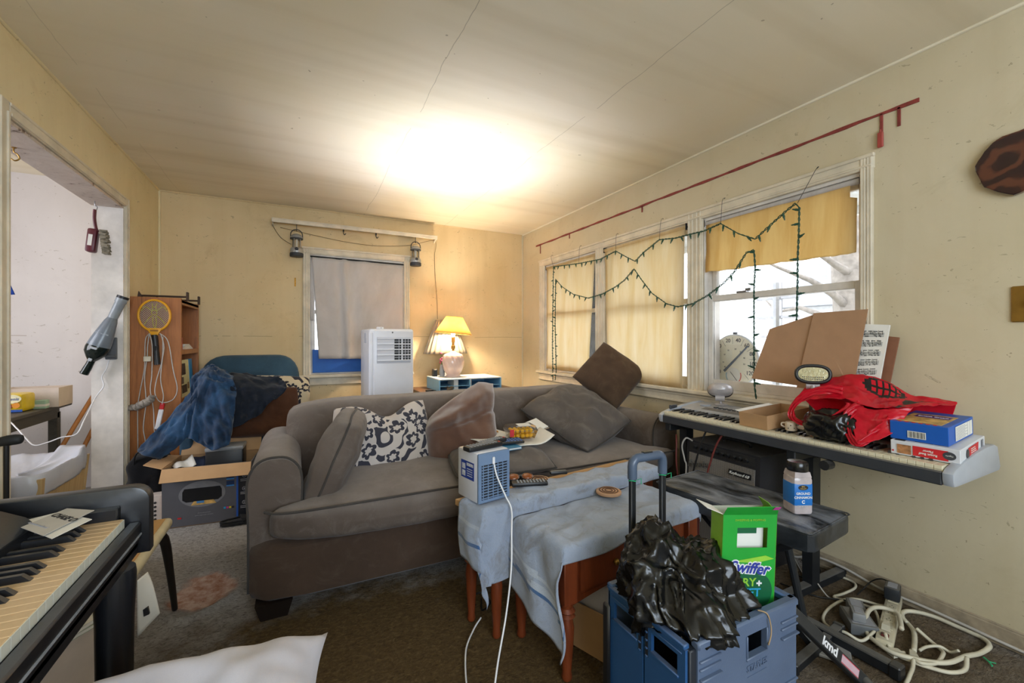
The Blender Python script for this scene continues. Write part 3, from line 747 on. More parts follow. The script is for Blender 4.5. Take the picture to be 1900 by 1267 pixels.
for path in (A_, B_):
    P = [(2.381, y, z) for y, z in path]; S_ = []
    for a, b in zip(P, P[1:]):
        n_ = max(1, int((Vector(b) - Vector(a)).length / 0.012))
        S_ += [Vector(a).lerp(Vector(b), i / n_) for i in range(n_)]
    S_.append(Vector(P[-1]))
    for ph in (0.0, PI):
        mb = MB(); mb.tube([p + Vector((math.cos(i * 1.3 + ph) * 0.004, math.sin(i * 1.3 + ph) * 0.0032, math.sin(i * 1.3 + ph) * 0.0035)) for i, p in enumerate(S_)], 0.0029, 5)
        mb.build('light_wire', M_green, t_, smooth=True, world=True)
    i = 4
    while i < len(S_) - 2:
        p = S_[i]; d = (S_[i + 1] - S_[i]).normalized(); a = rr.uniform(-0.5, 0.5)
        side = Vector((-0.2, -d.z, d.y)); dirn = (Vector((0, 0, -1)) * 0.8 + Vector((rr.uniform(-.3, .1), rr.uniform(-.6, .6), 0))) if abs(d.z) < 0.8 else Vector((rr.uniform(-.3, 0), rr.choice((-1, 1)), rr.uniform(-.2, .4)))
        dirn.normalize()
        if bulb_me is None:
            mb = MB(); mb.lathe([(0.0055, 0), (0.0065, 0.004), (0.0065, 0.022), (0.0042, 0.023), (0.004, 0.033), (0.001, 0.04)], 7)
            o = mb.build('bulb', M_bulbs[0], t_, smooth='auto'); bulb_me = o.data
        else:
            o = bpy.data.objects.new('bulb', bulb_me); COL.objects.link(o); o.parent = t_
        q = Vector((0, 0, 1)).rotation_difference(dirn)
        o.matrix_basis = MW(t_).inverted() @ (T(*p) @ q.to_matrix().to_4x4())
        i += rr.randint(6, 9)
for (a, b) in [((2.8, 2.05), (2.8, 1.919)), ((3.319, 2.05), (3.328, 1.899)), ((2.307, 2.05), (2.318, 1.913)), ((1.8, 2.05), (1.808, 1.908)), ((1.262, 2.05), (1.347, 1.903)), ((3.828, 2.05), (3.775, 1.936))]:
    mb = MB(); mb.tube(spline([(2.404, a[0], a[1] + 0.012), (2.396, a[0] - 0.012, a[1] + 0.016), (2.385, a[0], a[1] - 0.004), (2.382, b[0], b[1])], 4), 0.0014, 5)
    mb.build('wire_hanger', M_dark, t_, world=True)

# ---- leftover red curtain rail and other things on the window wall
t_ = thing('curtain_rail_strip', 'dull red strip left by a curtain rail above the triple window', 'rail', (XR - 0.003, 2.5, 2.235))
M_rail = mat('flaked_red_paint', '#8a3a34', 0.7, var=0.35, scale=20)
def f2(y): return 2.2415 - (4.224 - y) * 0.0042 + fbm((y * 2, 1, 1), 2, 3) * 0.004
mb = MB(); n_ = 60
P = [(0.865 + (4.224 - 0.865) * i / n_) for i in range(n_ + 1)]
for a, b in zip(P, P[1:]):
    wa, wb = [0.007 + 0.002 * math.sin(q * 23) for q in (a, b)]
    mb.hexa([(XR - 0.006, a, f2(a) - wa), (XR, a, f2(a) - wa), (XR, b, f2(b) - wb), (XR - 0.006, b, f2(b) - wb), (XR - 0.006, a, f2(a) + wa), (XR, a, f2(a) + wa), (XR, b, f2(b) + wb), (XR - 0.006, b, f2(b) + wb)])
mb.build('rail', M_rail, t_, world=True)
for y, h in ((4.127, 0.10), (3.554, 0.05), (2.545, 0.05), (1.0, 0.11), (0.935, 0.085)):
    mb = MB(); mb.box(XR - 0.006, XR, y - 0.006, y + 0.006, f2(y) - h, f2(y), 0.001); mb.build('bracket_strip', M_rail, t_, world=True)
mb = MB(); mb.box(-0.012, 0.0, -0.011, 0.011, -0.05, 0.02, 0.003); mb.rod((-0.006, 0, 0.02), (-0.006, 0, 0.032), 0.004)
o = mb.build('rail_bracket', mat('red_plastic_bracket', '#a4443c', 0.5)); o.location = (XR - 0.007, 1.0, 2.12); tag(o, 'small red bracket hung below the near end of the red rail', 'bracket')

t_ = thing('wood_slab_plaque', 'dark varnished tree slice plaque hung high beside the window', 'plaque', (XR - 0.014, 0.585, 1.845))
mb = MB(); rr = random.Random(2); poly = []
for i in range(40):
    a = 2 * PI * i / 40; r = 0.118 + 0.006 * math.sin(3 * a + 1) + 0.004 * math.sin(7 * a) + rr.uniform(-0.003, 0.003)
    poly.append((math.cos(a) * r * 0.80, math.sin(a) * r))
mb.prism(poly, -0.012, 0.012, 'x', bevel=0.003)
wd = NT('varnished_slab'); v = wd.coord('Object', (1, 1, 1))
ring = wd.node('ShaderNodeTexWave'); ring.wave_type = 'RINGS'; ring.rings_direction = 'X'; ring.inputs['Scale'].default_value = 4; ring.inputs['Distortion'].default_value = 14; ring.inputs['Detail'].default_value = 4
wd.link(v, ring.inputs[0]); wd.base(wd.ramp(ring.outputs[0], [(0.1, lin('#2a1216')), (0.5, lin('#3c1c18')), (0.85, lin('#5e3424'))])); wd.set(Roughness=0.18, Coat_Weight=0.6)
mb.build('slab', wd.m, t_)
t_ = thing('switch_plate', 'brass wall switch plate below the wooden plaque', 'switch plate', (XR - 0.003, 0.553, 1.31))
mb = MB(); mb.box(-0.006, 0.003, -0.043, 0.043, -0.068, 0.068, 0.004); mb.build('plate', M_brass, t_)
mb = MB(); mb.box(-0.016, -0.004, -0.006, 0.006, -0.012, 0.012, 0.002); mb.build('toggle', M_white, t_)
for z in (-0.03, 0.03):
    mb = MB(); mb.ball((-0.006, 0, z), 0.003, 0.003, 0.003, 6); mb.build('screw', M_dark, t_)

# ---- dial thermometer fixed outside the near window
t_ = thing('dial_thermometer', 'large round white dial thermometer hung outside the near window', 'thermometer', (2.60, 1.868, 1.036), rot=(PI / 2, 0, -PI / 2))
# local axes: x along -y of the room (reads left to right from indoors), y up, z towards the room
mb = MB(); mb.lathe([(0.172, -0.012), (0.176, -0.006), (0.176, 0.008), (0.170, 0.012)], 40); mb.build('rim', mat('pale_dial_rim', '#cfd2d4', 0.4), t_, smooth='auto')
mb = MB(); mb.lathe([(0.168, 0.0), (0.168, 0.0125)], 40); M_dial = mat('cream_dial', '#efe9cf', 0.6, var=0.03); mb.build('dial_face', M_dial, t_, smooth='auto')
for val, ang in ((-60, -125), (-40, -100), (-20, -72), (0, -46), (20, -17), (40, 14), (60, 43), (80, 70), (100, 97), (120, 124)):
    a = math.radians(90 - ang)
    text('numeral', str(abs(val)), 0.036, M_ink, t_, T(math.cos(a) * 0.138, math.sin(a) * 0.138, 0.0130), off=0.0004)
    a2 = math.radians(90 - ang - 14)
    mb = MB(); mb.tube([(math.cos(a2) * 0.112, math.sin(a2) * 0.112, 0.013), (math.cos(a2) * 0.158, math.sin(a2) * 0.158, 0.013)], 0.0009, 4); mb.build('tick', M_ink, t_)
for val, ang in ((10, -30), (20, 10), (30, 40), (40, 75), (50, 105), (10, -60), (30, -100), (40, -125)):
    a = math.radians(90 - ang); text('numeral', str(val), 0.014, M_ink, t_, T(math.cos(a) * 0.078, math.sin(a) * 0.078, 0.0130))
mb = MB(); mb.prism([(-0.075, -0.068), (-0.062, -0.078), (0.108, 0.098), (0.100, 0.102)], 0.014, 0.017); mb.build('pointer', mat('slate_pointer', '#5d6a78', 0.5), t_)
mb = MB(); mb.lathe([(0.052, 0.0128), (0.052, 0.0142)], 28, T(0, -0.098, 0)); sd = mb.build('small_dial', mat('white_dial', '#e6e4d8', 0.6, var=0.02), t_)
for a0, a1, hx in ((1.25 * PI, 1.55 * PI, '#62a83c'), (0.9 * PI, 1.2 * PI, '#8fc3d8'), (1.6 * PI, 2.12 * PI, '#d86a58')):
    mb = MB(); n_ = 10; o_ = [(math.cos(a0 + (a1 - a0) * i / n_) * 0.056, -0.098 + math.sin(a0 + (a1 - a0) * i / n_) * 0.056) for i in range(n_ + 1)]
    i_ = [(math.cos(a0 + (a1 - a0) * i / n_) * 0.050, -0.098 + math.sin(a0 + (a1 - a0) * i / n_) * 0.050) for i in range(n_, -1, -1)]
    mb.prism(o_ + i_, 0.0128, 0.0148); mb.build('scale_arc', mat('arc_' + hx[1:], hx, 0.6), sd)
mb = MB(); mb.tube([(-0.022, -0.075, 0.016), (0.026, -0.13, 0.016)], 0.0018, 4); mb.build('small_pointer', M_ink, sd)
text('lettering', 'EZREAD', 0.022, M_ink, t_, T(0, -0.156, 0.0130), off=0.0003, space=1.1)
mb = MB(); mb.box(-0.012, 0.012, 0.165, 0.19, -0.012, 0.002); mb.box(-0.01, 0.01, -0.01, 0.01, -0.03, -0.012); mb.build('bracket', M_dark, t_)
# ================================================================ sofa and its cushions
M_sofa = fabric('grey_brown_sofa_fabric', '#6e625a', '#584c44', stain='#857c74', amt=0.4, dust=0.75)  # dust amount here also stands for bright light on the arm tops
M_sofa_d = fabric('grey_brown_base_fabric', '#544236', '#42342a', stain='#665a50', amt=0.25)
M_pipe = fabric('sofa_piping', '#4d4844', '#3f3a37', amt=0.0)
sofa = thing('sofa', 'large worn grey brown fabric sofa with two loose seat cushions', 'sofa', (1.07, 2.45, 0))
SX0, SX1 = -0.19, 2.33
mb = softbox(SX0, SX1, 2.03, 2.93, 0.06, 0.315, 18, 14); mb.build('base', M_sofa_d, sofa, smooth='auto', world=True)
for x in (SX0 + 0.03, SX1 - 0.16):
    for y in (2.035, 2.78):
        mb = MB(); b = Vector((x, y, 0))
        mb.hexa([(x + 0.02, y + 0.02, 0), (x + 0.12, y + 0.02, 0), (x + 0.12, y + 0.11, 0), (x + 0.02, y + 0.11, 0), (x, y, 0.075), (x + 0.14, y, 0.075), (x + 0.14, y + 0.13, 0.075), (x, y + 0.13, 0.075)])
        mb.build('foot', mat('dark_wood_foot', '#1d1613', 0.4), sofa, world=True)
def arm(x0, x1, name):
    w = x1 - x0
    # section of a sock arm: straight sides, broad rounded top
    sec = [(x0, 0.10), (x0, 0.40), (x0 - 0.006, 0.52), (x0 + 0.004, 0.60), (x0 + w * 0.22, 0.65), (x0 + w * 0.5, 0.662), (x0 + w * 0.78, 0.648), (x1 - 0.004, 0.595), (x1 + 0.004, 0.52), (x1, 0.40), (x1, 0.10)]
    ys = [2.115, 2.125, 2.16, 2.4, 2.65, 2.86, 2.92]; ins = [0.012, 0.0, 0, 0, 0, 0, 0.006]
    mb = MB(); rows = []
    sp = [(p.x, p.y) for p in spline([(a, b, 0) for a, b in sec], 4)]
    cx = (x0 + x1) / 2
    for y, i_ in zip(ys, ins):
        rows.append([mb.bm.verts.new((cx + (a - cx) * (1 - i_ * 4), y + fbm((a * 2, y, b), 4, 2) * 0.006, 0.3 + (b - 0.3) * (1 - i_ * 1.4) - 0.012 * max(0, (y - 2.3)) + 0.01 * fbm((a, y, b), 5, 2))) for a, b in sp])
    for A, B in zip(rows, rows[1:]):
        for j in range(len(sp) - 1): mb.bm.faces.new((A[j], A[j + 1], B[j + 1], B[j]))
        mb.bm.faces.new((A[-1], A[0], B[0], B[-1]))
    mb.bm.faces.new(rows[0][::-1]); mb.bm.faces.new(rows[-1])
    rim = [v.co.copy() for v in rows[1]]
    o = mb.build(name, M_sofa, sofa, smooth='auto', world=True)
    mb = MB(); mb.tube([p + Vector((0, -0.003, 0.002)) for p in rim], 0.0055, 6); mb.build('piping', M_pipe, o, smooth=True, world=False).matrix_basis = MW(o).inverted()
arm(SX0, 0.012, 'arm'); arm(2.128, SX1, 'arm')
def f_back(q, d):
    k = max(0.0, (q.z - 0.42) / 0.4)
    q.y += 0.10 * k
    q.y -= 0.02 * math.sin(max(0, min(1, k)) * PI)
    q.z += 0.006 * fbm((q.x * 1.2, 0, 3), 2.0, 3) * (1 if q.z > 0.7 else 0) + 0.01 * (0.5 - abs((q.x - 1.07) / 2.4))
    q.y += fbm((q.x, q.z, 5), 3, 2) * 0.008
    return q
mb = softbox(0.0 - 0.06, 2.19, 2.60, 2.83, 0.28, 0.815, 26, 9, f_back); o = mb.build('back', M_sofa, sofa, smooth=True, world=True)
def seatc(x0, x1, left_ext, right_ext, seed):
    """loose T cushion: the front reaches sideways past the arm"""
    def f(q, d):
        fr = max(0.0, min(1.0, (2.13 - q.y) / 0.06))
        if left_ext and q.x < x0 + 0.30: q.x -= left_ext * fr * max(0, min(1, (x0 + 0.3 - q.x) / 0.3))
        if right_ext and q.x > x1 - 0.30: q.x += right_ext * fr * max(0, min(1, (q.x - x1 + 0.3) / 0.3))
        u = (q.x - x0) / (x1 - x0); v = (q.y - 1.95) / 0.8
        if q.z > 0.40:
            q.z += 0.028 * math.sin(max(0, min(1, u)) * PI) * math.sin(max(0, min(1, v)) * PI) + 0.008 * fbm((q.x + seed, q.y, 2), 4, 3)
        q.y -= 0.035 * math.sin(max(0, min(1, u)) * PI) * (1 if d.y < -0.5 else 0) * (1 - abs(d.z) * 0.5)
        q.y += fbm((q.x * 3 + seed, q.z, 1), 4, 2) * 0.006
        return q
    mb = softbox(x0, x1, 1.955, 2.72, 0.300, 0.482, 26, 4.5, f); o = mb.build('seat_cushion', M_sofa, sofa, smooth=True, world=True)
    for zc, name in ((0.458, 'piping'),):
        pts = []
        n_ = 40
        for i in range(n_ + 1):
            u = i / n_; x = x0 - left_ext + 0.035 + (x1 - x0 + left_ext + right_ext - 0.07) * u
            y = 1.982 - 0.035 * math.sin(u * PI) + 0.06 * (abs(2 * u - 1) ** 12)
            pts.append((x, y - 0.0, zc + (0.012 * math.sin(u * PI) if zc > 0.4 else 0)))
        mb = MB(); mb.tube(pts, 0.0055, 6); p_ = mb.build(name, M_pipe, o, smooth=True); p_.matrix_basis = MW(o).inverted()
seatc(0.02, 1.07, 0.18, 0.0, 0.3); seatc(1.075, 2.12, 0.0, 0.17, 4.1)

def put_cushion(name, label, w, h, t_, o, xd, yd, m, seed, wr=0.014, sag=0.0, piping=None, extra=None, pin=0.10, ex=0.5, cat='pillow', group=None, nu=40, pw=2.4, rnd=0.4):
    """cushion whose width runs along xd and height along yd, centred at o"""
    mb, rim = cushion(w, h, t_, nu, nu, seed, wr, pin, sag, pw, ex, extra, rnd)
    r = mb.build(name, m, None, smooth=True); r.matrix_basis = frame(o, xd, yd); tag(r, label, cat, group)
    if piping is not None:
        mb = MB(); mb.tube(rim, 0.0055, 6, closed=True); mb.build('piping', piping, r, smooth=True)
    return r
# damask print: scrolls, leaves and rosettes in charcoal on cream
def damask(name, a, b, scale=1.0):
    t = NT(name); v = t.coord('Object')
    vv = t.node('ShaderNodeVectorMath', operation='ADD'); 
    nz = t.node('ShaderNodeTexNoise'); nz.inputs['Scale'].default_value = 9 * scale; nz.inputs['Detail'].default_value = 2; t.link(v, nz.inputs[0])
    sc_ = t.node('ShaderNodeVectorMath', operation='SCALE'); t.link(nz.outputs[1], sc_.inputs[0]); sc_.inputs[3].default_value = 0.07 / scale
    t.link(v, vv.inputs[0]); t.link(sc_.outputs[0], vv.inputs[1])
    vo = t.node('ShaderNodeTexVoronoi'); vo.inputs['Scale'].default_value = 8.5 * scale; vo.voronoi_dimensions = '2D'; t.link(vv.outputs[0], vo.inputs[0])
    # petals around every cell centre
    sub = t.node('ShaderNodeVectorMath', operation='SUBTRACT'); t.link(vv.outputs[0], sub.inputs[0])
    t.link(vo.outputs['Position'], sub.inputs[1])
    sx = t.node('ShaderNodeSeparateXYZ'); t.link(sub.outputs[0], sx.inputs[0])
    ang = t.math('ARCTAN2', sx.outputs[1], sx.outputs[0])
    pet = t.math('MULTIPLY', t.math('ABSOLUTE', t.math('SINE', t.math('MULTIPLY', ang, 3.0))), 0.14)
    rad = t.math('ADD', vo.outputs['Distance'], t.math('MULTIPLY', pet, -1.0))
    flower = t.math('LESS_THAN', rad, 0.22)
    core = t.math('LESS_THAN', t.math('ADD', vo.outputs['Distance'], t.math('MULTIPLY', pet, -0.5)), 0.10)
    wv = t.node('ShaderNodeTexWave'); wv.wave_type = 'RINGS'; wv.rings_direction = 'Z'; wv.inputs['Scale'].default_value = 4.2 * scale; wv.inputs['Distortion'].default_value = 7.5; wv.inputs['Detail'].default_value = 1.2; wv.inputs['Detail Scale'].default_value = 1.6
    t.link(v, wv.inputs[0])
    scroll = t.math('GREATER_THAN', wv.outputs[1] if False else wv.outputs['Fac'], 0.72)
    p = t.math('MAXIMUM', t.math('SUBTRACT', flower, core), t.math('MULTIPLY', scroll, t.math('GREATER_THAN', vo.outputs['Distance'], 0.42)))
    col = t.mix(p, lin(a), lin(b)); t.base(col); t.set(Roughness=0.9, Sheen_Weight=0.2, Specular_IOR_Level=0.15)
    t.bump(t.noise(v, 300, 3), 0.2, 0.002); return t.m
M_damask = damask('charcoal_damask_print', '#c3bab4', '#3c3c46')
def notch(p, u, v, s):
    # slumped top edge with an ear at either corner and the middle fallen in
    k = max(0.0, v); p.y -= 0.085 * k ** 2 * math.exp(-((u - 0.12) / 0.42) ** 2)
    p.z -= 0.05 * k * math.exp(-((u - 0.1) / 0.4) ** 2); return p
M_plain = None
pil = put_cushion('damask_pillow', 'white pillow printed with charcoal flowers and scrolls on the sofa', 0.56, 0.44, 0.17, (0.435, 2.50, 0.615), (1, -0.03, 0.04), (0.02, 0.38, 0.93), M_damask, 2.2, 0.012, extra=notch, pin=0.05, ex=0.45)
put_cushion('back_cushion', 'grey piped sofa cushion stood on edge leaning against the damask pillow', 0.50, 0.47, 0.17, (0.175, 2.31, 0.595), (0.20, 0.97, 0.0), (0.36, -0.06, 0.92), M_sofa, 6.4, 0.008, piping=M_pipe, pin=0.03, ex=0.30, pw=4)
M_fuzz = fabric('brown_fleece', '#7b5a49', '#5f4236', weave=900, sheen=0.7, stain='#8f6f5c', amt=0.3, bump=0.5)
def fold(p, u, v, s):
    if v > -0.1:
        k = (v + 0.1) / 1.1; p.y -= 0.16 * k * max(0, 0.45 - u) / 1.45; p.x += 0.05 * k * k
        p.z += 0.055 * math.exp(-((v - 0.35 - 0.25 * u) / 0.22) ** 2) * (1 if s > 0 else 0) * (1 - 0.5 * max(0, u))
        p.z -= 0.035 * math.exp(-((v - 0.02 - 0.25 * u) / 0.07) ** 2) * (s > 0)
    return p
put_cushion('brown_fleece_pillow', 'brown fleece pillow with a folded over top beside the damask pillow', 0.47, 0.56, 0.33, (0.885, 2.48, 0.64), (1, -0.12, 0.06), (0.10, 0.36, 0.92), M_fuzz, 8.8, 0.026, extra=fold, pin=0.06, ex=0.42)
M_gray = fabric('grey_velour', '#6b635e', '#534c48', stain='#8a827a', amt=0.35, weave=500)
def crease(p, u, v, s):
    p.z += (0.018 * math.sin(9 * u + 5 * v) * math.exp(-((v + 0.55) / 0.4) ** 2) + 0.014 * math.sin(7 * (u - v))* math.exp(-((u + 0.1) / 0.5) ** 2)) * (1 - abs(u) ** 4) * (1 - abs(v) ** 4) * (s > 0)
    return p
put_cushion('grey_pillow', 'grey piped square pillow tipped on its corner at the sofa end', 0.66, 0.60, 0.24, (1.72, 2.42, 0.655), (0.61, 0.245, 0.12), (-0.14, 0.50, 0.24), M_gray, 3.7, 0.014, piping=M_pipe, extra=crease, pin=0.08)
M_dkbr = fabric('dark_brown_velour', '#5a4636', '#46362a', stain='#6a5a48', amt=0.3, weave=600, bump=0.4)
put_cushion('dark_brown_pillow', 'dark brown pillow standing corner up against the window behind the grey pillow', 0.44, 0.44, 0.17, (2.20, 2.66, 0.898), (0.46, -0.56, -0.52), (0.34, 0.34, 0.84), M_dkbr, 12.1, 0.014, pin=0.05, rnd=0.2)
put_cushion('grey_pillow', 'flat grey piped pillow lying on the seat under papers behind the coffee table', 0.56, 0.46, 0.11, (0.98, 2.10, 0.525), (0.97, -0.2, 0.02), (0.2, 0.97, 0.05), M_gray, 5.5, 0.008, piping=M_pipe, pin=0.06)
mb = MB(); mb.ball((0, 0, 0.012), 0.022, 0.018, 0.014); mb.ball((0.012, -0.006, 0.026), 0.012, 0.01, 0.01)
for a in range(7): mb.tube(spline([(0, 0, 0.02), (math.cos(a) * 0.02, math.sin(a) * 0.016, 0.035), (math.cos(a) * 0.034, math.sin(a) * 0.03, 0.02)], 3), 0.0012, 4)
o = mb.build('pine_cone', mat('brown_cone', '#5a4a34', 0.8, bump=0.5, bscale=90), smooth='auto'); o.location = (0.955, 2.88, 0.812); tag(o, 'small dried cone ornament lying on top of the sofa back', 'ornament')

# ================================================================ armchair in the corner and what lies on it
M_teal = fabric('blue_grey_ribbed_upholstery', '#3f5c70', '#2f4658', weave=260, stain='#52707f', amt=0.2, bump=0.5)
ac = thing('armchair', 'blue grey upholstered armchair in the back corner under a heap of clothes', 'armchair', (-0.36, 4.14, 0))
def f_ab(q, d):
    k = max(0, (q.z - 0.35) / 0.7); q.y += 0.16 * k; 
    ax = abs(q.x) / 0.37
    if q.z > 0.8: q.z -= 0.07 * max(0, ax - 0.55) ** 2 * 4
    return q
mb = softbox(-0.375, 0.375, -0.02, 0.20, 0.30, 1.04, 18, 6, f_ab); mb.build('back', M_teal, ac, smooth=True)
mb = softbox(-0.30, 0.30, -0.47, 0.06, 0.26, 0.44, 14, 6); mb.build('seat_cushion', M_teal, ac, smooth=True)
mb = softbox(-0.36, 0.36, -0.46, 0.18, 0.07, 0.30, 14, 12); mb.build('base', M_teal, ac, smooth=True)
for s_ in (-1, 1):
    mb = softbox(min(s_ * 0.29, s_ * 0.39), max(s_ * 0.29, s_ * 0.39), -0.46, 0.10, 0.10, 0.56, 12, 5); mb.build('arm', M_teal, ac, smooth=True)
for x in (-0.31, 0.27):
    for y in (-0.42, 0.12):
        mb = MB(); mb.box(x, x + 0.04, y, y + 0.04, 0, 0.08, 0.003); mb.build('foot', M_black, ac)
put_cushion('damask_pillow', 'cream pillow with black scrollwork print propped on the corner armchair', 0.56, 0.42, 0.15, (-0.18, 3.90, 0.70), (1, -0.06, -0.05), (0.05, 0.40, 0.91), damask('black_damask_print', '#c2b498', '#2a2a33', 1.15), 4.2, 0.010, pin=0.05)
M_rust = fabric('rust_brown_velour', '#5c3a26', '#44291a', stain='#6c4630', amt=0.3, weave=700)
put_cushion('rust_brown_pillow', 'rust brown pillow on the corner armchair in front of the scrollwork pillow', 0.52, 0.40, 0.17, (-0.24, 3.72, 0.635), (1, 0.05, -0.02), (0.03, 0.36, 0.93), M_rust, 9.1, 0.016, pin=0.06)
# jeans thrown over the left of the chair
def denim():
    t = NT('blue_denim'); v = t.coord('Object')
    a = t.ramp(t.noise(v, 5, 7, 0.7, 0.6), [(0.3, lin('#0a1728')), (0.52, lin('#143454')), (0.8, lin('#2c5c86'))])
    t.base(a); t.set(Roughness=0.9, Sheen_Weight=0.2); t.bump(t.noise(v, 400, 3), 0.3, 0.002); return t.m
M_denim = denim()
def drape(name, label, ctrl, m, seed, wr=0.03, cat='clothing', nu=44, nv=44, th=0.006):
    """cloth lofted through rows of control points with fold noise"""
    rows = [spline(r, 11) for r in ctrl]; k = len(rows[0])
    cols = [spline([r[i] for r in rows], 12) for i in range(k)]
    L = len(cols[0]); mb = MB(); V = []
    for i in range(k):
        V.append([])
        for j in range(L):
            p = cols[i][j].copy(); q = Vector((p.x * 7 + seed, p.y * 7, p.z * 3))
            n_ = noise.noise(q) + 0.7 * (1 - abs(noise.noise(q * 1.9)) * 2) + 0.35 * (1 - abs(noise.noise(q * 4.1)) * 2)
            p += Vector((noise.noise(q + Vector((9, 0, 0))) * wr * 0.5, -abs(n_) * wr, n_ * wr * 0.6)); V[-1].append(mb.bm.verts.new(p))
    for i in range(k - 1):
        for j in range(L - 1): mb.bm.faces.new((V[i][j], V[i + 1][j], V[i + 1][j + 1], V[i][j + 1]))
    o = mb.build(name, m, None, smooth=True, solid=th); return tag(o, label, cat)
drape('blue_jeans', 'crumpled dark blue jeans thrown over the corner armchair and trailing down to the printer box',
      [[(-0.66, 3.88, 0.90), (-0.58, 3.82, 0.96), (-0.50, 3.78, 0.94), (-0.42, 3.70, 0.88)],
       [(-0.67, 3.68, 0.84), (-0.58, 3.58, 0.88), (-0.49, 3.52, 0.86), (-0.38, 3.52, 0.80)],
       [(-0.68, 3.58, 0.64), (-0.60, 3.50, 0.66), (-0.50, 3.46, 0.62), (-0.41, 3.47, 0.58)],
       [(-0.66, 3.52, 0.52), (-0.59, 3.47, 0.48), (-0.51, 3.42, 0.43), (-0.43, 3.44, 0.45)]], M_denim, 1.0, 0.055)
drape('jeans_leg', 'leg of blue jeans trailing from the armchair heap towards the bookcase foot',
      [[(-0.67, 3.72, 0.84), (-0.60, 3.60, 0.82), (-0.54, 3.60, 0.74)], [(-0.74, 3.62, 0.70), (-0.66, 3.52, 0.66), (-0.61, 3.54, 0.58)],
       [(-0.84, 3.58, 0.56), (-0.76, 3.48, 0.52), (-0.70, 3.50, 0.46)], [(-0.94, 3.58, 0.45), (-0.88, 3.47, 0.43), (-0.80, 3.50, 0.40)]], M_denim, 4.0, 0.035)
drape('dark_jacket', 'dark navy jacket slumped over the rust brown pillow on the armchair',
      [[(-0.48, 3.78, 0.92), (-0.30, 3.76, 0.90), (-0.10, 3.74, 0.86)], [(-0.46, 3.60, 0.84), (-0.28, 3.56, 0.83), (-0.08, 3.57, 0.80)],
       [(-0.44, 3.52, 0.68), (-0.32, 3.50, 0.70), (-0.18, 3.52, 0.72)], [(-0.42, 3.49, 0.56), (-0.36, 3.48, 0.58), (-0.28, 3.50, 0.62)]], fabric('navy_black_cloth', '#1b2330', '#10151f', amt=0.3), 8.0, 0.035)
# ================================================================ bookcase beside the opening and what hangs on it
M_oak = wood('reddish_oak', '#b4713a', '#74421c', (14, 14, 0.9), 0.42)
bc = thing('bookcase', 'reddish oak veneer bookcase standing in the corner by the opening', 'bookcase', (-0.896, 4.115, 0))
bx0, bx1, by0, by1, bz = -0.144, 0.144, -0.305, 0.305, 1.475
mb = MB(); mb.box(bx0, bx1, by0, by0 + 0.02, 0, bz, 0.002); mb.build('side_panel', M_oak, bc)
mb = MB(); mb.box(bx0, bx1, by1 - 0.02, by1, 0, bz, 0.002); mb.build('side_panel', M_oak, bc)
mb = MB(); mb.box(bx0, bx0 + 0.008, by0 + 0.02, by1 - 0.02, 0.02, bz - 0.02); mb.build('back_panel', M_oak, bc)
for z in (0.05, 0.38, 0.735, 1.09, bz - 0.022):
    mb = MB(); mb.box(bx0 + 0.008, bx1 - (0.0 if z > 1.4 or z < 0.1 else 0.004), by0 + 0.02, by1 - 0.02, z - 0.011, z + 0.011, 0.002)
    if z > 0.1: mb.box(bx1 - 0.018, bx1, by0 + 0.02, by1 - 0.02, z - 0.024, z + 0.012, 0.002)
    mb.build('shelf', M_oak, bc)
def book(label, x, y, z, w, h, d, col, lean=0.0, group='books in the corner bookcase', name='book', cover=None):
    """d along x (front to back), w = spine width along y"""
    t_ = thing(name, label, 'book', (x, y, z), group=group, rot=(lean, 0, 0))
    m = mat('cover_' + col[1:], col, 0.5)
    mb = MB(); mb.box(-d / 2, d / 2, -w / 2, -w / 2 + 0.003, 0, h); mb.box(-d / 2, d / 2, w / 2 - 0.003, w / 2, 0, h); mb.box(d / 2 - 0.003, d / 2, -w / 2, w / 2, 0, h)
    mb.build('cover', m, t_)
    mb = MB(); mb.box(-d / 2 + 0.004, d / 2 - 0.003, -w / 2 + 0.003, w / 2 - 0.003, 0.004, h - 0.004); mb.build('pages', M_paper, t_)
    return t_
book('tall white ring binder on the top shelf of the oak bookcase', -0.90, 3.88, 1.1015, 0.05, 0.27, 0.22, '#c9c5bf')
book('dark slim book beside the white binder on the top shelf', -0.90, 3.935, 1.1015, 0.02, 0.20, 0.20, '#2f3442')
book('red and white paperback standing on the top shelf of the oak bookcase', -0.88, 3.98, 1.1015, 0.03, 0.09, 0.2, '#b8433c')
tt = thing('paper_stack', 'loose stack of white papers at the back of the top bookcase shelf', 'papers', (-0.87, 4.16, 1.1015))
for k in range(5):
    mb = MB(); mb.box(-0.09, 0.09, -0.13, 0.13, 0.008 * k, 0.008 * k + 0.007, m=RZ(0.05 * (k - 2))); mb.build('sheet', M_paper, tt)
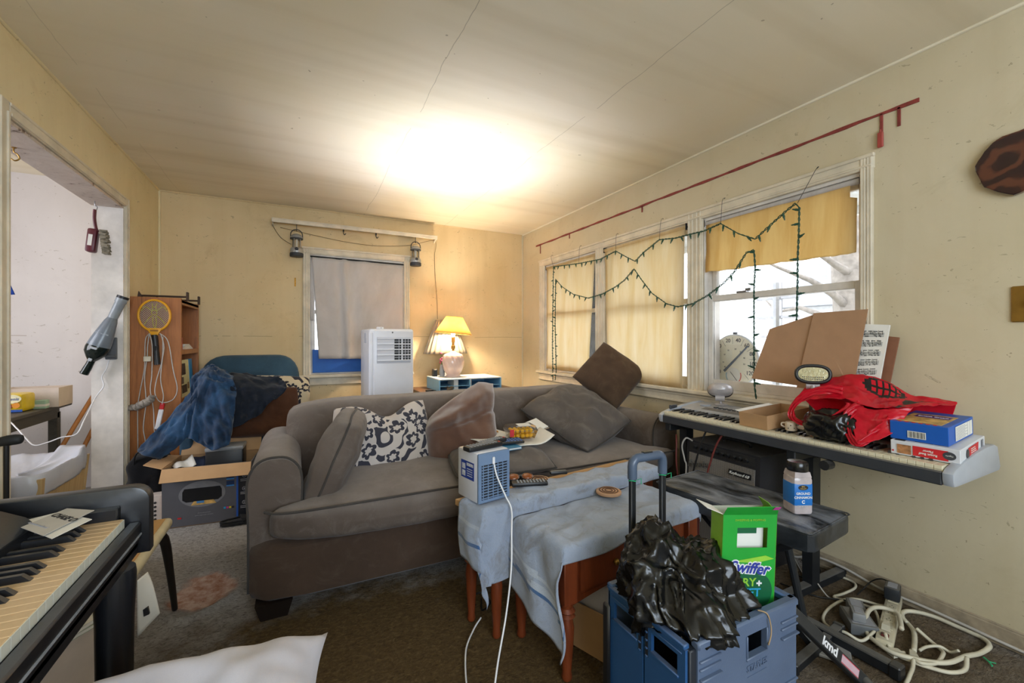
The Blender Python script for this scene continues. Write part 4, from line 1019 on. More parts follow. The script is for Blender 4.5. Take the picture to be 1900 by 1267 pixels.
# picture album standing cover outwards
al = thing('photo_album', 'cream photo album with a blue spine facing out of the bookcase', 'album', (-0.762, 4.06, 0.7465), rot=(0, -0.05, 0))
mb = MB(); mb.box(-0.018, 0.0, -0.185, 0.10, 0, 0.275, 0.002); mb.build('cover', mat('cream_album_cover', '#d9cf9e', 0.5), al)
mb = MB(); mb.box(-0.022, 0.003, 0.10, 0.205, 0, 0.277, 0.003); mb.build('spine', mat('blue_album_spine', '#2c7fb8', 0.45), al)
for (ya, yb, za, zb, hx) in ((-0.16, -0.02, 0.165, 0.25, '#4a3a30'), (-0.17, -0.09, 0.10, 0.15, '#6c5a48'), (-0.16, -0.0, 0.03, 0.09, '#5a4632'), (0.02, 0.07, 0.05, 0.10, '#8a6a4a')):
    mb = MB(); mb.box(0.0, 0.0015, ya, yb, za, zb); mb.build('photo_print', mat('photo_' + hx[1:], hx, 0.4, var=0.5, scale=60), al)
for k, (w, hx, lb) in enumerate(((0.02, '#a83a34', 'thin red book lying on top of the album shelf stack'), (0.025, '#d8d4cc', 'white book lying across the album shelf stack'), (0.02, '#31466e', 'blue book on top of the album shelf stack'))):
    t_ = thing('book', lb, 'book', (-0.905, 4.10, 0.7465 + 0.275 - 0.0 + 0.0), group='books in the corner bookcase')
    t_.location.z = 0.7465 + [0.0, 0.021, 0.047][k]
    mb = MB(); mb.box(-0.09, 0.09, -0.14, 0.14, 0, 0.003); mb.box(-0.09, 0.09, -0.14, 0.14, w - 0.003, w); mb.box(0.087, 0.09, -0.14, 0.14, 0, w); mb.build('cover', mat('cover_' + hx[1:], hx, 0.5), t_)
    mb = MB(); mb.box(-0.088, 0.087, -0.137, 0.137, 0.003, w - 0.003); mb.build('pages', M_paper, t_)
# rods with square ends lying on top
for k, (y, xa, xb, lb) in enumerate(((3.86, -1.0, -0.73, 'dark metal rod with a square end plate along the front edge of the bookcase top'), (4.20, -0.98, -0.72, 'dark metal rod with a square end plate at the back of the bookcase top'))):
    t_ = thing('metal_rod', lb, 'rod', (xa, y, bz + 0.0125), group='metal rods on the bookcase')
    mb = MB(); mb.rod((0, 0, 0), (xb - xa, 0, 0.0), 0.007, 8); mb.build('rod', mat('rusty_metal', '#4a3a32', 0.6, 0.5), t_)
    mb = MB(); mb.box(xb - xa, xb - xa + 0.012, -0.02, 0.02, -0.03, 0.035, 0.002); mb.build('end_plate', mat('rusty_metal', '#4a3a32'), t_)
    mb = MB(); mb.prism([(-0.008, -0.012), (0.02, -0.012), (-0.002, 0.03)], -0.01, 0.01, 'y'); mb.build('end_bracket', mat('rusty_metal', '#4a3a32'), t_)
# racket shaped fly zapper
PY = 3.795
rk = thing('fly_zapper', 'yellow racket shaped fly zapper with a black grip hung on the bookcase side', 'fly zapper', (-0.90, PY, 1.345))
M_yel = mat('yellow_plastic', '#e6a41c', 0.4)
el = [(0.088 * math.cos(2 * PI * i / 40), 0.0, 0.108 * math.sin(2 * PI * i / 40)) for i in range(40)]
mb = MB(); mb.tube(el, 0.0085, 8, closed=True, flat=0.9); mb.prism([(-0.045, -0.088), (0.045, -0.088), (0.018, -0.14), (-0.016, -0.14)], -0.008, 0.008, 'y', bevel=0.003); mb.build('head_frame', M_yel, rk, smooth='auto')
mb = MB()
for k in range(-13, 14):
    for s_ in (1, -1):
        pts = []
        for j in range(-30, 31):
            a = k * 0.0135 + s_ * j * 0.004; b = j * 0.004
            if (a / 0.084) ** 2 + (b / 0.104) ** 2 < 1: pts.append((a, 0.002 * s_, b))
        if len(pts) > 2: mb.tube([pts[0], pts[-1]], 0.001, 4)
mb.build('wire_mesh', mat('grey_wire', '#d2cfca', 0.5, 0.2), rk, kind='stuff')
M_lime = mat('lime_bug_outline', '#d2d24a', 0.5); mb = MB()
for pl in ([(-0.008, 0.055), (-0.012, 0.085)], [(0.006, 0.055), (0.016, 0.085)], [(-0.012, 0.03), (-0.05, 0.06), (-0.07, 0.03)], [(0.012, 0.03), (0.05, 0.062), (0.072, 0.03)], [(-0.01, 0.0), (-0.03, -0.02), (-0.055, -0.065)], [(0.01, 0.0), (0.035, -0.02), (0.06, -0.06)], [(-0.006, -0.01), (-0.008, -0.05), (0.004, -0.092)], [(0.008, -0.01), (0.012, -0.05), (0.006, -0.092)]):
    mb.tube(spline([(a, -0.006, b) for a, b in pl], 4), 0.0016, 5)
for cz, r in ((0.048, 0.012), (0.02, 0.016)): mb.tube([(r * math.cos(2 * PI * i / 14), -0.006, cz + r * math.sin(2 * PI * i / 14)) for i in range(14)], 0.0016, 5, closed=True)
mb.build('bug_outline', M_lime, rk)
mb = MB(); mb.tube([(0.0, 0, -0.135), (0.004, 0, -0.18), (0.010, 0, -0.25), (0.016, 0, -0.345)], [0.018, 0.019, 0.017, 0.019], 12); g_ = mb.build('grip', M_black, rk, smooth='auto')
mb = MB(); mb.box(0.006, 0.014, -0.021, -0.015, -0.245, -0.215, 0.001); mb.build('switch', mat('dark_button', '#101012', 0.3), g_)
mb = MB(); mb.box(-0.022, 0.022, -0.0095, -0.008, -0.112, -0.10); mb.build('brand_strip', mat('amber_print', '#a06a14', 0.5), rk)
M_lc = mat('pale_grey_lead', '#b9b4ae', 0.5)
cabs = {'grey lead hanging nearest the opening side on the bookcase': [(-0.923, 1.22), (-0.947, 1.18), (-0.951, 1.056), (-0.954, 0.968), (-0.978, 0.81), (-0.989, 0.705), (-0.989, 0.476), (-0.985, 0.2)],
 'grey lead with the small adapter plug hanging on the bookcase': [(-0.926, 1.22), (-0.935, 1.127), (-0.937, 1.056), (-0.951, 0.914), (-0.944, 0.746), (-0.958, 0.57), (-0.947, 0.471), (-0.93, 0.30)],
 'white lead hanging just below the grip of the fly zapper': [(-0.923, 1.216), (-0.909, 1.127), (-0.911, 0.931), (-0.919, 0.824), (-0.902, 0.689), (-0.898, 0.564), (-0.891, 0.465), (-0.90, 0.30)],
 'grey lead hung in a wide teardrop loop on the bookcase side': [(-0.867, 1.22), (-0.82, 1.162), (-0.791, 0.962), (-0.768, 0.834), (-0.784, 0.762), (-0.827, 0.734), (-0.87, 0.745), (-0.893, 0.805), (-0.884, 0.894), (-0.853, 1.036), (-0.849, 1.198)],
 'short grey lead hanging down to the white lighter on the bookcase': [(-0.86, 1.216), (-0.842, 1.126), (-0.853, 1.018), (-0.86, 0.893), (-0.845, 0.784), (-0.853, 0.72)]}
for k, (lb, pts) in enumerate(cabs.items()):
    cord('hanging_lead', [(x, PY - 0.006 - 0.004 * k, z) for x, z in pts], 0.0034, M_lc, lb, 'cable', 'leads hung on the bookcase side')
t_ = thing('adapter_plug', 'small cream adapter plug hanging among the leads on the bookcase', 'plug', (-0.935, PY - 0.018, 1.042))
mb = MB(); mb.box(-0.02, 0.02, -0.008, 0.012, -0.018, 0.018, 0.003); mb.build('body', M_cordw, t_)
for s_ in (-1, 1):
    mb = MB(); mb.box(s_ * 0.008 - 0.001, s_ * 0.008 + 0.001, -0.002, 0.004, 0.018, 0.03); mb.build('prong', M_brass, t_)
t_ = thing('driftwood_piece', 'weathered grey driftwood piece jutting sideways from the bookcase edge', 'driftwood', (-0.97, PY - 0.03, 0.735))
mb = MB(); pth = spline([(-0.09, 0, -0.018), (-0.03, -0.01, -0.022), (0.02, -0.012, 0.0), (0.055, 0, 0.026), (0.068, 0.0, 0.052)], 8); n_ = len(pth)
mb.tube([p + Vector((0, 0, 0.003 * math.sin(i))) for i, p in enumerate(pth)], [0.006 + 0.02 * math.sin(PI * min(1, (i + 1) / n_ * 0.86 + 0.02)) ** 0.7 + 0.003 * math.sin(i * 2.1) for i in range(n_)], 10)
mb.build('wood', mat('driftwood', '#8f877e', 0.9, var=0.4, scale=40, bump=0.6, bscale=60), t_, smooth='auto')
mb = MB(); mb.tube(spline([(-0.085, 0, -0.018), (-0.12, 0, 0.0), (-0.105, -0.0, 0.022)], 4), 0.003, 5); mb.build('twig', mat('driftwood', '#8f877e'), t_)
t_ = thing('gas_lighter', 'white long gas lighter with a red top hanging among the leads', 'lighter', (-0.866, PY - 0.016, 0.637), rot=(0, 0.17, 0))
mb = MB(); mb.box(-0.014, 0.014, -0.008, 0.008, -0.09, 0.05, 0.004); mb.build('body', M_white, t_)
mb = MB(); mb.box(-0.013, 0.013, -0.0085, 0.0085, 0.05, 0.095, 0.004); mb.build('red_cap', M_red, t_)

# ================================================================ opening jamb: cordless vacuum, brush, hook
jy = 3.718
t_ = thing('hand_vacuum', 'grey bottle shaped cordless hand vacuum hung on the white opening jamb', 'vacuum', (-1.125, jy - 0.065, 1.20), rot=(0.0, 0.36, 0))
M_smoke = mat('smoky_grey_plastic', '#6f7882', 0.25, var=0.15, scale=6); M_clear = mat('cloudy_clear_plastic', '#8d949a', 0.25)
mb = MB(); mb.lathe([(0.026, 0.125), (0.034, 0.10), (0.047, 0.03), (0.058, -0.04), (0.060, -0.07)], 24, cap=False); mb.build('dust_bowl', M_smoke, t_, smooth=True)
mb = MB(); mb.lathe([(0.030, 0.275), (0.0315, 0.27), (0.0315, 0.235), (0.028, 0.23), (0.027, 0.15), (0.026, 0.125)], 20); mb.build('nozzle', M_clear, t_, smooth='auto')
mb = MB(); mb.lathe([(0.0325, 0.278), (0.0325, 0.262)], 20); mb.build('nozzle_lip', M_dark, t_, smooth='auto')
mb = MB(); mb.lathe([(0.060, -0.068), (0.062, -0.085), (0.058, -0.115), (0.036, -0.15), (0.020, -0.17)], 24, cap=False); mb.build('motor_housing', mat('glossy_dark_green_plastic', '#18221f', 0.15), t_, smooth=True)
mb = MB(); mb.tube(spline([(0, 0, -0.15), (0.0, 0, -0.19), (-0.002, 0.0, -0.235), (-0.004, 0, -0.262)], 5), [0.026, 0.022, 0.0205, 0.02, 0.02, 0.02, 0.02, 0.021, 0.0215, 0.022, 0.022, 0.022, 0.0225, 0.023, 0.023, 0.022], 14, flat=1.0); mb.build('handle', mat('glossy_dark_green_plastic', '#18221f'), t_, smooth='auto')
mb = MB(); mb.box(-0.018, 0.018, -0.066, -0.058, -0.09, -0.076, 0.003); mb.build('release_latch', mat('silver_button', '#b9bec4', 0.3), t_)
mb = MB(); mb.box(-0.010, 0.010, -0.034, -0.022, -0.172, -0.150, 0.003); mb.build('power_button', mat('silver_button', '#b9bec4'), t_)
text('lettering', 'DUSTBUSTER', 0.012, mat('pale_print', '#aeb6be', 0.5), t_, frame((0, -0.0515, 0.015), (1, 0, 0), (0, 0.16, 1)))
t_ = thing('charger_mount', 'dark grey charging bracket behind the hand vacuum on the jamb', 'bracket', (-1.105, jy, 1.12))
mb = MB(); mb.box(-0.03, 0.03, -0.014, 0.0, -0.075, 0.07, 0.004); mb.build('back_plate', mat('dark_grey_plastic', '#5b5e62', 0.5), t_)
mb = MB(); mb.box(-0.026, 0.026, -0.04, -0.014, -0.06, -0.045, 0.003); mb.build('cradle', mat('dark_grey_plastic', '#5b5e62'), t_)
cord('charger_lead', [(-1.115, jy - 0.012, 1.045), (-1.128, jy - 0.01, 0.985), (-1.15, jy - 0.012, 0.93), (-1.14, jy - 0.02, 0.87), (-1.17, jy - 0.05, 0.80), (-1.15, 3.5, 0.73), (-1.12, 3.35, 0.70), (-1.134, 3.3, 0.635), (-1.198, 3.3, 0.622), (-1.253, 3.3, 0.60), (-1.307, 3.3, 0.59), (-1.352, 3.32, 0.635), (-1.40, 3.36, 0.68), (-1.46, 3.40, 0.7245), (-1.56, 3.42, 0.7245)], 0.0035, M_white, 'white charger lead hanging from the jamb across to the side room table', 'cable')
t_ = thing('lint_brush', 'dark red handled dusting brush hung from the opening header', 'brush', (-1.145, 3.60, 2.0))
M_mar = mat('maroon_plastic', '#5e1f2c', 0.4)
mb = MB(); mb.tube(spline([(-0.006, 0, 0.0), (-0.008, 0, -0.06), (0.0, 0, -0.12), (0.012, 0.0, -0.14)], 6), [0.014] * 19, 10, flat=0.6); mb.build('handle', M_mar, t_, smooth='auto')
mb = MB(); mb.box(-0.034, 0.014, -0.03, 0.03, -0.275, -0.125, 0.012, m=T(0.012, 0, 0) @ RY(0.10), seg=2); hd = mb.build('head', M_mar, t_, smooth='auto')
mb = MB(); mb.box(-0.018, 0.002, -0.0315, -0.0295, -0.235, -0.165, 0, m=T(0.008, 0, 0) @ RY(0.10)); mb.build('label_sticker', M_paper, hd)
mb = MB(); rr = random.Random(5)
for i in range(11):
    for j in range(5):
        z = -0.135 - i * 0.0135; y = -0.022 + j * 0.011
        mb.tube([(0.028 - 0.1 * (z + 0.2) * 1, y, z), (0.060 + rr.uniform(-.004, .004) - 0.1 * (z + 0.2), y + rr.uniform(-.008, .008), z + rr.uniform(-.012, .006))], [0.009, 0.006], 5)
mb.build('bristles', mat('dusty_bristles', '#8d8575', 0.95, var=0.3, scale=60, bump=0.8, bscale=200), t_, kind='stuff')
mb = MB(); mb.tube(spline([(-0.006, 0, 0.058), (-0.006, 0, 0.03), (0.004, 0.004, 0.02), (0.002, 0, 0.0), (-0.006, 0, -0.006)], 4), 0.0025, 6); mb.build('hanging_loop', M_steel, t_)
t_ = thing('cup_hook', 'small brass cup hook screwed into the opening header', 'hook', (-1.16, 2.76, 2.054))
mb = MB(); mb.tube(spline([(0, 0, 0.0), (0, 0, -0.02), (0.012, 0, -0.03), (0.018, 0, -0.048), (0.004, 0, -0.06), (-0.01, 0, -0.052)], 5), 0.003, 6); mb.lathe([(0.008, -0.004), (0.008, 0.0)], 10); mb.build('hook', M_brass, t_)

# ================================================================ side room: table, boxes, brooms, bin
M_tab = wood('dark_stained_table', '#4a4740', '#33312d', (8, 1, 8), 0.5)
t_ = thing('side_table', 'dark worn table with square legs in the side room beyond the opening', 'table', (-1.85, 3.82, 0))
mb = MB(); mb.box(-0.33, 0.36, -0.43, 0.45, 0.695, 0.72, 0.004); mb.build('tabletop', M_tab, t_)
for x in (-0.30, 0.27):
    for y in (-0.40, 0.34):
        mb = MB(); mb.box(x, x + 0.05, y, y + 0.05, 0, 0.66, 0.003); mb.build('leg', M_tab, t_)
mb = MB(); mb.box(-0.27, 0.30, -0.39, -0.37, 0.62, 0.695); mb.box(-0.27, 0.30, 0.37, 0.39, 0.62, 0.695); mb.box(0.30, 0.32, -0.37, 0.37, 0.62, 0.695); mb.build('apron', M_tab, t_)
t_ = thing('napkin_pack', 'blue and yellow pack of paper napkins on the side room table', 'pack', (-1.62, 3.84, 0.7205))
mb = softbox(-0.09, 0.08, -0.08, 0.08, 0.0, 0.115, 10, 8); mb.build('wrapper', mat('yellow_wrapper', '#e4c41e', 0.3), t_, smooth='auto')
mb = MB(); mb.prism([(-0.09, 0.02), (-0.09, 0.116), (-0.03, 0.116)], -0.0835, -0.0815, 'y'); mb.prism([(-0.088, 0.004), (0.078, 0.004), (0.078, 0.018), (-0.088, 0.022)], -0.0835, -0.0815, 'y'); mb.build('blue_panel', M_blueprint, t_)
mb = MB(); mb.lathe([(0.034, 0), (0.034, 0.003)], 20, T(0.03, -0.081, 0.085) @ RX(PI / 2) @ Matrix.Diagonal((1.3, 0.8, 1, 1))); mb.build('oval_badge', mat('pale_badge', '#f0e9c0', 0.5), t_)
text('lettering', 'Spesia', 0.026, M_blueprint, t_, frame((0.03, -0.0848, 0.085), (1, 0, 0), (0, 0, 1)), shear=0.3)
for x, z, hx in ((-0.03, 0.042, '#e06a2c'), (0.015, 0.04, '#8a3424'), (0.05, 0.045, '#e0902c')):
    mb = MB(); mb.lathe([(0.018, 0), (0.018, 0.0025)], 14, T(x, -0.0815, z) @ RX(PI / 2)); mb.build('fruit_print', mat('print_' + hx[1:], hx, 0.5), t_)
def open_box(name, label, w, d, h, loc, rz, m, th=0.005, group=None, flaps=()):
    t_ = thing(name, label, 'box', loc, rz, group)
    mb = MB(); mb.box(-w / 2, w / 2, -d / 2, -d / 2 + th, 0, h); mb.box(-w / 2, w / 2, d / 2 - th, d / 2, 0, h); mb.box(-w / 2, -w / 2 + th, -d / 2 + th, d / 2 - th, 0, h); mb.box(w / 2 - th, w / 2, -d / 2 + th, d / 2 - th, 0, h); mb.box(-w / 2 + th, w / 2 - th, -d / 2 + th, d / 2 - th, 0, th)
    mb.build('walls', m, t_); return t_
M_cardw = mat('faded_white_card', '#cdbfb4', 0.8, var=0.06)
b_ = open_box('cardboard_carton', 'long pale cardboard carton lying behind the napkins on the side table', 0.30, 0.20, 0.13, (-1.60, 4.06, 0.7205), 0.0, M_cardw)
mb = MB(); mb.box(-0.145, 0.145, -0.095, 0.095, 0.12, 0.126); mb.build('lid', M_cardw, b_)
b_ = open_box('cardboard_carton', 'small brown cardboard carton at the far corner of the side table', 0.09, 0.16, 0.06, (-1.545, 4.17, 0.7205), 0.4, M_card)
b_ = open_box('cardboard_carton', 'brown cardboard box at the wall end of the side table', 0.10, 0.14, 0.17, (-1.80, 3.98, 0.7205), 0.2, M_card)
t_ = thing('green_carton', 'little green and white carton next to the napkin pack on the side table', 'box', (-1.52, 3.92, 0.7205))
mb = MB(); mb.box(-0.03, 0.03, -0.025, 0.025, 0, 0.055, 0.002); mb.build('body', mat('pale_green_card', '#9fc0ac', 0.6), t_); mb = MB(); mb.box(-0.031, 0.031, -0.026, 0.026, 0.015, 0.03); mb.build('band', M_paper, t_)
for a, b, lb in (((-1.235, 4.52, 1.20), (-1.47, 3.55, 0.012), 'wooden broom handle leaning on the side room wall, the steeper one'), ((-1.235, 4.50, 1.02), (-1.40, 3.62, 0.012), 'second shorter wooden broom handle leaning beside the taller one')):
    t_ = thing('broom', lb, 'broom', b, group='brooms in the side room')
    mb = MB(); mb.rod((0, 0, 0.12 if 'steeper' in lb else 0), tuple(Vector(a) - Vector(b)), 0.013, 10); mb.build('handle', wood('pale_broom_wood', '#b57a44', '#8a5428', (6, 6, 1), 0.45), t_, smooth='auto')
    if 'steeper' not in lb: continue
    mb = MB(); mb.hexa([(-0.13, -0.03, 0.0), (0.13, -0.03, 0.0), (0.13, 0.03, 0), (-0.13, 0.03, 0), (-0.06, -0.02, 0.13), (0.09, -0.02, 0.13), (0.09, 0.05, 0.13), (-0.06, 0.05, 0.13)]); mb.build('broom_head', mat('straw_bristles', '#a88a4e', 0.9, var=0.3, scale=50), t_)
# waste bin with white liner
bn = thing('waste_bin', 'tall wood grain waste bin with a baggy white liner in the opening', 'bin', (-1.13, 2.72, 0))
M_bin = wood('pale_wood_grain_bin', '#c6a878', '#a98a5a', (9, 9, 1.0), 0.55)
mb = MB(); mb.hexa([(-0.12, -0.19, 0), (0.12, -0.19, 0), (0.12, 0.19, 0), (-0.12, 0.19, 0), (-0.15, -0.22, 0.53), (0.16, -0.22, 0.53), (0.16, 0.22, 0.53), (-0.15, 0.22, 0.53)])
mb.build('body', M_bin, bn)
for (xa, xb, ya, yb) in ((0.150, 0.168, -0.228, -0.206), (0.150, 0.168, 0.206, 0.228)):
    mb = MB(); mb.hexa([(xa - .045, ya * 0.85, 0), (xb - .045, ya * .85, 0), (xb - .045, yb * .85, 0), (xa - .045, yb * .85, 0), (xa, ya, 0.587), (xb, ya, 0.587), (xb, yb, 0.587), (xa, yb, 0.587)]); mb.build('corner_post', M_bin, bn)
M_liner = cloth_through('white_bin_liner', '#e8e9f0', '#d3d5df', 0.3, False, 0.3, 1)
mb = MB()
def fl(u, v):
    a = u * 2 * PI; c_, s_ = math.cos(a), math.sin(a); k = (abs(c_) ** 8 + abs(s_) ** 8) ** (-1 / 8)
    # v: 0 inside bottom, .4 rim, 1 lower edge of the cuff
    if v < 0.45: sc_ = (v / 0.45) ** 0.55; z = 0.55 + 0.06 * (v / 0.45) ** 2
    else: w = (v - 0.45) / 0.55; sc_ = 1.0 + 0.035 * math.sin(w * PI) + 0.02; z = 0.61 - 0.10 * w
    z += 0.010 * fbm((c_ * 2, s_ * 2, v), 1.6, 3) + (0.03 if c_ > 0.3 and s_ > 0.5 else 0) * (1 - abs(v - 0.45))
    wob = 1 + 0.010 * noise.noise(Vector((a * 5, v * 2, 0)))
    return (0.163 * k * c_ * sc_ * wob, 0.228 * k * s_ * sc_ * wob, z)
mb.grid(fl, 90, 24, closed_u=True); mb.build('liner', M_liner, bn, smooth=True, solid=0.001)
t_ = thing('hanging_apron', 'blue cloth edge hanging inside the side room beside the opening', 'cloth', (-1.485, 3.4, 1.49))
mb = MB(); mb.grid(lambda u, v: (-0.10 + 0.155 * u * (0.75 + 0.25 * v), 0.02 * math.sin(u * 9), 0.055 - 0.115 * v - 0.02 * (u - 1) ** 2), 12, 8); mb.build('cloth', mat('royal_blue_cloth', '#1c4fc0', 0.8), t_, smooth=True, solid=0.006)
mb = MB(); mb.tube(spline([(-0.10, 0, 0.05), (-0.02, 0, 0.07), (0.0, 0, 0.05)], 4), 0.004, 6); mb.build('strap', mat('royal_blue_cloth', '#1c4fc0'), t_)
t_ = thing('wall_calendar_strip', 'narrow orange and blue printed item hung in the side room beside the opening edge', 'wall hanging', (-1.56, 3.4, 1.80))
mb = MB(); mb.box(-0.1, 0.108, -0.006, 0.006, 0.02, 0.14, 0.002); mb.build('orange_panel', mat('orange_wood', '#b8742c', 0.5), t_)
mb = MB(); mb.box(-0.1, 0.106, -0.006, 0.006, -0.10, 0.0, 0.002); mb.build('printed_panel', mat('blue_white_print', '#4a7fc8', 0.5, var=0.4, scale=30), t_)

# ================================================================ printer carton and things on the floor around it
M_pbox = mat('dark_grey_carton_print', '#5a5a60', 0.45, var=0.05)
pb = thing('printer_box', 'open cardboard printer carton with grey printed front on the carpet', 'box', (-0.50, 3.475, 0), -0.085)
w, d, h, th = 0.48, 0.34, 0.372, 0.005
for nm, q, m in (('front_panel', (-w / 2, w / 2, -d / 2, -d / 2 + th), M_pbox), ('back_panel', (-w / 2, w / 2, d / 2 - th, d / 2), M_card), ('side_panel', (-w / 2, -w / 2 + th, -d / 2 + th, d / 2 - th), M_card), ('side_panel', (w / 2 - th, w / 2, -d / 2 + th, d / 2 - th), M_pbox)):
    mb = MB(); mb.box(*q, 0, h); mb.build(nm, m, pb)
mb = MB(); mb.box(-w / 2, w / 2, -d / 2, d / 2, 0, th); mb.build('bottom_panel', M_card, pb)
mb = MB(); mb.panel([(-w / 2, -d / 2 - 0.002, h), (w / 2, -d / 2 - 0.002, h), (w / 2, -d / 2 - 0.05, h - 0.072), (-w / 2, -d / 2 - 0.05, h - 0.072)], 0.004); mb.build('front_flap', M_card_in, pb)
mb = MB(); mb.panel([(-w / 2, -d / 2, h), (-w / 2, d / 2, h), (-w / 2 - 0.12, d / 2, h + 0.015), (-w / 2 - 0.12, -d / 2 + 0.08, h + 0.015)], 0.004); mb.build('side_flap', M_card_in, pb)
mb = MB(); mb.panel([(-w / 2, d / 2, h), (w / 2, d / 2, h), (w / 2, d / 2 + 0.05, h + 0.085), (-w / 2, d / 2 + 0.05, h + 0.085)], 0.004); mb.build('back_flap', M_card_in, pb)
F_ = lambda x, z: frame((x, -d / 2 - 0.0012, z), (1, 0, 0), (0, 0, 1))
fy = -d / 2
def decal(nm, x0, x1, z0, z1, m, e=0.0012): mb = MB(); mb.box(x0, x1, fy - e, fy + 0.0005, z0, z1); return mb.build(nm, m, pb)
decal('black_strip', 0.165, w / 2, 0.001, h - 0.001, mat('black_carton_print', '#1b1c24', 0.45), 0.0006)
decal('blue_stripe', 0.155, 0.166, 0.001, h - 0.001, M_blueprint)
mb = MB(); mb.lathe([(0.125, 0), (0.125, 0.001)], 32, T(-0.03, fy, 0.195) @ RX(PI / 2) @ Matrix.Diagonal((1, 0.66, 1, 1))); mb.build('pale_halo', mat('pale_halo_print', '#7b7b80', 0.5), pb)
mb = MB(); mb.prism([(-0.135, 0.165), (-0.115, 0.15), (0.055, 0.15), (0.075, 0.168), (0.075, 0.215), (0.065, 0.235), (-0.125, 0.235), (-0.135, 0.215)], fy - 0.0018, fy, 'y'); mb.build('printer_picture', mat('picture_black', '#17181c', 0.35), pb)
mb = MB(); mb.prism([(-0.09, 0.128), (0.045, 0.128), (0.03, 0.152), (-0.075, 0.152)], fy - 0.0022, fy, 'y'); mb.build('paper_picture', mat('picture_paper', '#d2a860', 0.5, var=0.4, scale=30), pb)
mb = MB(); mb.prism([(-0.06, 0.138), (-0.02, 0.138), (-0.02, 0.152), (-0.06, 0.152)], fy - 0.0026, fy, 'y'); mb.build('paper_picture', mat('picture_blue', '#4a88c0', 0.5), pb)
for z in (0.268, 0.225):
    decal('blue_badge', 0.10, 0.143, z, z + 0.035, mat('navy_badge', '#16315c', 0.5)); decal('badge_band', 0.10, 0.143, z, z + 0.008, mat('badge_blue', '#3b86cc', 0.5), 0.0018)
for x, hx in ((0.085, '#2f9fd0'), (0.1, '#c83a8a'), (0.115, '#d8c02c'), (0.13, '#20202a')): decal('ink_swatch', x, x + 0.012, 0.082, 0.094, mat('ink_' + hx[1:], hx, 0.5))
decal('red_swatch', -0.16, -0.14, 0.05, 0.06, M_red)
M_gp = mat('grey_print', '#9a9aa0', 0.6)
for k, tx in enumerate(('All-in-one printer', 'print copy scan wireless')): text('lettering', tx, 0.010, M_gp, pb, F_(-0.02, 0.075 - 0.014 * k))
for z in (0.285, 0.20, 0.11):
    mb = MB(); mb.tube([(0.20 + 0.011 * math.cos(2 * PI * i / 14), fy - 0.001, z + 0.011 * math.sin(2 * PI * i / 14)) for i in range(14)], 0.0016, 5, closed=True); mb.box(0.196, 0.204, fy - 0.0014, fy, z - 0.003, z + 0.003); mb.build('round_icon', M_gp, pb)
    for k in range(2): decal('text_line', 0.178, 0.225, z - 0.026 - 0.01 * k, z - 0.022 - 0.01 * k, M_gp)
t_ = thing('inkjet_printer', 'black printer with a grey lid standing in the open printer carton', 'printer', (-0.44, 3.50, 0.22), -0.05)
mb = MB(); mb.box(-0.11, 0.105, -0.06, 0.09, -0.21, 0.21, 0.008, seg=2); mb.build('body', M_black, t_, smooth='auto')
mb = MB(); mb.box(-0.113, 0.108, -0.063, 0.092, 0.205, 0.232, 0.008, seg=2); mb.build('lid', mat('grey_printer_lid', '#8b8d90', 0.4), t_, smooth='auto')
t_ = thing('paper_wad', 'crumpled white paper slip sticking out of the printer carton', 'paper', (-0.655, 3.44, 0.37), 0.4)
mb = MB(); mb.grid(lambda u, v: (-0.06 + 0.11 * u, -0.03 + 0.10 * v, -0.02 + 0.05 * u * v + 0.01 * math.sin(u * 7)), 8, 6); mb.build('sheet', M_paper, t_, smooth=True, solid=0.001)
t_ = thing('navy_bundle', 'dark blue cloth bundle stuffed into the printer carton', 'cloth', (-0.60, 3.52, 0.33))
mb = softbox(-0.07, 0.07, -0.07, 0.09, -0.10, 0.045, 10, 3, lambda q, d: q + Vector((0, 0, 0.02 * fbm(q, 14, 2)))); mb.build('cloth', mat('navy_cloth', '#2b3550', 0.9), t_, smooth=True)
t_ = thing('white_carton', 'slim white carton with black symbols wedged behind the printer box', 'box', (-0.80, 3.445, 0), 0.06)
mb = MB(); mb.box(-0.055, 0.032, -0.03, 0.05, 0, 0.19, 0.002); mb.build('body', mat('white_card', '#cfc8c4', 0.6), t_)
for k in range(5):
    mb = MB(); mb.lathe([(0.0075, 0), (0.0075, 0.001)], 10, T(-0.008, -0.0305, 0.145 - 0.026 * k) @ RX(PI / 2)); mb.build('black_symbol', M_ink, t_)
t_ = thing('duffel_bag', 'black duffel bag slumped beside the bookcase behind the printer carton', 'bag', (-0.90, 3.66, 0))
mb = softbox(-0.10, 0.13, -0.13, 0.12, 0.0, 0.41, 16, 4, lambda q, d: q + Vector((0.014 * fbm(q, 9, 3), 0.014 * fbm(q + Vector((3, 1, 2)), 9, 3), 0.02 * fbm(q, 6, 2) if q.z > 0.1 else 0))); mb.build('body', fabric('black_nylon', '#15161b', '#0d0e12', amt=0.1), t_, smooth=True)
mb = MB(); mb.tube(spline([(-0.05, -0.10, 0.30), (-0.03, -0.12, 0.44), (0.06, -0.11, 0.44), (0.09, -0.10, 0.29)], 6), 0.01, 8, flat=0.5); mb.build('handle', fabric('black_nylon', '#15161b'), t_, smooth=True)
t_ = thing('slipper', 'flat black slipper on the carpet beside the printer carton', 'slipper', (-0.335, 3.225, 0), 0.12)
so = [(0.105 * math.cos(a) * (1 if math.cos(a) > 0 else 1.0), (0.040 if math.cos(a) > -0.2 else 0.034) * math.sin(a)) for a in [2 * PI * i / 28 for i in range(28)]]
mb = MB(); mb.prism(so, 0, 0.022, bevel=0.004); mb.build('sole', M_black, t_, smooth='auto')
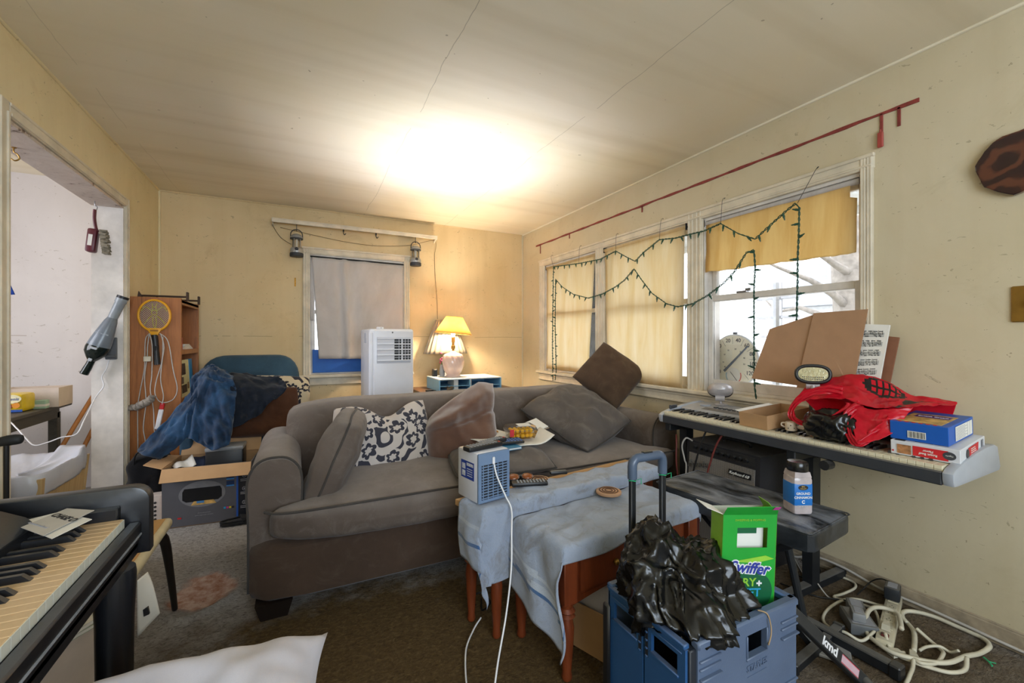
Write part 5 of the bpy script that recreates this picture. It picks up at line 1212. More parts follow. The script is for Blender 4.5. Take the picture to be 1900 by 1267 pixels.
mb = MB(); mb.grid(lambda u, v: (0.02 + 0.075 * v - 0.02 * math.sin(u * PI), 0.042 * math.cos(u * PI) * (1 - 0.35 * v * v), 0.018 + 0.034 * math.sin(u * PI) * (1 - 0.55 * v)), 14, 8); mb.build('upper', mat('black_felt', '#17171a', 0.95), t_, smooth=True, solid=0.004)
mb = MB(); mb.tube([(p[0] * 0.97, p[1] * 0.97, 0.026) for p in so], 0.006, 6, closed=True); mb.build('binding', mat('black_felt', '#17171a'), t_, smooth=True)
# ================================================================ behind the sofa: air conditioner, organiser, lamps
M_acw = mat('cool_white_plastic', '#dfe2ec', 0.3, var=0.02)
stand = thing('low_stand', 'low brown wooden stand carrying the portable air conditioner behind the sofa', 'stand', (0.69, 3.80, 0))  # low stand under the air conditioner, unseen behind the sofa
M_ws = wood('brown_stand_wood', '#6b4a30', '#4a321f', (8, 1.2, 8), 0.5)
mb = MB(); mb.box(-0.25, 0.25, -0.23, 0.23, 0.515, 0.54, 0.004); mb.build('top', M_ws, stand)
for x in (-0.22, 0.18):
    for y in (-0.2, 0.16):
        mb = MB(); mb.box(x, x + 0.04, y, y + 0.04, 0, 0.515, 0.003); mb.build('leg', M_ws, stand)
ac = thing('portable_air_conditioner', 'white portable air conditioner with front louvres standing behind the sofa', 'air conditioner', (0.69, 3.79, 0.541), 0.07)
aw, ad, ah = 0.185, 0.18, 0.724
mb = MB(); mb.box(-aw, aw, -ad + 0.012, ad, 0.03, ah, 0.02, seg=3); mb.build('body', M_acw, ac, smooth='auto')
mb = MB(); mb.box(-aw + 0.03, aw - 0.008, -ad, -ad + 0.03, 0.03, ah - 0.012, 0.01, seg=3)
mb.build('front_panel', M_acw, ac, smooth='auto')
mb = MB(); mb.box(-aw - 0.004, -aw + 0.045, -ad + 0.006, -ad + 0.05, 0.04, ah - 0.02, 0.018, seg=3); mb.build('side_curve', M_acw, ac, smooth='auto')
mb = MB(); mb.box(-aw + 0.055, aw - 0.03, -ad - 0.003, -ad + 0.02, ah - 0.285, ah - 0.065, 0.004); mb.build('outlet_recess', mat('outlet_grey', '#c4c8d4', 0.5, var=0.02), ac, smooth='auto')
mb = MB(); mb.box(0.015, aw - 0.034, -ad - 0.0045, -ad + 0.01, ah - 0.262, ah - 0.078); mb.build('dark_outlet', mat('dark_outlet', '#2f3136', 0.6), ac)
for k in range(5):
    z = ah - 0.078 - 0.0455 * k
    mb = MB(); mb.box(-aw + 0.058, aw - 0.032, -ad - 0.014, -ad - 0.003, z - 0.007, z + 0.003, 0.002); mb.build('louvre', M_acw, ac, smooth='auto')
    if k < 4:
        mb = MB(); mb.panel([(-aw + 0.058, -ad - 0.011, z - 0.009), (0.012, -ad - 0.011, z - 0.009), (0.012, -ad - 0.004, z - 0.043), (-aw + 0.058, -ad - 0.004, z - 0.043)], 0.001); mb.build('louvre_blade', M_acw, ac)
        for x in (0.052, 0.078, 0.105, 0.13):
            mb = MB(); mb.box(x - (0.006 if x == 0.078 else 0.0015), x + (0.006 if x == 0.078 else 0.0015), -ad - 0.009, -ad - 0.004, z - 0.043, z - 0.007); mb.build('vane', M_acw, ac)
        mb = MB(); mb.box(0.015, aw - 0.034, -ad - 0.010, -ad - 0.006, z - 0.025, z - 0.022); mb.build('cross_wire', M_acw, ac)
mb = MB(); mb.box(-0.006, 0.006, -ad - 0.001, -ad + 0.01, ah - 0.036, ah - 0.024, 0.001); mb.build('indicator_lamp', mat('dark_indicator', '#5a5d66', 0.3), ac)
mb = MB(); mb.box(-aw - 0.003, -aw + 0.01, -0.06, 0.02, ah - 0.12, ah - 0.03, 0.006); mb.build('side_handle', mat('outlet_grey', '#c4c8d4'), ac, smooth='auto')
for x in (-0.14, 0.14):
    for y in (-0.13, 0.13):
        mb = MB(); mb.rod((x - 0.01, y, 0.015), (x + 0.01, y, 0.015), 0.015, 10); mb.build('caster', M_black, ac)
hp = spline([(0.04, 0.17, 0.38), (0.06, 0.34, 0.40), (0.06, 0.5, 0.42), (0.03, 0.68, 0.42), (0.02, 0.79, 0.41)], 12)
mb = MB(); mb.tube(hp, [0.062 + 0.005 * (i % 2) for i in range(len(hp))], 18); mb.build('exhaust_hose', mat('hose_white', '#dfe2e8', 0.5), ac, smooth='auto')
rm = thing('remote_control', 'tiny white remote lying on top of the air conditioner', 'remote', (0.62, 3.72, 0.541 + ah + 0.0005), 0.3)
mb = MB(); mb.box(-0.026, 0.026, -0.02, 0.02, 0, 0.018, 0.006, seg=2); mb.build('case', M_white, rm, smooth='auto')
mb = MB(); mb.box(-0.006, 0.006, -0.0205, -0.0195, 0.006, 0.012); mb.build('button', M_gp, rm)

# low chest carrying the organiser
M_ch = wood('walnut_chest', '#6a4a34', '#4a3222', (1.2, 8, 8), 0.45)
ch = thing('side_chest', 'low brown wooden chest behind the sofa under the blue organiser', 'chest', (1.53, 4.14, 0))
mb = MB(); mb.box(-0.50, 0.47, -0.28, 0.30, 0.655, 0.68, 0.004); mb.build('top', M_ch, ch)
mb = MB(); mb.box(-0.47, 0.44, -0.26, 0.28, 0.06, 0.655, 0.003); mb.build('body', M_ch, ch)
for k in range(3):
    mb = MB(); mb.box(-0.45, 0.42, -0.272, -0.26, 0.08 + 0.19 * k, 0.255 + 0.19 * k, 0.004); dr = mb.build('drawer', M_ch, ch)
    for x in (-0.22, 0.19):
        mb = MB(); mb.ball((x, -0.285, 0.168 + 0.19 * k), 0.014); mb.build('knob', M_brass, dr, smooth=True)
for x in (-0.46, 0.40):
    for y in (-0.25, 0.24):
        mb = MB(); mb.box(x, x + 0.04, y, y + 0.04, 0, 0.06); mb.build('foot', M_ch, ch)
M_ob = mat('pale_blue_laminate', '#7fb4d6', 0.45, var=0.06); M_obt = mat('blue_white_top', '#d3dfe6', 0.5, var=0.05)
og = thing('desk_organizer', 'pale blue compartment organiser box carrying the lit lamp', 'organizer', (1.515, 4.115, 0.6805))
ox0, ox1, oy0, oy1, oh = -0.325, 0.325, -0.215, 0.215, 0.12
mb = MB(); mb.box(ox0, ox1, oy0, oy1, oh - 0.012, oh, 0.002); mb.build('top', M_obt, og)  # top board in a paler blue white than the sides
mb = MB(); mb.box(ox0, ox1, oy0, oy1, 0.0, 0.012, 0.002); mb.build('bottom', M_ob, og)
for x in (ox0, -0.02, ox1 - 0.012):
    mb = MB(); mb.box(x, x + 0.012, oy0, oy1, 0.012, oh - 0.012, 0.001); mb.build('divider', M_ob, og)
mb = MB(); mb.box(ox0 + 0.012, ox1 - 0.012, oy1 - 0.008, oy1, 0.012, oh - 0.012); mb.build('back_panel', M_ob, og)
for x0, x1, z in ((ox0 + 0.012, -0.02, 0.045), (-0.008, ox1 - 0.012, 0.04)):
    mb = MB(); mb.box(x0, x1, oy0 + 0.01, oy1 - 0.008, z, z + 0.006); mb.build('shelf', M_ob, og)
nb = thing('white_notebook', 'white booklet standing in the left compartment of the organiser', 'notebook', (1.365, 4.02, 0.6935))
mb = MB(); mb.box(-0.02, 0.02, -0.10, 0.10, 0, 0.092, 0.001); mb.build('pages', M_paper, nb)
mb = MB(); mb.box(-0.022, 0.022, -0.102, -0.10, 0, 0.093, 0.001); mb.build('spine', mat('white_spine', '#cfd4d8', 0.5), nb)
# lamp, lit
lp = thing('table_lamp', 'lit table lamp with amber shade and swirled pinkish ceramic base', 'lamp', (1.40, 4.11, 0.8005))
M_cer = mat('glossy_pink_white_ceramic', '#d2b9b2', 0.12, var=0.05, spec=0.6)
mb = MB()
prof = [(0.075, 0.0), (0.078, 0.008), (0.074, 0.014), (0.066, 0.018), (0.068, 0.03), (0.082, 0.055), (0.098, 0.09), (0.106, 0.13), (0.107, 0.165), (0.102, 0.20), (0.088, 0.225), (0.06, 0.238), (0.036, 0.246), (0.028, 0.256), (0.02, 0.262)]
ps = [(p.x, p.y) for p in spline([(a, b, 0) for a, b in prof], 5)]
n_ = 120; rings = []
for r, z in ps:
    w_ = max(0, min(1, (z - 0.02) / 0.02)) * max(0, min(1, (0.238 - z) / 0.02))
    rings.append([mb.bm.verts.new((math.cos(2 * PI * j / n_) * (r + w_ * 0.0045 * abs(math.sin(11 * 2 * PI * j / n_ / 2 * 2 / 2 + z * 26)) - 0.002 * w_), math.sin(2 * PI * j / n_) * (r + w_ * 0.0045 * abs(math.sin(11 * 2 * PI * j / n_ / 2 * 2 / 2 + z * 26)) - 0.002 * w_), z)) for j in range(n_)])
for A, B in zip(rings, rings[1:]):
    for j in range(n_): mb.bm.faces.new((A[j], A[(j + 1) % n_], B[(j + 1) % n_], B[j]))
mb.bm.faces.new(rings[0][::-1]); mb.bm.faces.new(rings[-1])
mb.build('ceramic_base', M_cer, lp, smooth=True)
mb = MB(); mb.lathe([(0.012, 0.258), (0.014, 0.27), (0.011, 0.28), (0.020, 0.284), (0.021, 0.315), (0.013, 0.318), (0.013, 0.345), (0.018, 0.35), (0.018, 0.40), (0.014, 0.405)], 16); mb.build('socket', M_brass, lp, smooth='auto')
mb = MB(); mb.tube(spline([(0.0, -0.02, 0.33), (0, -0.036, 0.36), (0, -0.045, 0.44), (0, -0.02, 0.56), (0, 0, 0.585), (0, 0.02, 0.56), (0, 0.045, 0.44), (0, 0.036, 0.36), (0, 0.02, 0.33)], 5), 0.002, 6); mb.build('harp', M_brass, lp, smooth=True)
mb = MB(); mb.lathe([(0.012, 0.405), (0.02, 0.43), (0.030, 0.46), (0.030, 0.475), (0.02, 0.495), (0.0, 0.50)], 16, cap=False); bulb = mb.build('bulb', emit('warm_bulb', '#ffe6c0', 30.0), lp, smooth=True)
M_lsh = cloth_through('amber_lamp_shade', '#f6dca0', '#e8c47c', 0.55, False)
tilt = T(0, 0, 0.43) @ RY(0.07) @ RX(0.03) @ T(0, 0, -0.43)
mb = MB(); mb.lathe([(0.185, 0.435), (0.082, 0.605)], 48, tilt, cap=False); mb.build('shade', M_lsh, lp, smooth=True, solid=0.0015)
for r, z in ((0.185, 0.437), (0.082, 0.604)):
    mb = MB(); mb.tube([tuple(tilt @ Vector((r * math.cos(2 * PI * i / 40), r * math.sin(2 * PI * i / 40), z))) for i in range(40)], 0.003, 6, closed=True); mb.build('shade_trim', mat('ochre_trim', '#b58a3c', 0.7), lp, smooth=True)
cord('lamp_cord', [(1.43, 4.02, 0.812), (1.47, 3.93, 0.815), (1.50, 3.892, 0.80), (1.505, 3.885, 0.74), (1.49, 3.87, 0.70), (1.48, 3.85, 0.685)], 0.003, M_white, 'thin white lamp cord hanging over the front of the organiser', 'cord')
pl = bpy.data.lights.new('lamp_bulb_light', 'POINT'); pl.energy = 30; pl.color = (1.0, 0.84, 0.62); pl.shadow_soft_size = 0.045
po = bpy.data.objects.new('lamp_bulb_light', pl); COL.objects.link(po); po.location = (1.40, 4.11, 0.8005 + 0.495)
# second lamp, unlit, pleated shade
l2 = thing('table_lamp', 'unlit lamp with a pleated white shade standing behind the lit lamp', 'lamp', (1.42, 4.42, 0.6805))
mb = MB(); n_ = 120; R0, R1 = 0.255, 0.115; rows = []
for k in range(9):
    v = k / 8; r = R0 + (R1 - R0) * v; z = 0.345 + 0.36 * v
    rows.append([mb.bm.verts.new((math.cos(2 * PI * j / n_) * (r + (0.004 + 0.006 * (1 - v)) * math.sin(2 * PI * j / n_ * 22)) * (0.92 if True else 1), math.sin(2 * PI * j / n_) * 0.52 * (r + 0.008 * math.sin(2 * PI * j / n_ * 22)), z)) for j in range(n_)])
for A, B in zip(rows, rows[1:]):
    for j in range(n_): mb.bm.faces.new((A[j], A[(j + 1) % n_], B[(j + 1) % n_], B[j]))
mb.build('pleated_shade', cloth_through('dimmed_pleated_shade', '#a89e8e', '#8f8472', 0.06, False), l2, smooth=True, solid=0.0015)  # white shade coloured darker, its weak lighting put into the colour
M_vase = mat('white_flower_ceramic', '#c6c4c6', 0.25, var=0.05)
mb = MB(); mb.lathe([(0.055, 0), (0.058, 0.012), (0.045, 0.03), (0.06, 0.08), (0.066, 0.14), (0.05, 0.20), (0.025, 0.24), (0.018, 0.26), (0.012, 0.30), (0.012, 0.36)], 24); mb.build('ceramic_base', M_vase, l2, smooth='auto')
mb = MB(); mb.rod((0, 0, 0.35), (0, 0, 0.70), 0.006, 8); mb.build('stem_rod', M_brass, l2)
t_ = thing('flower_vase', 'small grey vase with pink flowers half hidden behind the lit lamp', 'vase', (1.318, 4.215, 0.8005))
mb = MB(); mb.lathe([(0.02, 0), (0.026, 0.01), (0.03, 0.05), (0.022, 0.10), (0.02, 0.12)], 16); mb.build('vase', mat('grey_vase', '#9da0a6', 0.3), t_, smooth='auto')
rr = random.Random(8)
for k in range(9):
    p = Vector((rr.uniform(-0.022, 0.02), rr.uniform(-0.03, 0.02), 0.13 + rr.uniform(0.0, 0.11)))
    mb = MB(); mb.rod((0, 0, 0.11), tuple(p), 0.0015, 5); mb.build('stem', mat('green_stem', '#4c6a3a', 0.7), t_)
    mb = MB(); mb.ball(tuple(p), 0.012, 0.012, 0.010, 8); mb.build('flower', mat('pink_flower', '#a8476e', 0.7, var=0.4, scale=90), t_, smooth=True)
t_ = thing('black_speaker', 'small black box behind the lit lamp at the chest edge', 'box', (1.25, 4.25, 0.8005))
mb = MB(); mb.box(-0.022, 0.02, -0.03, 0.03, 0, 0.075, 0.004); mb.build('case', M_black, t_)
mb = MB(); mb.box(-0.018, 0.016, -0.032, -0.03, 0.008, 0.066, 0.001); mb.build('front_grille', M_dark, t_)
t_ = thing('phone_charger', 'small black charger lying on the chest beside the organiser', 'charger', (1.12, 3.98, 0.6805), 0.3)
mb = MB(); mb.box(-0.035, 0.035, -0.02, 0.02, 0, 0.018, 0.005, seg=2); mb.build('case', M_black, t_, smooth='auto')
mb = MB(); mb.tube(spline([(0.035, 0, 0.009), (0.06, 0.02, 0.006), (0.09, 0.0, 0.004), (0.10, 0.04, 0.004)], 5), 0.003, 6); mb.build('lead', M_cordk, t_)
# ================================================================ the two low tables in front of the sofa
M_pine = wood('pale_maple_top', '#c39a6a', '#a67e50', (1.0, 9, 9), 0.4)
M_cherry = wood('cherry_wood', '#7c3a1c', '#54230f', (8, 8, 1.2), 0.4)
def turned_leg(parent, p, h, r=0.026):
    mb = MB(); mb.lathe([(r * 0.55, 0), (r * 0.75, 0.01), (r * 0.6, 0.03), (r * 0.85, h * 0.25), (r, h * 0.42), (r * 0.75, h * 0.5), (r * 1.15, h * 0.515), (r * 0.8, h * 0.535), (r * 1.15, h * 0.555), (r * 0.8, h * 0.58), (r * 0.95, h * 0.62)], 16, T(p[0], p[1], 0)); q = r * 1.05
    mb.box(p[0] - q, p[0] + q, p[1] - q, p[1] + q, h * 0.62, h, 0.003); return mb.build('leg', M_cherry, parent, smooth='auto')
# back table: long and narrow
TB = [(0.64, 1.515), (1.637, 1.614), (1.603, 1.807), (0.58, 1.675)]; ZB = 0.52
tb = thing('coffee_table', 'narrow pale maple topped coffee table against the sofa under a blue towel', 'table', (1.11, 1.65, 0))
mb = MB(); mb.prism(TB, ZB - 0.028, ZB, bevel=0.004); mb.build('tabletop', M_pine, tb, world=True)
cx_, cy_ = 1.115, 1.653
def ins(p, k): return (p[0] + (cx_ - p[0]) * k, p[1] + (cy_ - p[1]) * k)
mb = MB(); mb.prism([ins(p, 0.12) for p in TB], ZB - 0.11, ZB - 0.028); mb.build('apron', M_cherry, tb, world=True)
for p in TB:
    o = turned_leg(tb, (0, 0), ZB - 0.03, 0.024); q = ins(p, 0.13); o.location = (q[0] - 1.11, q[1] - 1.65, 0)
# front table with a drawer
TF = [(0.813, 1.223), (1.53, 1.30), (1.50, 1.575), (0.772, 1.50)]; ZF = 0.46
tf = thing('end_table', 'cherry wood end table with turned legs and a deep apron under a blue towel', 'table', (1.15, 1.4, 0))
mb = MB(); mb.prism(TF, ZF - 0.024, ZF, bevel=0.004); mb.build('tabletop', M_cherry, tf, world=True)
cx_, cy_ = 1.154, 1.40
mb = MB(); mb.prism([ins(p, 0.07) for p in TF], ZF - 0.19, ZF - 0.024); mb.build('apron', M_cherry, tf, world=True)
a, b = Vector((*ins(TF[0], 0.07), 0)), Vector((*ins(TF[1], 0.07), 0)); dx = (b - a).normalized(); nn = Vector((dx.y, -dx.x, 0)) * 0.012
p, q = a + dx * 0.05, b - dx * 0.05
mb = MB(); mb.hexa([tuple(v + Vector((0, 0, z))) for z in (ZF - 0.17, ZF - 0.05) for v in (p, p + nn, q + nn, q)]); dr = mb.build('drawer', M_cherry, tf, world=True)
for k in (0.3, 0.7):
    c = p.lerp(q, k) + nn * 1.6; mb = MB(); mb.ball((c.x, c.y, ZF - 0.11), 0.013); kb = mb.build('knob', M_brass, dr, smooth=True, world=True)
for p in TF:
    o = turned_leg(tf, (0, 0), ZF - 0.025, 0.026); q = ins(p, 0.055); o.location = (q[0] - 1.15, q[1] - 1.4, 0)
# valance curve below the apron on the front
c1, c2 = ins(TF[0], 0.06), ins(TF[1], 0.06)
mb = MB(); n_ = 16; pl = []
for i in range(n_ + 1):
    u = i / n_; x = c1[0] + (c2[0] - c1[0]) * u; y = c1[1] + (c2[1] - c1[1]) * u
    pl.append((x, y, ZF - 0.19 - 0.03 * (abs(2 * u - 1) ** 2)))
for u, v in zip(pl, pl[1:]):
    mb.hexa([(u[0], u[1], u[2]), (v[0], v[1], v[2]), (v[0], v[1] + 0.015, v[2]), (u[0], u[1] + 0.015, u[2]), (u[0], u[1], ZF - 0.188), (v[0], v[1], ZF - 0.188), (v[0], v[1] + 0.015, ZF - 0.188), (u[0], u[1] + 0.015, ZF - 0.188)])
mb.build('valance', M_cherry, tf, world=True)
# towels
def terry(name, a, b, dirt=0.5):
    t = NT(name); v = t.coord('Object')
    col = t.ramp(t.noise(v, 6, 5, 0.6), [(0.3, lin(b)), (0.7, lin(a))])
    g = t.node('ShaderNodeNewGeometry'); sx = t.node('ShaderNodeSeparateXYZ')
    d = t.math('MAXIMUM', t.math('SUBTRACT', t.noise(v, 11, 7, 0.75, 0.8), 0.5), 0)
    col = t.mix(t.math('MULTIPLY', d, dirt * 4), col, lin('#6e6455'))
    t.base(col); t.set(Roughness=0.97, Sheen_Weight=0.5, Specular_IOR_Level=0.05)
    h = t.math('ADD', t.noise(v, 330, 3, 0.7), t.math('MULTIPLY', t.noise(v, 60, 4), 0.8)); t.bump(h, 0.75, 0.006); return t.m
M_tow = terry('pale_blue_terry', '#a7b2c6', '#919db4', 0.8); M_tst = terry('blue_terry_stripe', '#3f6a9c', '#33588a', 0.2); M_tlt = terry('white_terry_stripe', '#bcc5d2', '#aab4c4', 0.3)
def towel(name, label, org, xd, yd, W, D, ztop, left, front, right, seed, back_in=0.0, left_out=0.02):
    """org = front-left table corner; a runs along xd, b along yd. left(b), front(a), right(b) give the overhang lengths"""
    xd = Vector((xd[0], xd[1], 0)).normalized(); yd = Vector((yd[0], yd[1], 0)); yd.normalize()
    NU, NV = 96, 56; rad = 0.018
    def hang(e):
        """arc-length e past the edge -> (outwards, down)"""
        if e <= 0: return 0.0, 0.0
        if e < rad * PI / 2: t_ = e / rad; return rad * math.sin(t_), rad * (1 - math.cos(t_))
        return rad, rad + (e - rad * PI / 2)
    mb = MB(); V = []; hem = []
    for i in range(NU + 1):
        V.append([]); hem.append([])
        for j in range(NV + 1):
            v = j / NV
            b0 = -1
            # b coordinate
            u = i / NU
            Lmax = left(v); Rm = right(v)
            a = -Lmax + u * (W + Lmax + Rm)
            fr = front(max(0.0, min(1.0, a / W)))
            b = -fr + v * (D - back_in + fr)
            oa, da = hang(-a) if a < 0 else (0, 0); oa2, da2 = hang(a - W) if a > W else (0, 0); ob, db = hang(-b)
            aa = min(max(a, 0), W); bb = max(b, 0)
            p = Vector((org[0], org[1], 0)) + xd * (aa - oa + oa2) + yd * (bb - ob)
            drop = da + da2 + db if min(da + da2, db) < 1e-6 else math.hypot(da + da2, db)
            z = ztop + 0.004 - drop
            hk = min(1.0, drop / 0.1)
            rip = 0.014 * math.sin(b * 26 + seed + 4 * fbm((b * 2, a, seed), 2, 2)) * hk * (1 if a < 0 else 0.4)
            if a < 0: p -= xd * (rip + 0.008 * hk + left_out * hk * drop); p += yd * 0.012 * hk * math.sin(drop * 16)
            elif a > W: p += xd * (abs(rip))
            if b < 0: p -= yd * (0.008 * math.sin(a * 24 + seed) * hk + 0.004)
            if drop < 0.02:
                n1 = noise.noise(Vector((a * 6 + seed, b * 9 - a * 3, seed))); z += 0.010 * (1 - abs(n1)) ** 3 + 0.005 * fbm((a, b, seed), 14, 3) + 0.003
            p.z = max(z, 0.012)
            V[-1].append(mb.bm.verts.new(p)); hem[-1].append(a + Lmax)
    for i in range(NU):
        for j in range(NV):
            f = mb.bm.faces.new((V[i][j], V[i + 1][j], V[i + 1][j + 1], V[i][j + 1])); h = (hem[i][j] + hem[i + 1][j]) / 2
            f.material_index = 1 if (0.088 < h < 0.096 or 0.104 < h < 0.113) else (2 if (0.13 < h < 0.138 or 0.152 < h < 0.165 or 0.118 < h < 0.124) else 0)
    o = mb.build(name, [M_tow, M_tst, M_tlt], None, smooth=True, solid=0.006); return tag(o, label, 'towel')
towel('bath_towel', 'pale blue striped bath towel over the narrow maple coffee table', (TB[0][0], TB[0][1]), (TB[1][0] - TB[0][0], TB[1][1] - TB[0][1]), (-0.06, 0.16), 1.0, 0.165, ZB, lambda v: 0.255 - 0.03 * v, lambda a: 0.062 + 0.23 * max(0.0, min(1.0, (0.16 - a) / 0.05)), lambda v: 0.075, 0.7, back_in=0.042, left_out=0.0)
towel('bath_towel', 'pale blue striped bath towel over the end table hanging in a long corner', (TF[0][0], TF[0][1]), (TF[1][0] - TF[0][0], TF[1][1] - TF[0][1]), (-0.041, 0.28), 0.72, 0.275, ZF, lambda v: 0.375 - 0.13 * v ** 0.7, lambda a: 0.055 + 0.01 * math.sin(a * 9), lambda v: 0.07, 2.9, left_out=0.06)
# personal air cooler
cl = thing('personal_air_cooler', 'small white cube air cooler with a slatted blue grey front on the towel', 'air cooler', (0.682, 1.615, ZB + 0.018), 0.20)
s_ = 0.077; H_ = 0.195
M_clw = mat('cooler_white', '#d3d5de', 0.35, var=0.03); M_clg = mat('cooler_grey_blue', '#6f86a6', 0.45, var=0.05)
mb = MB(); mb.box(-s_, s_, -s_ + 0.012, s_, 0, H_, 0.006, seg=2); mb.build('body', M_clw, cl, smooth='auto')
mb = MB(); mb.box(-s_ + 0.001, s_ - 0.001, -s_, -s_ + 0.013, 0, H_ - 0.002, 0.003); mb.build('front_bezel', M_clg, cl)
mb = MB(); mb.box(-s_ + 0.014, s_ - 0.012, -s_ - 0.0008, -s_ + 0.006, 0.014, 0.148); mb.build('dark_opening', mat('cooler_dark', '#1b1f28', 0.7), cl)
for k in range(12):
    z = 0.018 + k * 0.0110; mb = MB(); mb.box(-s_ + 0.013, s_ - 0.011, -s_ - 0.004, -s_, z, z + 0.0038); mb.build('slat', M_clg, cl)
for k in range(6):
    x = -s_ + 0.018 + k * 0.0235; mb = MB(); mb.box(x, x + 0.0034, -s_ - 0.0045, -s_, 0.014, 0.148); mb.build('upright', M_clg, cl)
mb = MB(); mb.box(-s_ - 0.0008, -s_ + 0.002, -0.045, 0.05, 0.082, 0.152); mb.build('blue_label', mat('navy_label', '#1f3f98', 0.5), cl)
for (ya, yb, za, zb) in ((0.018, 0.042, 0.118, 0.140), (0.018, 0.042, 0.090, 0.112), (-0.04, 0.008, 0.134, 0.146)):
    mb = MB(); mb.box(-s_ - 0.0013, -s_, ya, yb, za, zb); mb.build('label_picture', mat('label_white', '#c7cbd6', 0.5, var=0.3, scale=90), cl)
for k in range(4):
    mb = MB(); mb.box(-s_ - 0.0013, -s_, -0.034, 0.006, 0.094 + k * 0.009, 0.097 + k * 0.009); mb.build('text_line', mat('label_white', '#c7cbd6'), cl)
mb = MB(); mb.box(-0.014, -0.002, -s_ - 0.008, -s_, 0.146, 0.175, 0.003); mb.build('plug', M_white, cl)
cord('charging_cord', [(0.690, 1.530, 0.685), (0.697, 1.518, 0.64), (0.725, 1.50, 0.565), (0.742, 1.482, 0.515), (0.722, 1.44, 0.44), (0.70, 1.40, 0.33), (0.66, 1.36, 0.20), (0.60, 1.30, 0.09), (0.54, 1.22, 0.008), (0.50, 1.16, 0.008), (0.49, 1.20, 0.008), (0.50, 1.32, 0.008), (0.56, 1.50, 0.008), (0.63, 1.60, 0.008), (0.68, 1.64, 0.02)], 0.0034, M_white, 'white charging cord running from the air cooler down onto the carpet', 'cable', seg=10)
cord('black_cable', [(0.70, 1.75, 0.006), (0.66, 1.72, 0.05), (0.69, 1.68, 0.10), (0.73, 1.66, 0.06), (0.71, 1.70, 0.008), (0.74, 1.78, 0.006)], 0.004, M_cordk, 'black cable loop on the carpet beneath the coffee table', 'cable')
def remote(label, loc, rz, w=0.045, l=0.17, h=0.02, hx='#17181b', grp=None, tilt=0.0, rows=9, red=True):
    t_ = thing('remote_control', label, 'remote', loc, group=grp, rot=(tilt, 0, rz))
    mb = MB(); mb.box(-w / 2, w / 2, -l / 2, l / 2, 0, h, 0.006, seg=2); mb.build('case', mat('remote_' + hx[1:], hx, 0.4), t_, smooth='auto')
    first = None
    for j in range(rows):
        for i in range(4):
            if first is None:
                mb = MB(); mb.box(-0.0034, 0.0034, -0.0042, 0.0042, -0.0008, 0.0016, 0.0008); first = mb.build('button', mat('remote_button', '#8e9298', 0.5), t_); o = first
            else:
                o = first.copy(); COL.objects.link(o)
            o.location = (-w * 0.32 + i * w * 0.213, -l * 0.40 + j * l * 0.09, h)
    if red:
        mb = MB(); mb.lathe([(0.0045, 0), (0.004, 0.002)], 10, T(w * 0.28, l * 0.42, h - 0.0005)); mb.build('power_button', M_red, t_)
    return t_
remote('dark grey remote control lying on top of the air cooler at its front edge', (0.672, 1.598, ZB + 0.018 + H_ + 0.001), 1.82 + PI, l=0.17, w=0.048)
remote('second dark remote control on the air cooler behind the first remote', (0.730, 1.648, ZB + 0.018 + H_ + 0.001), 1.98 + PI, l=0.155, w=0.044)
remote('long black remote control lying on the towel beside the air cooler', (0.905, 1.632, ZB + 0.019), 1.27, w=0.045, l=0.16, h=0.018, red=False)
M_cork = mat('pale_turned_wood', '#b99272', 0.5, var=0.1, scale=30)
def coaster(label, x, y, z):
    t_ = thing('coaster', label, 'coaster', (x, y, z), group='round wooden coasters on the tables')
    mb = MB(); mb.lathe([(0.052, 0), (0.056, 0.003), (0.056, 0.011), (0.053, 0.014)], 36); mb.build('disc', M_cork, t_, smooth='auto')
    for r in (0.016, 0.028, 0.040):
        mb = MB(); mb.tube([(r * math.cos(2 * PI * i / 36), r * math.sin(2 * PI * i / 36), 0.0142) for i in range(36)], 0.0024, 5, closed=True); mb.build('ring_groove', mat('dark_groove', '#4a2c1a', 0.7), t_)
coaster('round ring grooved wooden coaster lying on bare maple beside the eyeglasses', 0.985, 1.690, ZB + 0.003)
coaster('round ring grooved wooden coaster alone on the end table towel near the trolley handle', 1.235, 1.50, ZF + 0.032)
t_ = thing('pocket_knife', 'black and silver folding pocket tool lying on the maple table edge', 'pocket tool', (1.10, 1.70, ZB + 0.02), -0.25)
mb = MB(); mb.box(-0.042, 0.042, -0.012, 0.012, 0, 0.016, 0.005, seg=2); mb.build('handle', M_black, t_, smooth='auto')
mb = MB(); mb.box(-0.038, 0.038, -0.004, 0.004, 0.012, 0.0185, 0.001); mb.build('folded_blade', M_steel, t_)
t_ = thing('eyeglasses', 'amber lensed eyeglasses folded on the towel behind the air cooler', 'eyeglasses', (0.905, 1.715, ZB + 0.012), -0.3)
M_lens = mat('amber_lens', '#8a4a22', 0.08, spec=0.7)
for x in (-0.032, 0.032):
    mb = MB(); mb.lathe([(0.0245, 0), (0.024, 0.004), (0.012, 0.007), (0.0, 0.008)], 20, T(x, 0, 0.02) @ RX(0.5) @ Matrix.Diagonal((1, 0.75, 1, 1)), cap=False); mb.build('lens', M_lens, t_, smooth=True)
    mb = MB(); mb.tube([tuple((T(x, 0, 0.021) @ RX(0.5)) @ Vector((0.026 * math.cos(2 * PI * i / 20), 0.0195 * math.sin(2 * PI * i / 20), 0))) for i in range(20)], 0.0015, 5, closed=True); mb.build('rim', M_steel, t_)
    mb = MB(); mb.tube(spline([(x * 1.8, 0.002, 0.022), (x * 1.8, 0.03, 0.012), (-x * 0.4, 0.045, 0.006)], 5), 0.0018, 5); mb.build('temple', M_dark, t_)
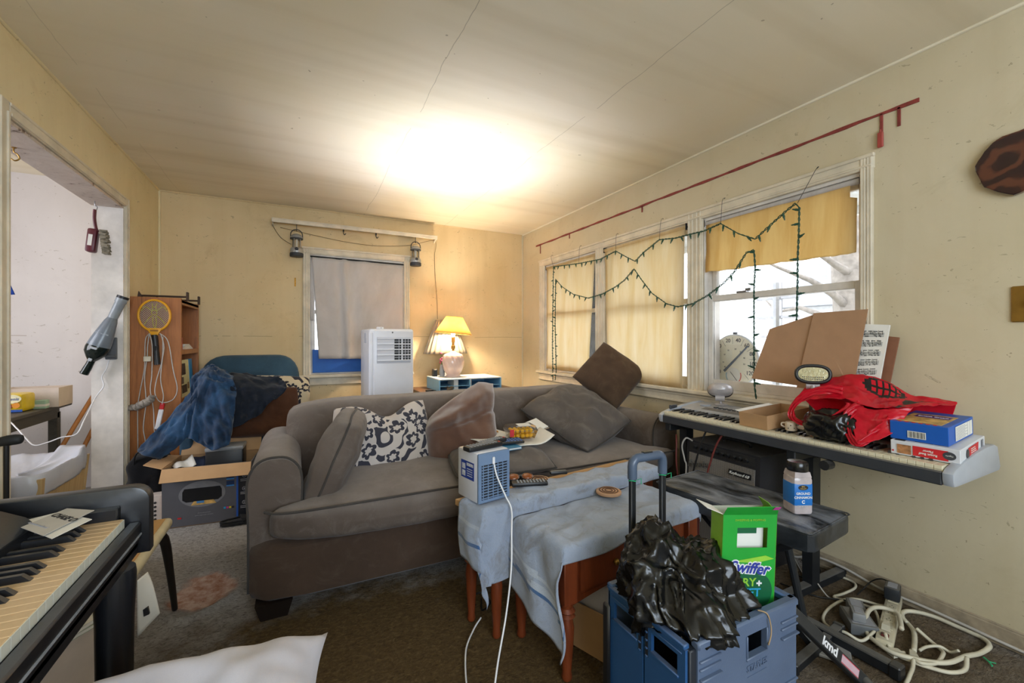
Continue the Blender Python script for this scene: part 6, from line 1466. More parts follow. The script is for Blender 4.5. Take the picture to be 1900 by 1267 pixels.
mb = MB(); mb.tube([(-0.008, 0, 0.024), (0, 0, 0.028), (0.008, 0, 0.024)], 0.0015, 5); mb.build('bridge', M_steel, t_)
t_ = thing('key_ring', 'small bunch of keys beside the eyeglasses on the towel', 'keys', (0.875, 1.672, ZB + 0.018))
for k, a in enumerate((0.2, 0.7, 1.3)):
    mb = MB(); mb.box(0.0, 0.035, -0.003, 0.003, 0.002 * k, 0.002 * k + 0.002, m=RZ(a)); mb.lathe([(0.009, 0.002 * k), (0.009, 0.002 * k + 0.002)], 12, RZ(a) @ T(0.0, 0, 0)); mb.build('key', M_steel if k else M_brass, t_)
# on the flat pillow: papers, calculators, punnet of yellow tomatoes, folded notebook, brown card
def flat(name, label, cat, loc, rz, w, d, m, part='sheet', h=0.002, tilt=(0, 0), curl=0.0, group=None):
    t_ = thing(name, label, cat, loc, group=group, rot=(tilt[0], tilt[1], rz))
    mb = MB(); mb.grid(lambda u, v: (w * (u - 0.5), d * (v - 0.5), curl * (max(0, u - 0.6) / 0.4) ** 2 + 0.003 * math.sin(u * 5 + v * 3)), 10, 8); mb.build(part, m, t_, smooth=True, solid=h); return t_
ZP = 0.595
flat('paper_sheet', 'white paper sheet curling up beside the yellow tomato punnet', 'paper', (1.17, 2.16, ZP - 0.005), -0.1, 0.28, 0.20, M_paper, curl=0.05)
flat('paper_sheet', 'white folded letter between the calculators and the brown fleece pillow', 'paper', (1.00, 2.28, ZP + 0.008), 0.3, 0.22, 0.16, M_paper, curl=0.02)
flat('cardboard_sheet', 'tan cardboard sheet poking out under the calculators beside the air cooler', 'card', (0.865, 2.03, ZP - 0.022), 0.2, 0.24, 0.13, M_card_in, 'sheet', 0.004)
t_ = thing('calculator', 'black desk calculator lying on the papers next to the tomato punnet', 'calculator', (1.02, 2.12, ZP + 0.012), -0.12)
mb = MB(); mb.box(-0.10, 0.10, -0.05, 0.05, 0, 0.014, 0.004); mb.build('case', M_black, t_)
mb = MB(); mb.box(-0.09, -0.02, 0.015, 0.042, 0.013, 0.016); mb.build('display', mat('lcd_grey', '#8b9689', 0.3), t_)
for i in range(6):
    for j in range(3): mb = MB(); mb.box(-0.012 + i * 0.018, 0.0 + i * 0.018, -0.04 + j * 0.024, -0.024 + j * 0.024, 0.013, 0.0175, 0.001); mb.build('key', mat('calc_key', '#c9c9cc' if (i + j) % 3 else '#4a6a9c', 0.5), t_)
t_ = thing('blue_notebook', 'thin blue notebook lying under the desk calculator', 'notebook', (0.95, 2.09, ZP - 0.006), 0.1)
mb = MB(); mb.box(-0.12, 0.12, -0.08, 0.08, 0, 0.002); mb.box(-0.12, 0.12, -0.08, 0.08, 0.010, 0.012); mb.build('cover', mat('teal_cover', '#3d7fa8', 0.5), t_)
mb = MB(); mb.box(-0.117, 0.117, -0.077, 0.077, 0.002, 0.010); mb.build('pages', M_paper, t_)
t_ = thing('tomato_punnet', 'clear plastic punnet of yellow cherry tomatoes on the papers', 'punnet', (1.16, 2.20, ZP + 0.012), -0.15)
M_clr = glass('clear_plastic', '#fafbfc', 0.05, 0.12)
mb = MB(); mb.hexa([(-0.07, -0.05, 0), (0.07, -0.05, 0), (0.07, 0.05, 0), (-0.07, 0.05, 0), (-0.085, -0.062, 0.045), (0.085, -0.062, 0.045), (0.085, 0.062, 0.045), (-0.085, 0.062, 0.045)]); mb.build('tray', M_clr, t_)
mb = MB(); mb.hexa([(-0.087, -0.064, 0.046), (0.087, -0.064, 0.046), (0.087, 0.064, 0.046), (-0.087, 0.064, 0.046), (-0.075, -0.052, 0.072), (0.075, -0.052, 0.072), (0.075, 0.052, 0.072), (-0.075, 0.052, 0.072)]); mb.build('lid', M_clr, t_)
mb = MB(); mb.box(-0.02, 0.055, -0.04, 0.03, 0.0725, 0.0735); mb.build('paper_label', M_paper, t_); mb = MB(); mb.box(-0.084, -0.06, -0.066, -0.063, 0.02, 0.06); mb.build('red_label', M_red, t_)
M_tom = mat('yellow_tomato', '#f2b40a', 0.25, var=0.1); tm = None; rr = random.Random(4)
tmt = thing('cherry_tomato', 'yellow cherry tomatoes heaped inside the clear punnet', 'tomato', (1.16, 2.20, ZP + 0.012), -0.15, 'yellow tomatoes in the punnet'); bpy.data.objects.remove(tmt)
for i in range(5):
    for j in range(3):
        for k in range(2):
            if tm is None:
                mb = MB(); mb.ball((0, 0, 0), 0.0135, 0.0135, 0.0125, 12); tm = mb.build('cherry_tomato', M_tom, None, smooth=True); o = tm; tag(o, 'yellow cherry tomato in the clear punnet', 'tomato', 'yellow tomatoes in the punnet')
            else:
                o = tm.copy(); COL.objects.link(o)
            q = RZ(-0.15) @ Vector((-0.054 + i * 0.027 + rr.uniform(-.002, .002), -0.032 + j * 0.030 + rr.uniform(-.002, .002), 0.0155 + k * 0.026))
            o.location = (1.16 + q.x, 2.20 + q.y, ZP + 0.012 + q.z)
t_ = thing('folded_notebook', 'worn folded notebook leaning against the grey pillow behind the tomatoes', 'notebook', (1.30, 2.30, ZP + 0.004), 0.35)
mb = MB(); mb.panel([(-0.10, -0.05, 0), (0.10, -0.05, 0.02), (0.10, 0.06, 0.06), (-0.10, 0.06, 0.035)], 0.004); mb.build('cover', mat('brown_cover', '#8a7a64', 0.7, var=0.3, scale=30), t_)
mb = MB(); mb.panel([(-0.095, -0.045, 0.006), (0.095, -0.045, 0.027), (0.095, 0.055, 0.066), (-0.095, 0.055, 0.041)], 0.006); mb.build('pages', M_paper, t_)
t_ = thing('orange_peel_wrapper', 'small orange wrapper lying by the papers on the sofa seat', 'wrapper', (1.05, 2.33, ZP + 0.014), 0.5)
mb = MB(); mb.grid(lambda u, v: (0.06 * (u - 0.5), 0.03 * (v - 0.5), 0.012 + 0.008 * math.sin(u * 12) * math.cos(v * 8)), 10, 6); mb.build('foil', mat('orange_foil', '#c8862c', 0.35), t_, smooth=True, solid=0.001)
# carton under the end table
t_ = open_box('cardboard_carton', 'brown cardboard carton stored under the end table', 0.34, 0.20, 0.17, (1.12, 1.385, 0), 0.35, M_card)
t_['label'] = 'brown cardboard carton stored under the cherry end table'
mb = MB(); mb.panel([(-0.17, -0.10, 0.17), (0.17, -0.10, 0.17), (0.17, -0.17, 0.10), (-0.17, -0.17, 0.10)], 0.004); mb.build('flap', M_card_in, t_)
t_ = thing('white_cloth', 'bunched white cloth stuffed on the carton below the end table', 'cloth', (1.10, 1.38, 0.165), 0.2)
mb = softbox(-0.13, 0.13, -0.08, 0.08, -0.06, 0.075, 12, 3, lambda q, d: q + Vector((0.01 * fbm(q, 14, 2), 0.012 * fbm(q + Vector((1, 4, 2)), 14, 2), 0.014 * fbm(q, 12, 2)))); mb.build('cloth', fabric('white_cloth', '#cfc8cc', '#b8b0b4', amt=0.1), t_, smooth=True)
# ================================================================ digital piano on its stand, amplifier, bench
KX, KY0, KY1 = 1.972, 0.612, 1.924      # front edge, near end, far end
M_kbs = mat('silver_grey_plastic', '#b4bac6', 0.35, 0.2, var=0.05); M_kbk = mat('charcoal_plastic', '#33363c', 0.5, dust=0.5, dustc='#9a938a')
kb = thing('digital_piano', 'dusty silver and black digital piano below the triple window', 'digital piano', (2.17, 1.268, 0.675))
def W2(mb): return mb
kx = lambda x: x - 2.17
ky = lambda y: y - 1.268
mb = MB(); mb.box(kx(KX), kx(2.385), ky(KY0 + 0.03), ky(KY1 - 0.03), 0.0, 0.035, 0.003); mb.box(kx(KX - 0.001), kx(KX + 0.014), ky(KY0 + 0.03), ky(KY1 - 0.03), 0.0, 0.048, 0.004); mb.build('keybed', M_kbk, kb)
prof = [(KX + 0.03, 0.0), (2.375, 0.006), (2.388, 0.02), (2.36, 0.098), (2.33, 0.108), (2.26, 0.106), (2.16, 0.095), (2.06, 0.078), (1.99, 0.058), (KX - 0.004, 0.045), (KX - 0.002, 0.02), (KX + 0.006, 0.002)]
pp = [(kx(a), b) for a, b in prof]
for y0, y1 in ((KY0, KY0 + 0.03), (KY1 - 0.03, KY1)):
    mb = MB(); mb.prism(pp, ky(y0), ky(y1), 'y', bevel=0.004); mb.build('end_cap', M_kbs, kb, smooth='auto')
up = [(2.125, 0.03), (2.385, 0.03), (2.36, 0.098), (2.33, 0.104), (2.22, 0.098), (2.14, 0.086), (2.125, 0.078)]
mb = MB(); mb.prism([(kx(a), b) for a, b in up], ky(KY0 + 0.03), ky(KY1 - 0.03), 'y'); mb.build('control_panel', mat('dusty_panel', '#8f98a6', 0.45, dust=0.6, dustc='#b8b4b0'), kb, smooth='auto')
mb = MB(); mb.prism([(kx(2.126), 0.062), (kx(2.150), 0.0885), (kx(2.19), 0.0955), (kx(2.19), 0.094), (kx(2.14), 0.06)], ky(KY0 + 0.03), ky(KY1 - 0.16), 'y'); mb.build('dark_strip', M_kbk, kb)
# keys: white 52, black 36; low notes at the far end
KW = (KY1 - KY0 - 0.064) / 52
wk = bk = None
M_wk = mat('ivory_key', '#d8cfb4', 0.35, var=0.08, scale=30); M_bk = mat('black_key', '#1d1e21', 0.35, dust=0.5)
pat = [1, 0, 1, 1, 0, 1, 1]   # A B C D E F G : black key after it
for i in range(52):
    y = KY1 - 0.032 - (i + 0.5) * KW
    if wk is None:
        mb = MB(); mb.box(kx(KX + 0.010), kx(2.128), -KW / 2 + 0.0005, KW / 2 - 0.0005, 0.052, 0.0655, 0.0012); mb.box(kx(KX + 0.013), kx(KX + 0.03), -KW / 2 + 0.0006, KW / 2 - 0.0006, 0.034, 0.053); wk = mb.build('white_key', M_wk, kb); o = wk
    else:
        o = wk.copy(); COL.objects.link(o)
    o.location = (0, ky(y), 0)
    if pat[i % 7] and i < 51:
        if bk is None:
            mb = MB(); h = 0.0055; mb.hexa([(kx(2.028), -h, 0.064), (kx(2.128), -h, 0.064), (kx(2.128), h, 0.064), (kx(2.028), h, 0.064), (kx(2.038), -h * 0.8, 0.0765), (kx(2.128), -h * 0.8, 0.0775), (kx(2.128), h * 0.8, 0.0775), (kx(2.038), h * 0.8, 0.0765)]); bk = mb.build('black_key', M_bk, kb); o = bk
        else:
            o = bk.copy(); COL.objects.link(o)
        o.location = (0, ky(y - KW / 2), 0)
for k in range(6):
    mb = MB(); mb.box(kx(2.20), kx(2.225), ky(1.70 - k * 0.03), ky(1.72 - k * 0.03), 0.094, 0.103, 0.002); mb.build('panel_button', M_kbk, kb)
mb = MB(); mb.lathe([(0.03, 0.0), (0.034, 0.006), (0.03, 0.008)], 24, T(kx(2.23), ky(1.80), 0.0965)); mb.build('volume_ring', M_kbs, kb, smooth='auto')
mb = MB(); mb.box(kx(2.04), kx(2.10), ky(1.895), ky(1.91), 0.074, 0.10, 0.004); mb.build('pitch_wheel', M_kbk, kb)
# stand: two uprights on long floor bars with cross tubes
ks = thing('keyboard_stand', 'black square tube keyboard stand under the digital piano', 'stand', (2.16, 1.10, 0))
M_tube = mat('dusty_black_tube', '#1f2226', 0.45, 0.2, dust=0.6, dustc='#8d8a86')
for y in (1.155, 1.872):
    mb = MB(); mb.box(1.90, 2.40, y - 0.02, y + 0.02, 0.004, 0.044, 0.004); mb.build('floor_bar', M_tube, ks, world=True)
    for x in (1.898, 2.40):
        mb = MB(); mb.box(x - 0.004, x + 0.018, y - 0.021, y + 0.021, 0.0, 0.046, 0.004); mb.build('end_foot', M_black, ks, world=True)
    mb = MB(); mb.hexa([(2.12, y - 0.022, 0.04), (2.18, y - 0.022, 0.04), (2.18, y + 0.022, 0.04), (2.12, y + 0.022, 0.04), (2.12, y - 0.026, 0.63), (2.18, y - 0.026, 0.63), (2.18, y + 0.026, 0.63), (2.12, y + 0.026, 0.63)]); mb.build('upright', M_tube, ks, world=True)
    mb = MB(); mb.box(1.99, 2.36, y - 0.02, y + 0.02, 0.63, 0.674, 0.004); mb.build('support_arm', M_tube, ks, world=True)
mb = MB(); mb.rod((1.955, 1.0, 0.652), (2.0, 1.0, 0.652), 0.02, 12); mb.build('clamp_knob', M_black, ks, world=True)
# amplifier
am = thing('keyboard_amplifier', 'grey keyboard amplifier with a woven grille under the digital piano', 'amplifier', (2.19, 1.575, 0))
M_tolex = mat('black_tolex', '#232226', 0.7, bump=0.5, bscale=220, dust=0.6, dustc='#8a8580')
mb = MB(); mb.hexa([(-0.145, -0.225, 0.0), (0.14, -0.225, 0.0), (0.14, 0.225, 0.0), (-0.145, 0.225, 0.0), (-0.115, -0.225, 0.585), (0.14, -0.225, 0.585), (0.14, 0.225, 0.585), (-0.115, 0.225, 0.585)]); mb.build('cabinet', M_tolex, am)
t = NT('silver_grille_cloth'); v = t.coord('Object')
w1 = t.node('ShaderNodeTexWave'); w1.bands_direction = 'Y'; w1.inputs['Scale'].default_value = 40; t.link(v, w1.inputs[0])
w2 = t.node('ShaderNodeTexWave'); w2.bands_direction = 'Z'; w2.inputs['Scale'].default_value = 55; w2.inputs['Distortion'].default_value = 0.5; t.link(v, w2.inputs[0])
t.base(t.mix(t.math('MULTIPLY', w1.outputs['Fac'], w2.outputs['Fac']), lin('#5a5652'), lin('#c4bcb2'))); t.set(Roughness=0.7); t.bump(t.math('MULTIPLY', w1.outputs['Fac'], w2.outputs['Fac']), 0.5, 0.003); M_gr = t.m
def slope(y0, y1, z0, z1, e):
    fx = lambda z: -0.145 + 0.03 * z / 0.585 - e
    return [(fx(z0), y0, z0), (fx(z0), y1, z0), (fx(z1), y1, z1), (fx(z1), y0, z1)]
mb = MB(); mb.panel(slope(-0.20, 0.205, 0.05, 0.515, 0.004), 0.006); mb.build('grille_cloth', M_gr, am)
mb = MB(); mb.panel(slope(-0.20, 0.205, 0.528, 0.574, 0.002), 0.004); cp = mb.build('control_panel', mat('dark_control_panel', '#2b2a2a', 0.5, dust=0.5), am)
for k in range(10):
    mb = MB(); mb.lathe([(0.011, 0), (0.009, 0.016)], 12, T(-0.119, 0.16 - k * 0.035, 0.551) @ RY(-PI / 2)); mb.build('knob', M_black, cp, smooth='auto')
mb = MB(); mb.panel(slope(-0.185, -0.06, 0.458, 0.486, 0.011), 0.003); mb.build('name_plate', M_black, am)
text('lettering', 'Keyboard 60', 0.021, M_paper, am, frame((-0.1375, -0.122, 0.472), (0, -1, 0), (0.05, 0, 1)), shear=0.3, ext=0.003)
text('lettering', 'Fender', 0.055, mat('dull_chrome', '#8d8a84', 0.3, 0.6), am, frame((-0.134, 0.13, 0.462), (0, -1, 0), (0.05, 0, 1)) @ RZ(0.18), shear=0.35, ext=0.004)
mb = MB(); mb.tube(spline([(0.02, -0.08, 0.585), (0.02, -0.07, 0.605), (0.02, 0.07, 0.605), (0.02, 0.08, 0.585)], 5), 0.008, 8); mb.build('handle', M_black, am)
for k, (pts, m, lb) in enumerate((([(2.05, 1.86, 0.60), (2.03, 1.84, 0.55), (2.02, 1.83, 0.42), (2.03, 1.80, 0.2), (1.98, 1.74, 0.02)], mat('dull_red_lead', '#6e2f2a', 0.5), 'dull red lead hanging past the far edge of the amplifier'),
    ([(1.99, 1.60, 0.68), (1.985, 1.63, 0.60), (1.98, 1.67, 0.46), (1.97, 1.70, 0.3), (1.94, 1.68, 0.02)], M_cordk, 'black lead hanging in front of the amplifier grille'),
    ([(1.99, 1.50, 0.68), (1.985, 1.54, 0.60), (1.975, 1.58, 0.46), (1.96, 1.62, 0.3), (1.93, 1.60, 0.02)], mat('dull_red_lead', '#6e2f2a'), 'dull red lead hanging in front of the amplifier grille from the digital piano'),
    ([(2.06, 1.75, 0.585), (2.03, 1.77, 0.60), (2.02, 1.79, 0.55), (2.03, 1.78, 0.47), (2.03, 1.77, 0.4), (1.97, 1.76, 0.02)], M_lc, 'grey lead looping over the far corner of the amplifier'))):
    cord('hanging_lead', pts, 0.005, m, lb, 'cable', 'leads hanging before the amplifier')
# bench
bn2 = thing('keyboard_bench', 'dusty black padded keyboard bench on a folding tube frame', 'bench', (1.718, 1.195, 0), 0.105)
t = NT('dusty_black_vinyl'); v = t.coord('Object')
d1 = t.noise(t.coord('Object', (3, 1.2, 3)), 3.2, 6, 0.65, 0.8)
g = t.node('ShaderNodeNewGeometry'); sx_ = t.node('ShaderNodeSeparateXYZ'); t.link(g.outputs['Normal'], sx_.inputs[0])
upf = t.math('MULTIPLY', t.math('MAXIMUM', sx_.outputs[2], 0.12), t.math('MULTIPLY', t.math('MAXIMUM', t.math('SUBTRACT', d1, 0.36), 0.0), 2.4))
t.base(t.mix(t.math('MULTIPLY', upf, 1.0), lin('#14181c'), lin('#a4aab6'))); t.set(Roughness=0.36); t.bump(t.noise(v, 60, 4), 0.15, 0.003); M_vinyl = t.m
mb = softbox(-0.17, 0.17, -0.33, 0.33, 0.425, 0.502, 18, 14, lambda q, d: q + Vector((0, 0, 0.004 * fbm(q, 6, 2) if d.z > 0 else 0))); mb.build('padded_seat', M_vinyl, bn2, smooth='auto')
rim = [(0.166 * sx, 0.326 * sy, 0.498) for sx, sy in ((-1, -1), (1, -1), (1, 1), (-1, 1))]
mb = MB(); mb.tube([(-0.166, -0.318, 0.4985), (-0.158, -0.326, 0.4985), (0.158, -0.326, 0.4985), (0.166, -0.318, 0.4985), (0.166, 0.318, 0.4985), (0.158, 0.326, 0.4985), (-0.158, 0.326, 0.4985), (-0.166, 0.318, 0.4985)], 0.003, 5, closed=True); mb.build('seat_piping', M_vinyl, bn2, smooth=True)
for y0, y1 in ((-0.24, 0.26), (0.24, -0.26)):
    xo = 0.0 if y0 < 0 else 0.03
    mb = MB(); mb.box(-0.0, 0.03, -0.36, 0.36, -0.014, 0.014, 0.003, m=T(xo - 0.015, (y0 + y1) / 2, 0.228) @ RX(math.atan2(0.38, y1 - y0) if y1 > y0 else math.atan2(-0.38, y0 - y1))); mb.build('leg_tube', M_tube, bn2)
mb = MB(); mb.rod((-0.04, 0.01, 0.228), (0.07, 0.01, 0.228), 0.02, 12); mb.build('pivot', M_steel, bn2)
for y in (-0.28, 0.28):
    mb = MB(); mb.box(-0.19, 0.19, y - 0.016, y + 0.016, 0.004, 0.036, 0.003); mb.build('floor_bar', M_tube, bn2)
    for x in (-0.20, 0.18):
        mb = MB(); mb.box(x, x + 0.02, y - 0.019, y + 0.019, 0.0, 0.04, 0.004); mb.build('rubber_foot', M_black, bn2)
mb = MB(); mb.rod((0.05, -0.19, 0.395), (0.05, -0.23, 0.38), 0.025, 12); mb.build('adjusting_knob', mat('smoky_grey_plastic', '#6f7882'), bn2, smooth='auto')
mb = MB(); mb.rod((0.04, -0.14, 0.43), (0.075, -0.21, 0.02), 0.015, 10); mb.build('leg_tube', M_tube, bn2)
# loose pedal bar and long floor bar
t_ = thing('folded_stand_leg', 'dusty black square tube leg lying on the carpet beside the power strip', 'tube', (1.855, 0.905, 0.004), 0.03)
mb = MB(); mb.box(-0.02, 0.02, -0.18, 0.17, 0.0, 0.04, 0.004); mb.build('tube', M_tube, t_)
mb = MB(); mb.box(-0.023, 0.023, -0.20, -0.165, -0.003, 0.044, 0.005); mb.build('end_cap', M_black, t_)
t_ = thing('music_stand_tube', 'slanted black flat tube with white lettering leaning beside the blue crate', 'tube', (1.69, 0.752, 0.035))
a = Vector((0, 0, 0)); b = Vector((-0.215, 0.10, 0.23)); ax = (b - a).normalized()
fr_ = frame((0, 0, 0), ax, Vector((-0.3, -0.75, 0.6)).cross(ax))
mb = MB(); mb.box(-0.02, (b - a).length, -0.021, 0.021, -0.012, 0.012, 0.003, m=fr_); mb.build('tube', M_tube, t_)
mb = MB(); mb.rod((-0.02, -0.05, -0.012), (0.05, 0.06, -0.008), 0.022, 14); mb.build('rubber_foot', M_tube, t_, smooth='auto')
mb = MB(); mb.box(0.03, 0.11, -0.014, 0.014, 0.012, 0.0132, m=fr_); mb.build('warning_label', mat('pink_label', '#c9a8b4', 0.6), t_)
for s_ in (-0.0135, 0.0115):
    mb = MB(); mb.box(0.03, 0.11, s_, s_ + 0.002, 0.0125, 0.0138, m=fr_); mb.build('label_border', M_red, t_)
text('lettering', 'kmd', 0.040, M_white, t_, fr_ @ T(0.165, 0.0, 0.0125) @ RZ(PI), ext=0.0006, off=0.0012)
t_ = thing('sustain_pedal', 'flat grey metal pedal plate lying on the carpet by the black tube', 'pedal', (1.80, 0.885, 0.001), 0.5)
mb = MB(); mb.box(-0.06, 0.05, -0.05, 0.05, 0, 0.012, 0.003); mb.build('plate', mat('dusty_grey_plate', '#8f8d8a', 0.6), t_)
# jar
jr = thing('spice_jar', 'clear square jar of ground cinnamon with blue label and black lid on the bench', 'jar', (1.742, 0.985, 0.505), -0.45)
M_jar = mat('cloudy_jar_plastic', '#b9aeb0', 0.15, var=0.2, scale=18)
mb = MB(); s = 0.037; mb.box(-s, s, -s, s, 0, 0.145, 0.012, seg=2); mb.hexa([(-s + .004, -s + .004, 0.142), (s - .004, -s + .004, 0.142), (s - .004, s - .004, 0.142), (-s + .004, s - .004, 0.142), (-0.029, -0.029, 0.162), (0.029, -0.029, 0.162), (0.029, 0.029, 0.162), (-0.029, 0.029, 0.162)]); mb.build('jar_body', M_jar, jr, smooth='auto')
mb = MB(); mb.lathe([(0.035, 0.162), (0.036, 0.166), (0.036, 0.192), (0.033, 0.197), (0.0, 0.198)], 28, cap=False); mb.build('lid', mat('glossy_black_lid', '#141416', 0.2), jr, smooth='auto')
M_lb = mat('bright_blue_label', '#1f72c4', 0.4, var=0.04)
mb = MB(); mb.box(-s - 0.0008, s + 0.0008, -s - 0.0008, s + 0.0008, 0.028, 0.128, 0.012, seg=2); mb.build('label', M_lb, jr, smooth='auto')
fj = frame((0, -s - 0.0012, 0), (1, 0, 0), (0, 0, 1))
mb = MB(); mb.lathe([(0.019, 0), (0.019, 0.0008)], 20, fj @ T(-0.004, 0.106, 0) @ Matrix.Diagonal((1, 0.5, 1, 1))); mb.build('oval_badge', M_ink, jr)
text('lettering', 'BIG', 0.0085, mat('gold_print', '#c8a860', 0.5), jr, fj @ T(-0.004, 0.110, 0.0008)); text('lettering', 'VALLEY', 0.007, mat('gold_print', '#c8a860'), jr, fj @ T(-0.004, 0.102, 0.0008))
text('lettering', 'GROUND', 0.0125, M_white, jr, fj @ T(-0.004, 0.083, 0.0006), off=0.0003); text('lettering', 'CINNAMON', 0.0125, M_white, jr, fj @ T(-0.004, 0.068, 0.0006), off=0.0003)
text('lettering', 'C', 0.017, M_white, jr, fj @ T(-0.004, 0.051, 0.0006), off=0.0007); text('lettering', 'NET WT 18 OZ', 0.005, M_white, jr, fj @ T(-0.004, 0.034, 0.0006))
mb = MB(); mb.box(s + 0.0006, s + 0.0016, -0.022, 0.012, 0.055, 0.105); mb.build('white_panel', M_white, jr)
for k in range(9): mb = MB(); mb.box(s + 0.0014, s + 0.0020, -0.018, 0.008, 0.06 + k * 0.0035, 0.0615 + k * 0.0035); mb.build('bar_line', M_ink, jr)

# ---- things lying on the digital piano
ZK = 0.675 + 0.0775
ct = open_box('cardboard_tray', 'open brown cardboard tray resting on the digital piano keys', 0.315, 0.15, 0.068, (2.165, 1.335, ZK + 0.001), -0.10, M_card, 0.003)
ct.rotation_euler = (0.0, -0.075, -0.06)
mb = MB(); mb.panel([(-0.157, 0.076, 0.068), (0.10, 0.076, 0.068), (0.10, 0.10, 0.072), (-0.157, 0.10, 0.072)], 0.002); mb.build('white_flap', M_paper, ct)
def flood(name, label, base, head, hrz, tilt, sc_=1.0, with_base=True):
    """lamp head with oval lens on a knuckle, pole and round foot"""
    t_ = thing(name, label, 'lamp', base)
    h = Vector(head) - Vector(base)
    M_fl = mat('silver_lamp_plastic', '#b9b4b6', 0.35, 0.2)
    if with_base:
        mb = MB(); mb.lathe([(0.075, 0), (0.078, 0.006), (0.07, 0.016), (0.03, 0.024), (0.024, 0.03)], 28); mb.build('foot', mat('cream_lamp_foot', '#c8bfb2', 0.45), t_, smooth='auto')
        mb = MB(); mb.rod((0, 0, 0.02), (h.x, h.y, h.z - 0.045 * sc_), 0.011, 12); mb.build('pole', M_fl, t_, smooth='auto')
    else:
        mb = MB(); mb.lathe([(0.036, 0), (0.038, 0.004), (0.03, 0.009)], 20); mb.rod((0, 0, 0.006), (h.x, h.y, h.z - 0.035 * sc_), 0.008, 10); mb.build('foot', M_fl, t_, smooth='auto')
    R_ = T(*h) @ RZ(hrz) @ RX(tilt)
    mb = MB(); mb.rod((-0.022 * sc_, 0.02, -0.045 * sc_), (0.022 * sc_, 0.02, -0.045 * sc_), 0.016 * sc_, 14); bmesh.ops.transform(mb.bm, matrix=R_, verts=mb.bm.verts[:]); mb.build('knuckle', M_fl, t_, smooth='auto')
    def ring(r, y): return [tuple(R_ @ Vector((r * 1.0 * sc_ * math.copysign(abs(math.cos(a)) ** 0.75, math.cos(a)), y * sc_, r * 0.60 * sc_ * math.copysign(abs(math.sin(a)) ** 0.85, math.sin(a))))) for a in [2 * PI * i / 32 for i in range(32)]]
    mb = MB(); rs = [[mb.bm.verts.new(p) for p in ring(r, y)] for r, y in ((0.056, 0.0), (0.060, 0.012), (0.054, 0.035), (0.038, 0.062), (0.02, 0.072))]
    for A, B in zip(rs, rs[1:]):
        for j in range(32): mb.bm.faces.new((A[j], A[(j + 1) % 32], B[(j + 1) % 32], B[j]))
    mb.bm.faces.new(rs[-1]); mb.build('housing', M_fl, t_, smooth='auto')
    mb = MB(); mb.tube(ring(0.055, -0.002), 0.007 * sc_, 8, closed=True); mb.build('black_rim', M_black, t_, smooth=True)
    mb = MB(); vs = [mb.bm.verts.new(p) for p in ring(0.051, -0.004)]; mb.bm.faces.new(vs); r_ = [mb.bm.verts.new(p) for p in ring(0.051, 0.002)]; mb.bm.faces.new(r_[::-1])
    for j in range(32): mb.bm.faces.new((vs[j], vs[(j + 1) % 32], r_[(j + 1) % 32], r_[j]))
    ln = mb.build('lens', mat('silver_lens', '#a9a68e', 0.12, 0.5, var=0.15, scale=40, bump=0.3, bscale=90), t_)
    first = None
    for j in range(2):
        for i in range(12):
            mb = MB(); mb.ball(tuple(R_ @ Vector(((-0.033 + 0.006 * i) * sc_, -0.006 * sc_, (-0.012 - 0.008 * j) * sc_))), 0.0022 * sc_, seg=6); mb.build('led', M_steel, ln)
    return t_
flood('flood_lamp', 'silver flood lamp with an oval lens standing among the things on the piano', (2.165, 1.135, ZK + 0.001), (2.185, 1.165, 1.012), -1.0, -0.12, 1.2)
flood('flood_lamp', 'silver flood lamp head tilted away at the far end of the piano', (2.30, 1.745, 0.778), (2.30, 1.75, 0.868), 2.2, 0.3, 1.15, with_base=False)
# cardboard sheets, music book and board leaning on the window side
M_kraft = mat('kraft_board', '#a98465', 0.85, var=0.05, bump=0.06, bscale=150)
def lean(name, label, pts, m, th, cat, part='board'):
    """flat board given by its corners in the plane it leans in"""
    t_ = thing(name, label, cat, pts[0]); mb = MB(); o = Vector(pts[0])
    mb.panel([tuple(Vector(p) - o) for p in pts], th); mb.build(part, m, t_); return t_
xl = lambda z: 2.305 + 0.075 * (z - 0.95) / 0.37
L1 = [(xl(0.955), 1.553, 0.955), (xl(1.235), 1.485, 1.235), (xl(1.30), 1.262, 1.305), (xl(0.94), 1.24, 0.935)]
lean('cardboard_sheet', 'brown cardboard sheet with a sloping top leaning against the near window', L1, M_kraft, 0.004, 'cardboard')
off = -0.010
L2 = [(xl(0.93) + off, 1.30, 0.93), (xl(1.31) + off, 1.26, 1.312), (xl(1.32) + off, 1.027, 1.318), (xl(1.0) + off, 1.055, 0.96), (xl(0.93) + off, 1.06, 0.925)]
lean('cardboard_sheet', 'squarer brown cardboard sheet in front of the sloping one on the piano', L2, M_kraft, 0.004, 'cardboard')
bk_ = lean('wooden_board', 'reddish brown board leaning on the wall behind the music book', [(2.345, 1.05, 0.86), (2.405, 1.03, 1.20), (2.405, 0.925, 1.186), (2.345, 0.955, 0.86)], mat('red_brown_board', '#8a5c44', 0.6), 0.008, 'board')
mbk = thing('music_book', 'white sheet music book leaning beside the cardboard at the wall end', 'music book', (2.31, 1.09, 0.85))
Pm = [(0, 0.03, 0.0), (0.062, 0.0, 0.405), (0.068, -0.15, 0.392), (0.02, -0.112, 0.03)]
Pm = [(0.0, 0.03, 0.03), (0.058, -0.04, 0.40), (0.066, -0.142, 0.392), (0.012, -0.115, 0.06)]
mb = MB(); mb.panel(Pm, 0.012); mb.build('pages', M_paper, mbk)
A_, B_, C_, D_ = [Vector(p) for p in Pm]
nrm_ = (B_ - A_).cross(D_ - A_).normalized() * 0.012
def pq(u, v): return A_.lerp(D_, u).lerp(B_.lerp(C_, u), v)
sgn = nrm_ if (nrm_.x < 0) else Vector((0, 0, 0))
